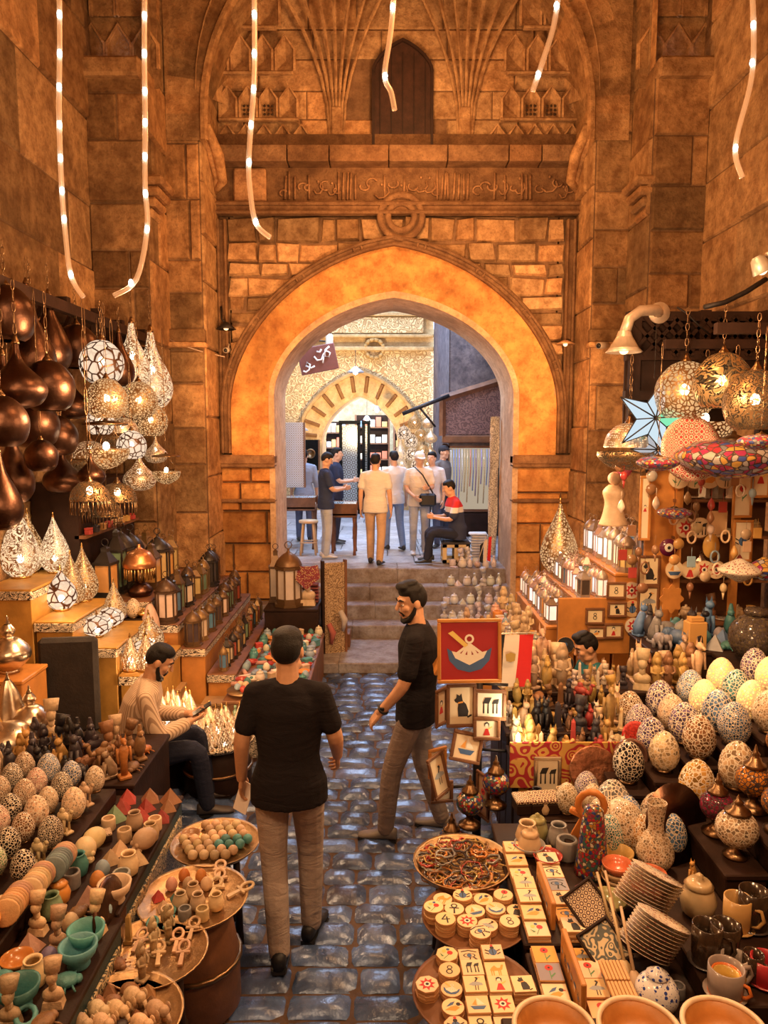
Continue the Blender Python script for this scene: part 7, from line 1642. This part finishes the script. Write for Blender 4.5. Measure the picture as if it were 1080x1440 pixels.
# ---- orange board with framed pictures, behind the youth
o=root('display_board','orange wooden board hung with small framed pictures behind the youth','board',(2.02,6.36,0)); m=MB(); m.box((-.0,0,1.09),(.98,.03,.50),0,None,.005); part('board_face',m,M_woodo,o); m=MB(); m.box((.37,.0,1.98),(.26,.03,1.28),0,None,.005); part('upright_board',m,M_woodo,o)
for s in(-1,1): m=MB(); m.box((s*.45,.05,.66),(.06,.05,1.32)); part('post',m,M_wood,o)
BF=[(866,842,.17,.15,'eight',M_wood,'framed figure eight picture, upper of two'),(836,878,.17,.15,'eight',M_wood,'framed figure eight picture, lower of two'),(867,868,.17,.14,'cat',M_wood,'framed lying cat picture under the upper eight'),(862,898,.17,.14,'lady',M_wood,'framed red lady picture beside the lower eight'),(838,899,.16,.12,'duck',M_wood,'brown frame half hidden above the youth'),(911,824,.20,.27,'cat',M_wood,'tall framed black cat picture on the board edge'),(910,866,.19,.27,'bird',M_wood,'tall framed heron picture under the black cat'),(768,945,.19,.17,'scarab',M_wood,'small framed scarab picture left of the youth'),(905,896,.15,.13,'four',M_wood,'framed figure four picture under the heron')]
for px,py,w,h,mot,wd,lb in BF:
    Y=6.33; p=at_y(px,py,Y); frame_kind(w,h,mot,wd,(.80,.66,.42)).put((p.x,Y,p.z),R.uniform(-.04,.04),1,lb,'')
def hang_disc(px,py,Y,r,label,group,mot=None,base=CREAM,kind='round'):
    p=at_y(px,py,Y); co(kind,mot,r,base).put(tuple(p),(pi/2,0,R.uniform(-.1,.1)),1,label,group,cat='ornament',name='hanging_ornament')
for i,(px,py,mot,b) in enumerate(((795,907,'eye',(.03,.03,.04)),(820,905,'four',(.03,.03,.04)),(795,933,'eight',(.03,.03,.04)),(888,830,'star',(.75,.65,.5)),(889,856,'scarab',(.6,.4,.2)),(890,880,'star',(.78,.70,.58)),(792,952,'bloom',(.6,.45,.25)))): hang_disc(px,py,6.335,.075,'%s small round dial on the orange board'%(('dark','dark numbered','dark lower','pale upper','beetle','pale lower','brown')[i]),'round dials on the orange board',mot,b)
# ---- frontal cupboard of hanging ornaments
CY=6.28
o=root('ornament_cupboard','tall orange cupboard of hanging round ornaments at the right','cupboard',(2.93,CY,0))
for x in (-.40,.10,.50): m=MB(); m.box((x,.04,1.55),(.055,.06,1.9)); part('post',m,M_woodo,o)
m=MB(); m.box((.05,.44,1.5),(1.0,.03,2.2)); part('back_panel',m,MAT('cupboard_back',(.16,.065,.025),.6,0,.3,5),o)
for z in (1.12,1.5,1.88,2.2,2.5): m=MB(); m.box((.05,.22,z),(.98,.40,.025)); part('shelf',m,M_wood,o)
m=MB(); m.box((.05,.1,.62),(1.0,.34,.98)); part('base_chest',m,M_woodd,o)
rows_=[(672,[955,977,998,1020],['bloom','poppy','duck','bird'],.092),(742,[964,984,1006],['star','gazelles','poppy'],.088),(801,[948,970,990,1007],['boat','lady','star','star'],.08)]
for ri,(py,xs,ms,r) in enumerate(rows_):
    for k,px in enumerate(xs): hang_disc(px,py,6.24,r,'%s painted disc in the %s row of the ornament cupboard'%(ORD[k],ORD[ri]),'painted discs on the ornament cupboard',ms[k],(.78,.62,.40))
for i,(px,py,r,c,lb) in enumerate(((940,770,.075,(.12,.01,.05),'dark red eye shaped ornament with white centre'),(1000,768,.07,(.70,.40,.10),'amber oval ornament hanging in the middle'),(1010,735,.09,(.66,.42,.22),'plain orange square card hanging by the post'))):
    p=at_y(px,py,6.22); m=MB()
    if i==2: m.box((0,0,0),(.15,.012,.20),0,None,.003)
    else: m.lathe([(.001,-.01),(r,-.006),(r,.006),(.001,.01)],22,0,True,Matrix.Rotation(pi/2,4,'X')@Matrix.Scale(1 if i==0 else 1.5,4,(0,1,0)))
    o2=root('hanging_ornament',lb,'ornament',tuple(p)); part('plate',m,M_glaze,o2,color=c)
    if i==0:
        m=MB(); m.lathe([(.001,-.012),(r*.5,-.012),(r*.5,-.008)],18,0,True,Matrix.Rotation(-pi/2,4,'X')@Matrix.Rotation(pi,4,'X')); m.ball((0,-.012,0),(r*.5,.004,r*.5),16,6); part('eye_ring',m,M_glaze,o2,color=(.75,.70,.6)); m=MB(); m.ball((0,-.016,0),(r*.2,.004,r*.2),12,6); part('pupil',m,M_black,o2)
for s,z in enumerate((1.12,1.5,1.88,2.2)):
    for k in range(7):
        kk,c,sc=R.choice([(K_jar,'sand',1.3),(K_plate,'sand',.9),(K_vase,'amber',1.4),(K_bowlk,'cream',1.2),(K_fan4,'white',.8),(K_lampol,'gold',1.2),(K_bust,'brown',1.5)])
        kk.put((2.56+.115*k,6.42,z+.0135),R.uniform(0,1),sc*.8,'%s piece from the aisle on the %s cupboard shelf'%(ORD[k],ORD[s]),'wares on the cupboard shelves',jig(COLS[c]))
for i,(px,py,w,h,mot) in enumerate(((1042,728,.17,.42,'poppy'),(1042,790,.17,.36,'scarab'),(905,760,.10,.55,'lady'),(1068,700,.16,.36,'lady'))):
    p=at_y(px,py,6.20); frame_kind(w,h,mot,M_woodo,(.82,.70,.50)).put((p.x,6.20,p.z),0,1,'%s tall orange framed panel on the cupboard posts'%(('red poppy','red scarab','narrow','far red lady')[i]),'')
m=MB(); m.prism([(.09*(1+.14*cos(8*a))*cos(a),.11*(1+.14*cos(8*a))*sin(a)) for a in [2*pi*k/48 for k in range(48)]],.012,0,Matrix.Rotation(pi/2,4,'X')); p=at_y(944,842,6.1); thing('hanging_scalloped_board',m,M_woodo,'plain orange scalloped board hanging below the painted discs','ornament',tuple(p))
m=MB(); m.lathe([(.001,0),(.14,.01),(.16,.02),(.001,.014)],26,0,True,Matrix.Rotation(radians(82),4,'X')@Matrix.Scale(.6,4,(0,1,0))); 
for i,(px,py,w) in enumerate(((1040,802,.26),(1075,800,.2))):
    p=at_y(px,py,5.6); m=MB(); m.lathe(sm_prof([(.02,.09),(w*.5,.03),(w*.62,0),(w*.5,-.03),(.02,-.09)]),22); thing('hanging_mosaic_dish',m,M_mosl if i else M_floral,'%s flattened mosaic lamp hanging low by the right wall'%('cream','pink')[i],'lamp',tuple(p))
for i,(px,py) in enumerate(((965,708),)):
    p=at_y(px,py,5.9); hang(K_turkm if False else K_moslamp,948,722,5.9,.42,'small pink and white mosaic lamp hanging before the discs','',2.6)
# ---- dark lattice rack and hanging lamps on the right
o=root('lamp_rack','dark carved lattice rack of hanging lamps on the right wall','rack',(0,0,0)); RB=3.52
for x in (2.16,2.75,3.3): m=MB(); m.box((x,6.5,RB-.25),(.09,.09,1.1)); part('post',m,M_woodd,o)
for z in (RB+.25,RB-.08,RB-.42): m=MB(); m.box((2.75,6.5,z),(1.33,.08,.08)); part('beam',m,M_woodd,o)
m=MB(); m.box((2.75,6.56,RB-.2),(1.3,.02,1.0)); part('back_board',m,M_woodd,o)
for k in range(9):
    for s in(-1,1): m=MB(); m.box((0,0,0),(.03,.03,.44),0,Matrix.Translation((2.25+.125*k,6.46,RB+.08))@Matrix.Rotation(s*.75,4,'Y')); part('lattice_slat',m,M_woodd,o)
for y in (5.0,5.9): m=MB(); m.box((2.82,y,RB-.05),(1.25,.06,.07)); part('arm_beam',m,M_woodd,o)
m=MB(); m.box((3.30,5.7,RB-.05),(.07,1.6,.08)); part('arm_beam',m,M_woodd,o)
HR=[(963,548,5.8,K_pglobe,1.15,'brass vine globe with white spots'),(1016,535,5.4,pendant('bold_vine_globe_lamp',[(r*1.1,z*1.1) for r,z in GLOBE],M_fil_e,.3),.95,'large bold vine globe'),(1062,562,5.0,pendant('dark_lace_globe_lamp',GLOBE,M_fil_dark,.3,metal=M_bronze),1.05,'dark lace globe at the frame edge'),(885,612,6.0,K_scale if False else K_dome,1.15,'drum lamp with pierced lower bowl'),(1030,645,4.95,K_moslamp,1.15,'wide mosaic dish'),(925,652,5.6,K_moslamp,.5,'small mosaic cone dish'),(1070,622,5.3,K_turkd if False else K_moslamp,.5,'dark flower mosaic'),(990,612,5.7,K_bowl,1.15,'wide amber bowl')]
for px,py,Y,k,sc,lb in HR: hang(k,px,py,Y,sc,lb+' lamp hanging from the right rack','',RB-.1)
m=MB(); m.lathe([(.001,0),(.10,.01),(.20,.02),(.25,.035),(.255,.045),(.20,.03),(.10,.02),(.001,.012)],34,0,True,Matrix.Rotation(radians(84),4,'X')@Matrix.Rotation(0,4,'Z')); p=at_y(968,632,5.75); thing('painted_plate',m,pattern('ringed_plate','geo',(.80,.70,.54),(.55,.06,.05),24,.3,(.10,.35,.15)),'large painted plate with red and green rings hanging beside the mosaic dish','plate',tuple(p),.15)
# star lamp
def star(label,px,py,Y,Ro,Ri,rot,cols,lit):
    p=at_y(px,py,Y); o=root('star_lamp',label,'lamp',tuple(p),(0,rot,0)); n=5; P=[((Ro if i%2==0 else Ri)*sin(pi*i/n),(Ro if i%2==0 else Ri)*cos(pi*i/n)) for i in range(2*n)]
    for i in range(2*n):
        a=P[i];b=P[(i+1)%(2*n)]; m=MB(); m.add([(a[0],0,a[1]),(b[0],0,b[1]),(0,-.07,0),(0,.07,0)],[(0,1,2),(1,0,3)])
        nm='star_glass_%s'%('green' if lit and i in (1,2) else ('white' if lit else 'dim'))
        if nm not in MATS: MATS[nm]=bulbm(nm,(.25,.80,.45) if nm.endswith('green') else ((.72,.88,.98) if lit else cols[0]),(.95 if i%2 else .8) if lit else .5)
        part('glass_facet',m,MATS[nm],o)
    m=MB()
    for i in range(2*n): m.tube([(P[i][0],0,P[i][1]),(0,-.071,0)],.006,5); m.tube([(P[i][0],0,P[i][1]),(P[(i+1)%10][0],0,P[(i+1)%10][1])],.005,5)
    part('leading',m,M_iron,o); m=MB(); m.tube([(0,0,Ro),(0,0,Ro+.4)],.003,4); part('wire',m,M_iron,o,rot=(0,-rot,0))
star('white and green glass star lamp lit at the aisle end of the right rack',918,588,5.9,.31,.13,.25,[(.75,.9,1),(.30,.85,.5),(.7,.88,.98),(.75,.9,1),(.85,.92,1)],True)
star('smaller white glass star lamp hanging below the lit star',921,632,6.05,.20,.085,-.3,[(.85,.85,.9)],False)
m=MB(); m.lathe(sm_prof([(.01,0),(.05,.03),(.075,.10),(.06,.16),(.02,.19)]),18); thing('pink_balloon_lamp',m,M_glaze,'pink glass drop hanging above the white lanterns','lamp',tuple(at_y(878,672,6.6)),0,None,1.0,(.75,.16,.30))
o=root('hanging_bust_lamp','pale carved bust lamp hanging under the pink drop','lamp',tuple(at_y(862,738,6.62))); m=MB(); m.lathe(sm_prof([(.13,0),(.10,.08),(.08,.2),(.1,.3),(.05,.36)]),16); part('body',m,M_alab,o,color=(.7,.5,.32)); m=MB(); m.ball((0,0,.42),.06,14,9); part('head',m,M_alab,o,color=(.7,.5,.34))
# wall fittings on the right
o=root('pipe_lamp','pale bent pipe lamp with bell shade on the right pier','lamp',tuple(at_y(932,438,6.36))); m=MB(); m.tube([(0,0.1,0),(-.06,-.02,.01),(-.22,-.1,-.01),(-.32,-.13,-.08),(-.36,-.14,-.2)],.045,10); part('pipe',m,M_metal,o,color=(.78,.62,.48)); m=MB(); m.lathe([(.05,0),(.07,-.06),(.10,-.12),(.15,-.17),(.14,-.175),(.05,-.02)],18,0,True,Matrix.Translation((-.36,-.14,-.18)),cap=False); part('shade',m,M_metal,o,color=(.8,.66,.52)); m=MB(); m.lathe([(.09,0),(.09,.03)],16,0,True,Matrix.Translation((0,.1,0))@Matrix.Rotation(pi/2,4,'X')); part('flange',m,M_metal,o,color=(.78,.62,.48)); m=MB(); m.ball((-.36,-.14,-.33),.04,10,8); part('bulb',m,bulbm('dim_warm_bulb',(1,.6,.3),4),o)
m=MB(); m.tube([tuple(at_y(x,y,6.3)) for x,y in ((952,432),(965,440),(980,455),(998,470))],.008,5); thing('cable',m,M_iron,'thin dark cable hanging from the pipe lamp to the rack','cable')
o=root('spot_lamp','pale spot lamp with cup shade clipped at the right wall','lamp',tuple(at_y(1070,375,5.6))); m=MB(); m.lathe([(.03,.08),(.05,.06),(.075,-.04),(.07,-.045),(.03,.05)],16,0,True,Matrix.Rotation(-.5,4,'Y'),cap=False); part('shade',m,M_metal,o,color=(.75,.7,.6)); m=MB(); m.tube([(.04,0,.08),(.12,.02,.12),(.3,.1,.1)],.022,8); part('arm',m,M_metal,o,color=(.7,.6,.5)); m=MB(); m.ball((.01,0,-.02),.04,10,8); part('bulb',m,MATS.get('x') or bpy.data.materials['dim_warm_bulb'],o)
m=MB(); m.tube([tuple(at_y(x,y,5.9)) for x,y in ((1078,392),(1050,410),(1020,425),(990,432))],.02,6); thing('cable',m,M_iron,'thick dark cable sagging from the right wall to the rack','cable')
o=root('mounted_camera','white security camera on the right pier','camera',tuple(at_y(848,485,9.0))); m=MB(); m.tube([(.06,.03,.0),(-.08,-.1,-.02)],.04,10); part('housing',m,M_metal,o,color=(.75,.66,.56)); m=MB(); m.tube([(.05,.03,0),(.1,.12,.03)],.012,6); part('bracket',m,M_metal,o,color=(.7,.6,.5)); m=MB(); m.tube([(-.075,-.097,-.02),(-.085,-.107,-.021)],.03,10); part('lens',m,M_black,o)
o=root('wall_lamp','flat pale wall lamp on the right frame of the gate','lamp',tuple(at_y(795,484,9.7))); m=MB(); m.lathe([(.03,.05),(.13,.0),(.12,-.005),(.03,.03)],16,0,True,cap=False); part('shade',m,M_metal,o,color=(.6,.36,.2)); m=MB(); m.tube([(0,0,.04),(.08,.1,.06)],.014,6); part('arm',m,M_iron,o); m=MB(); m.ball((0,0,.0),.03,8,6); part('bulb',m,bpy.data.materials['dim_bulb'],o)

# smaller wares that fill the gaps on the long tables
TAKEN=[(.985,3.34,.09),(1.07,3.28,.09),(1.19,3.2,.15),(1.115,2.91,.13),(1.16,3.46,.09),(1.32,3.44,.09),(1.47,3.24,.1),(1.075,2.69,.1),(.945,3.14,.13),(.945,2.945,.12),(1.02,2.9,.12),(.97,2.7,.12)]+[(o.location.x,o.location.y,.10) for o in SC.objects if o.parent is None and .97<o.location.x<1.66 and 3.04<o.location.y<4.06 and o.location.z>.5]
for (xa,xb,ya,yb,z,pl) in ((.93,1.60,3.36,3.66,.541,'middle table between vases and plates'),(1.13,1.25,2.6,2.8,.521,'near table around the plates')):
    fill(xa,xb,ya,yb,z,.085,.085,lambda j,i,x,y:R.choice([(K_bowlk,R.choice(['red','blue','cream','dark']),.6,0,'tiny painted bowl'),(K_jar,R.choice(['cream','olive','grey','red']),.7,0,'little striped jar'),(K_inlaybox,None,.62,R.uniform(0,1.5),'little inlaid box'),(K_scarab,R.choice(['sky','teal','brown']),.8,R.uniform(0,6),'glazed scarab'),(K_pack,R.choice(['red','cream','dark','gold']),.75,R.uniform(0,3),'folded purse'),(K_candle,R.choice(['cream','grey','orange']),.8,0,'small carved pot'),(K_cat,R.choice(['black','amber']),.6,R.uniform(-1,1),'small cat figurine')]),pl,'small wares on the '+pl,jit=.25,ok=lambda x,y:all((x-a)**2+(y-b)**2>(c+.03)**2 for a,b,c in TAKEN))

# small charms crowding the cupboard and its posts
CHARM=[]
for k in range(46):
    for t in range(30):
        px,py=R.uniform(872,1074),R.uniform(648,830)
        if all((px-a)**2+(py-b)**2>13**2 for a,b in CHARM): break
    CHARM.append((px,py)); p=at_y(px,py,6.10-.04*(k%3)); q=k%5; m=MB(); c=R.choice([('cream',COLS['cream']),('amber',COLS['amber']),('red',COLS['red']),('brown',COLS['brown']),('pale',(.72,.6,.46)),('sky blue',COLS['sky'])])
    if q==0: m.lathe([(.001,-.005),(.045,-.004),(.045,.004),(.001,.005)],16,0,True,Matrix.Rotation(pi/2,4,'X'))
    elif q==1: m.lathe(sm_prof([(.004,-.06),(.03,-.02),(.022,.02),(.006,.05)]),10)
    elif q==2: m.tube([(.034*cos(a*pi/6),0,.05*sin(a*pi/6)) for a in range(12)],.009,6,0,True,True)
    elif q==3: m.box((0,0,0),(.07,.012,.09),0,None,.003)
    else: m.ball((0,0,0),(.03,.03,.04),10,7); m.tube([(0,0,-.04),(0,0,-.10)],[.012,.004],6)
    m.tube([(0,0,.04),(0,0,.12)],.002,4)
    thing('hanging_charm',m,M_glaze,'%s %s charm hanging in front of the ornament cupboard'%(c[0],('disc','drop','ring','plaque','tassel')[q]),'ornament',tuple(p),0,'%s %s charms on the cupboard'%(c[0],('disc','drop','ring','plaque','tassel')[q]),None,jig(c[1]))
# ============================================================ the people
def foot(px,py,z=0): return at_z(px,py,z)
# man seen from behind
p=foot(410,1338)
o,J,HM=person('man seen from behind in black t-shirt and pale jeans walking up the aisle',(p.x,p.y,0),.05,1.80,
 dict(pel=(0,0,.97),shL=(-.165,0,1.42),shR=(.165,-.02,1.42),elL=(-.235,-.02,1.16),elR=(.24,.0,1.16),wrL=(-.25,.07,.93),wrR=(.245,.16,1.0),anL=(-.05,-.13,.11),knL=(-.085,.01,.53),anR=(.10,.10,.10),knR=(.10,.10,.52)),
 dict(top=(.014,.011,.013),legs=(.44,.35,.30),shoe=(.012,.012,.016),sleeve=.66,fit=.98),.0065,face=False,hands=dict(L=dict(n=(1,0,0),t=(0,1,0),c=.5),R=dict(n=(-1,0,0),t=(0,1,.3),c=.55),footL=(-.05,1,-.25),footR=(.35,1,0)),look=(-.12,.0))
m=MB(); m.box((0,0,-.045),(.004,.085,.17),0,None,.001); q=o.matrix_world if False else None
W=Matrix.Translation((p.x,p.y,0))@Matrix.Rotation(.05,4,'Z')@Matrix.Scale(1.8/1.75,4)
hp=W@Vector((-.235,.10,.85)); thing('folded_paper',m,M_paper,'folded white paper in the left hand of the man in black','paper',tuple(hp),(.25,.15,1.15),None,None,(.85,.8,.76))
# man facing left beside the picture rack
p=foot(566,1180)
o,J,HM=person('young man in black t-shirt and grey trousers standing sideways by the picture rack',(p.x+.06,p.y+.06,0),pi/2-.15,1.79,
 dict(pel=(0,-.03,.95),chest=(0,-.05,1.22),neck=(0,-.04,1.46),head=(0,.0,1.615),shL=(-.19,-.04,1.41),shR=(.19,-.05,1.41),elL=(-.25,.02,1.13),elR=(.23,-.13,1.12),wrL=(-.20,.18,.93),wrR=(.23,-.10,.86),hipL=(-.09,-.03,.92),hipR=(.09,-.03,.92),knL=(-.10,.12,.50),anL=(-.10,.16,.09),knR=(.10,-.06,.50),anR=(.10,-.20,.09)),
 dict(top=(.011,.009,.011),legs=(.25,.19,.165),shoe=(.17,.14,.12),sleeve=.7,fit=1.1,beard=True,quiff=True),.006,hands=dict(L=dict(n=(.3,-.6,-.3),t=(.5,.5,0),c=.4),R=dict(n=(-1,.2,0),t=(0,1,0),c=.4),footL=(0,1,0),footR=(.2,1,0)),look=(.5,-.16))
fd=(J['wrL']-J['elL']).normalized(); m=MB()
c=J['wrL']-fd*.03; X=fd.orthogonal().normalized(); Y=fd.cross(X)
m.tube([c+X*.033*cos(k*pi/8)+Y*.033*sin(k*pi/8) for k in range(16)],.010,6,0,True,True); m.box((0,0,0),(.034,.03,.012),0,Matrix.Translation(c+Vector((-.033,.0,.012)))@Matrix.Rotation(.9,4,'Y'),.003)
w_=part('wrist_watch',m,M_black,o)
# seated stallholder
p=foot(205,1100,.0); base=Vector((-1.80,5.08,0))
o,J,HM=person('seated bearded man in striped shirt and dark jeans looking down at his phone',tuple(base),-pi/2+.30,1.76,
 dict(pel=(0,0,.52),chest=(0,.05,.80),neck=(0,.12,1.02),head=(0,.20,1.155),shL=(-.19,.10,.97),shR=(.19,.10,.97),elL=(-.25,.16,.68),elR=(.24,.17,.68),wrL=(-.06,.40,.72),wrR=(.09,.40,.72),hipL=(-.10,.02,.50),hipR=(.10,.02,.50),knL=(-.13,.46,.56),knR=(.13,.44,.54),anL=(-.10,.52,.10),anR=(.12,.50,.10)),
 dict(top=(1,1,1),legs=(.022,.026,.05),shoe=(.05,.04,.04),sleeve=1.78,fit=1.12,beard=True,hem=-.08,top_mat=pattern('striped_shirt_cloth','stripe',(.66,.50,.36),(.36,.24,.16),58,.9)),.006,hands=dict(L=dict(d=(.6,.8,.1),n=(.2,-.4,1),t=(.2,.2,1),c=.7),R=dict(d=(-.5,.85,.1),n=(-.2,-.4,1),t=(-.2,.2,1),c=.7)),look=(-.05,-.55))
Ws=Matrix.Translation(base)@Matrix.Rotation(-pi/2+.30,4,'Z')@Matrix.Scale(1.76/1.75,4)
m=MB(); m.box((0,0,0),(.075,.15,.009),0,None,.003); hp=Ws@Vector((.015,.485,.775)); ph=thing('mobile_phone',m,M_black,'black phone in the hands of the seated striped man','phone',tuple(hp),(0.5,0,-pi/2+.3))
o=root('stool','dark cushioned stool under the seated striped man','stool',(base.x-.02,base.y,0)); m=MB(); m.box((0,0,.31),(.40,.40,.08),0,None,.02); part('seat',m,M_woodd,o)
for sx in(-1,1):
    for sy in(-1,1): m=MB(); m.box((sx*.17,sy*.17,.135),(.04,.04,.27)); part('leg',m,M_woodd,o)
# youth behind the right stall
SIT=dict(pel=(0,0,.50),chest=(0,.05,.78),neck=(0,.08,1.01),head=(0,.14,1.16),shL=(-.2,.06,.96),shR=(.2,.06,.96),elL=(-.25,.14,.68),elR=(.25,.14,.68),wrL=(-.08,.38,.72),wrR=(.08,.38,.72),hipL=(-.1,.02,.47),hipR=(.1,.02,.47),knL=(-.13,.44,.50),knR=(.13,.44,.50),anL=(-.12,.50,.10),anR=(.12,.42,.10))
p=at_z(829,915,1.09); p.y=max(p.y,5.74)
o,J,HM=person('curly haired youth in teal top sitting low behind the figurine stall',(p.x+.13,p.y,0),pi/2+.2,1.64,SIT,
 dict(top=(.03,.15,.17),legs=(.04,.04,.05),sleeve=.7,fit=1.05,quiff=True,hem=-.08),.0075,look=(-.1,-.35))
b=root('stool','plain low stool under the youth in the teal top','stool',(o.location.x,o.location.y,0)); m=MB(); m.box((0,0,.29),(.34,.34,.06),0,None,.02); part('seat',m,M_woodd,b)
for sx in(-1,1):
    for sy in(-1,1): m=MB(); m.box((sx*.14,sy*.14,.13),(.04,.04,.26)); part('leg',m,M_woodd,b)
# people beyond the gate
def bg(label,px,py,Y,H,heading,top,legs,**k):
    f=at_y(px,py,Y); w=dict(top=top,legs=legs,skin=M_skin2); w.update(k.get('wear',{}))
    return person(label,(f.x,Y,AZ),heading,H,k.get('pose'),w,.013,False,None,k.get('hands'),k.get('look',(0,0)))
PH=dict(elL=(-.22,.06,1.12),wrL=(-.08,.30,1.15),elR=(.22,.06,1.12),wrR=(.08,.30,1.15))
WALK=dict(knL=(-.1,.10,.50),anL=(-.1,.10,.09),knR=(.1,-.02,.5),anR=(.1,-.16,.10))
bg('man in grey blue shirt seen from behind at the silver discs',428,730,12.9,1.62,.1,(.30,.36,.50),(.12,.14,.22),wear=dict(sleeve=1.3))
bg('man in navy t-shirt and light jeans reading his phone',459,790,11.15,1.62,-pi/2+.25,(.035,.05,.11),(.46,.52,.62),pose=dict(PH,**{}),look=(0,-.45),wear=dict(shoe=(.6,.6,.6)))
bg('man in black behind the navy t-shirt man',473,735,12.6,1.66,-pi/2,(.03,.04,.08),(.04,.04,.06),pose=PH)
bg('man in white t-shirt and tan trousers seen from behind at the top step',528,799,10.62,1.62,.05-.25,(.72,.70,.66),(.58,.40,.26),pose=WALK,wear=dict(shoe=(.03,.03,.04),fit=1.1))
bg('man in white t-shirt and blue jeans walking beyond tan trousers',554,778,11.9,1.62,.4,(.74,.73,.72),(.20,.30,.52),pose=WALK,wear=dict(fit=1.05))
o,J,HM=bg('man in white cap and cream polo with black cross body bag',589,790,11.5,1.62,pi+.15,(.74,.68,.60),(.44,.48,.55),pose=dict(PH,elR=(.24,.0,1.12),wrR=(.12,.22,1.0)),look=(.1,-.35),wear=dict(cap=(.8,.78,.78),hair=False,fit=1.1,shoe=(.75,.75,.76)))
m=MB(); m.box((0,0,0),(.26,.08,.2),0,None,.03); b=root('cross_body_bag','black cross body bag worn by the man in the white cap','bag',(o.location.x+.12,o.location.y-.24,AZ+.88)); part('pouch',m,M_black,b); m=MB(); m.tube([(.08,.0,.1),(-.08,.02,.38),(-.2,.1,.5)],.012,5); part('strap',m,M_black,b)
bg('person in pale top half hidden behind the white cap man',607,775,12.2,1.60,2.6,(.66,.66,.68),(.10,.13,.22))
bg('man in grey t-shirt and dark cap by the shop window',622,755,13.05,1.68,-2.2,(.18,.17,.17),(.05,.06,.09),wear=dict(cap=(.03,.03,.04),fit=1.1))
def tee3():
    t=NT('red_white_navy_cloth'); sx=t.n('ShaderNodeSeparateXYZ'); t.l(t.obj(),sx.inputs[0]); c=t.ramp(sx.outputs[2],[(0,(.03,.04,.09)),(.80,(.72,.70,.70)),(.88,(.55,.03,.04))],'CONSTANT'); return t.done(t.pbr(Base_Color=c,Roughness=.9))
bg('older man in red white and navy t-shirt seated on the openwork crate',643,797,10.78,1.66,pi/2+.1,(1,1,1),(.03,.035,.06),pose=SIT,look=(0,-.3),wear=dict(top_mat=tee3(),fit=1.15,sleeve=.7))
# ============================================================ light
def point(name,loc,w,col,r=.08):
    l=bpy.data.lights.new(name,'POINT'); l.energy=w; l.color=col; l.shadow_soft_size=r
    o=bpy.data.objects.new(name,l); COL.objects.link(o); o.location=loc; return o
def spot(name,loc,tgt,w,col,ang=70,r=.08,blend=.6):
    l=bpy.data.lights.new(name,'SPOT'); l.energy=w; l.color=col; l.shadow_soft_size=r; l.spot_size=radians(ang); l.spot_blend=blend
    o=bpy.data.objects.new(name,l); COL.objects.link(o); o.location=loc
    o.rotation_euler=(Vector(tgt)-Vector(loc)).to_track_quat('-Z','Y').to_euler(); return o
WARM=(1.0,.46,.16); WARM2=(1.0,.58,.28); COOL=(.72,.86,1.0)
w=bpy.data.worlds.new('world'); SC.world=w; w.use_nodes=True; nt=w.node_tree; nt.nodes.clear()
bg=nt.nodes.new('ShaderNodeBackground'); wo_=nt.nodes.new('ShaderNodeOutputWorld'); nt.links.new(bg.outputs[0],wo_.inputs[0])
bg.inputs[0].default_value=(.46,.64,1.0,1); bg.inputs[1].default_value=7.0
point('ceiling_lamp_near',(-.6,1.2,5.0),210,WARM2,.35)  # unseen warm fill added overhead, no lamp hangs here
point('ceiling_lamp_mid',(.6,4.6,5.8),240,WARM,.35)  # second added overhead fill, for general warm light
point('stall_fill_left',(-1.4,5.3,3.1),150,WARM2,.15)  # this and the other stall lights are added, unseen warm fill
point('stall_fill_right',(1.3,4.4,3.2),170,WARM2,.15)
point('stall_fill_front_right',(1.4,1.9,3.2),100,WARM2,.15)
point('stall_fill_front_left',(-1.7,2.2,3.2),80,WARM2,.15)
point('drum_lamps_far',(-1.72,5.62,.80),7,WARM2,.06)
point('drum_lamps_near',(-1.36,5.62,.72),7,WARM2,.06)
point('figurine_lamp',(.83,4.40,1.02),5,(1,.8,.5),.03)
point('egg_lamp_glow',(2.1,4.5,1.5),5,WARM2,.06)
point('gilded_step_glow',(-2.5,5.75,1.6),10,WARM2,.06)
point('lantern_lamp_right',(1.5,7.0,2.5),60,WARM2,.1)
spot('wall_flood_right',(2.2,7.4,3.4),(0.5,10,3.8),300,WARM,100,.1)
spot('wall_flood_left',(-1.9,7.6,3.2),(-.6,10,3.6),200,WARM,100,.1)
point('niche_fill',(.3,8.3,6.0),125,WARM,.2)  # added light without a fitting, brightens the upper niche
point('alley_lamp',(-.2,12.2,4.9),200,COOL,.15)
spot('far_gate_flood',(-.7,15.2,2.6),(-.6,18,4.6),420,(1,.72,.38),95,.15)
point('far_hall_lamp',(-.6,20.5,3.3),150,(1,.75,.45),.15)
vs=SC.view_settings; vs.view_transform='Standard'; vs.look='None'; vs.exposure=0.2; vs.gamma=1; vs.use_curve_mapping=False
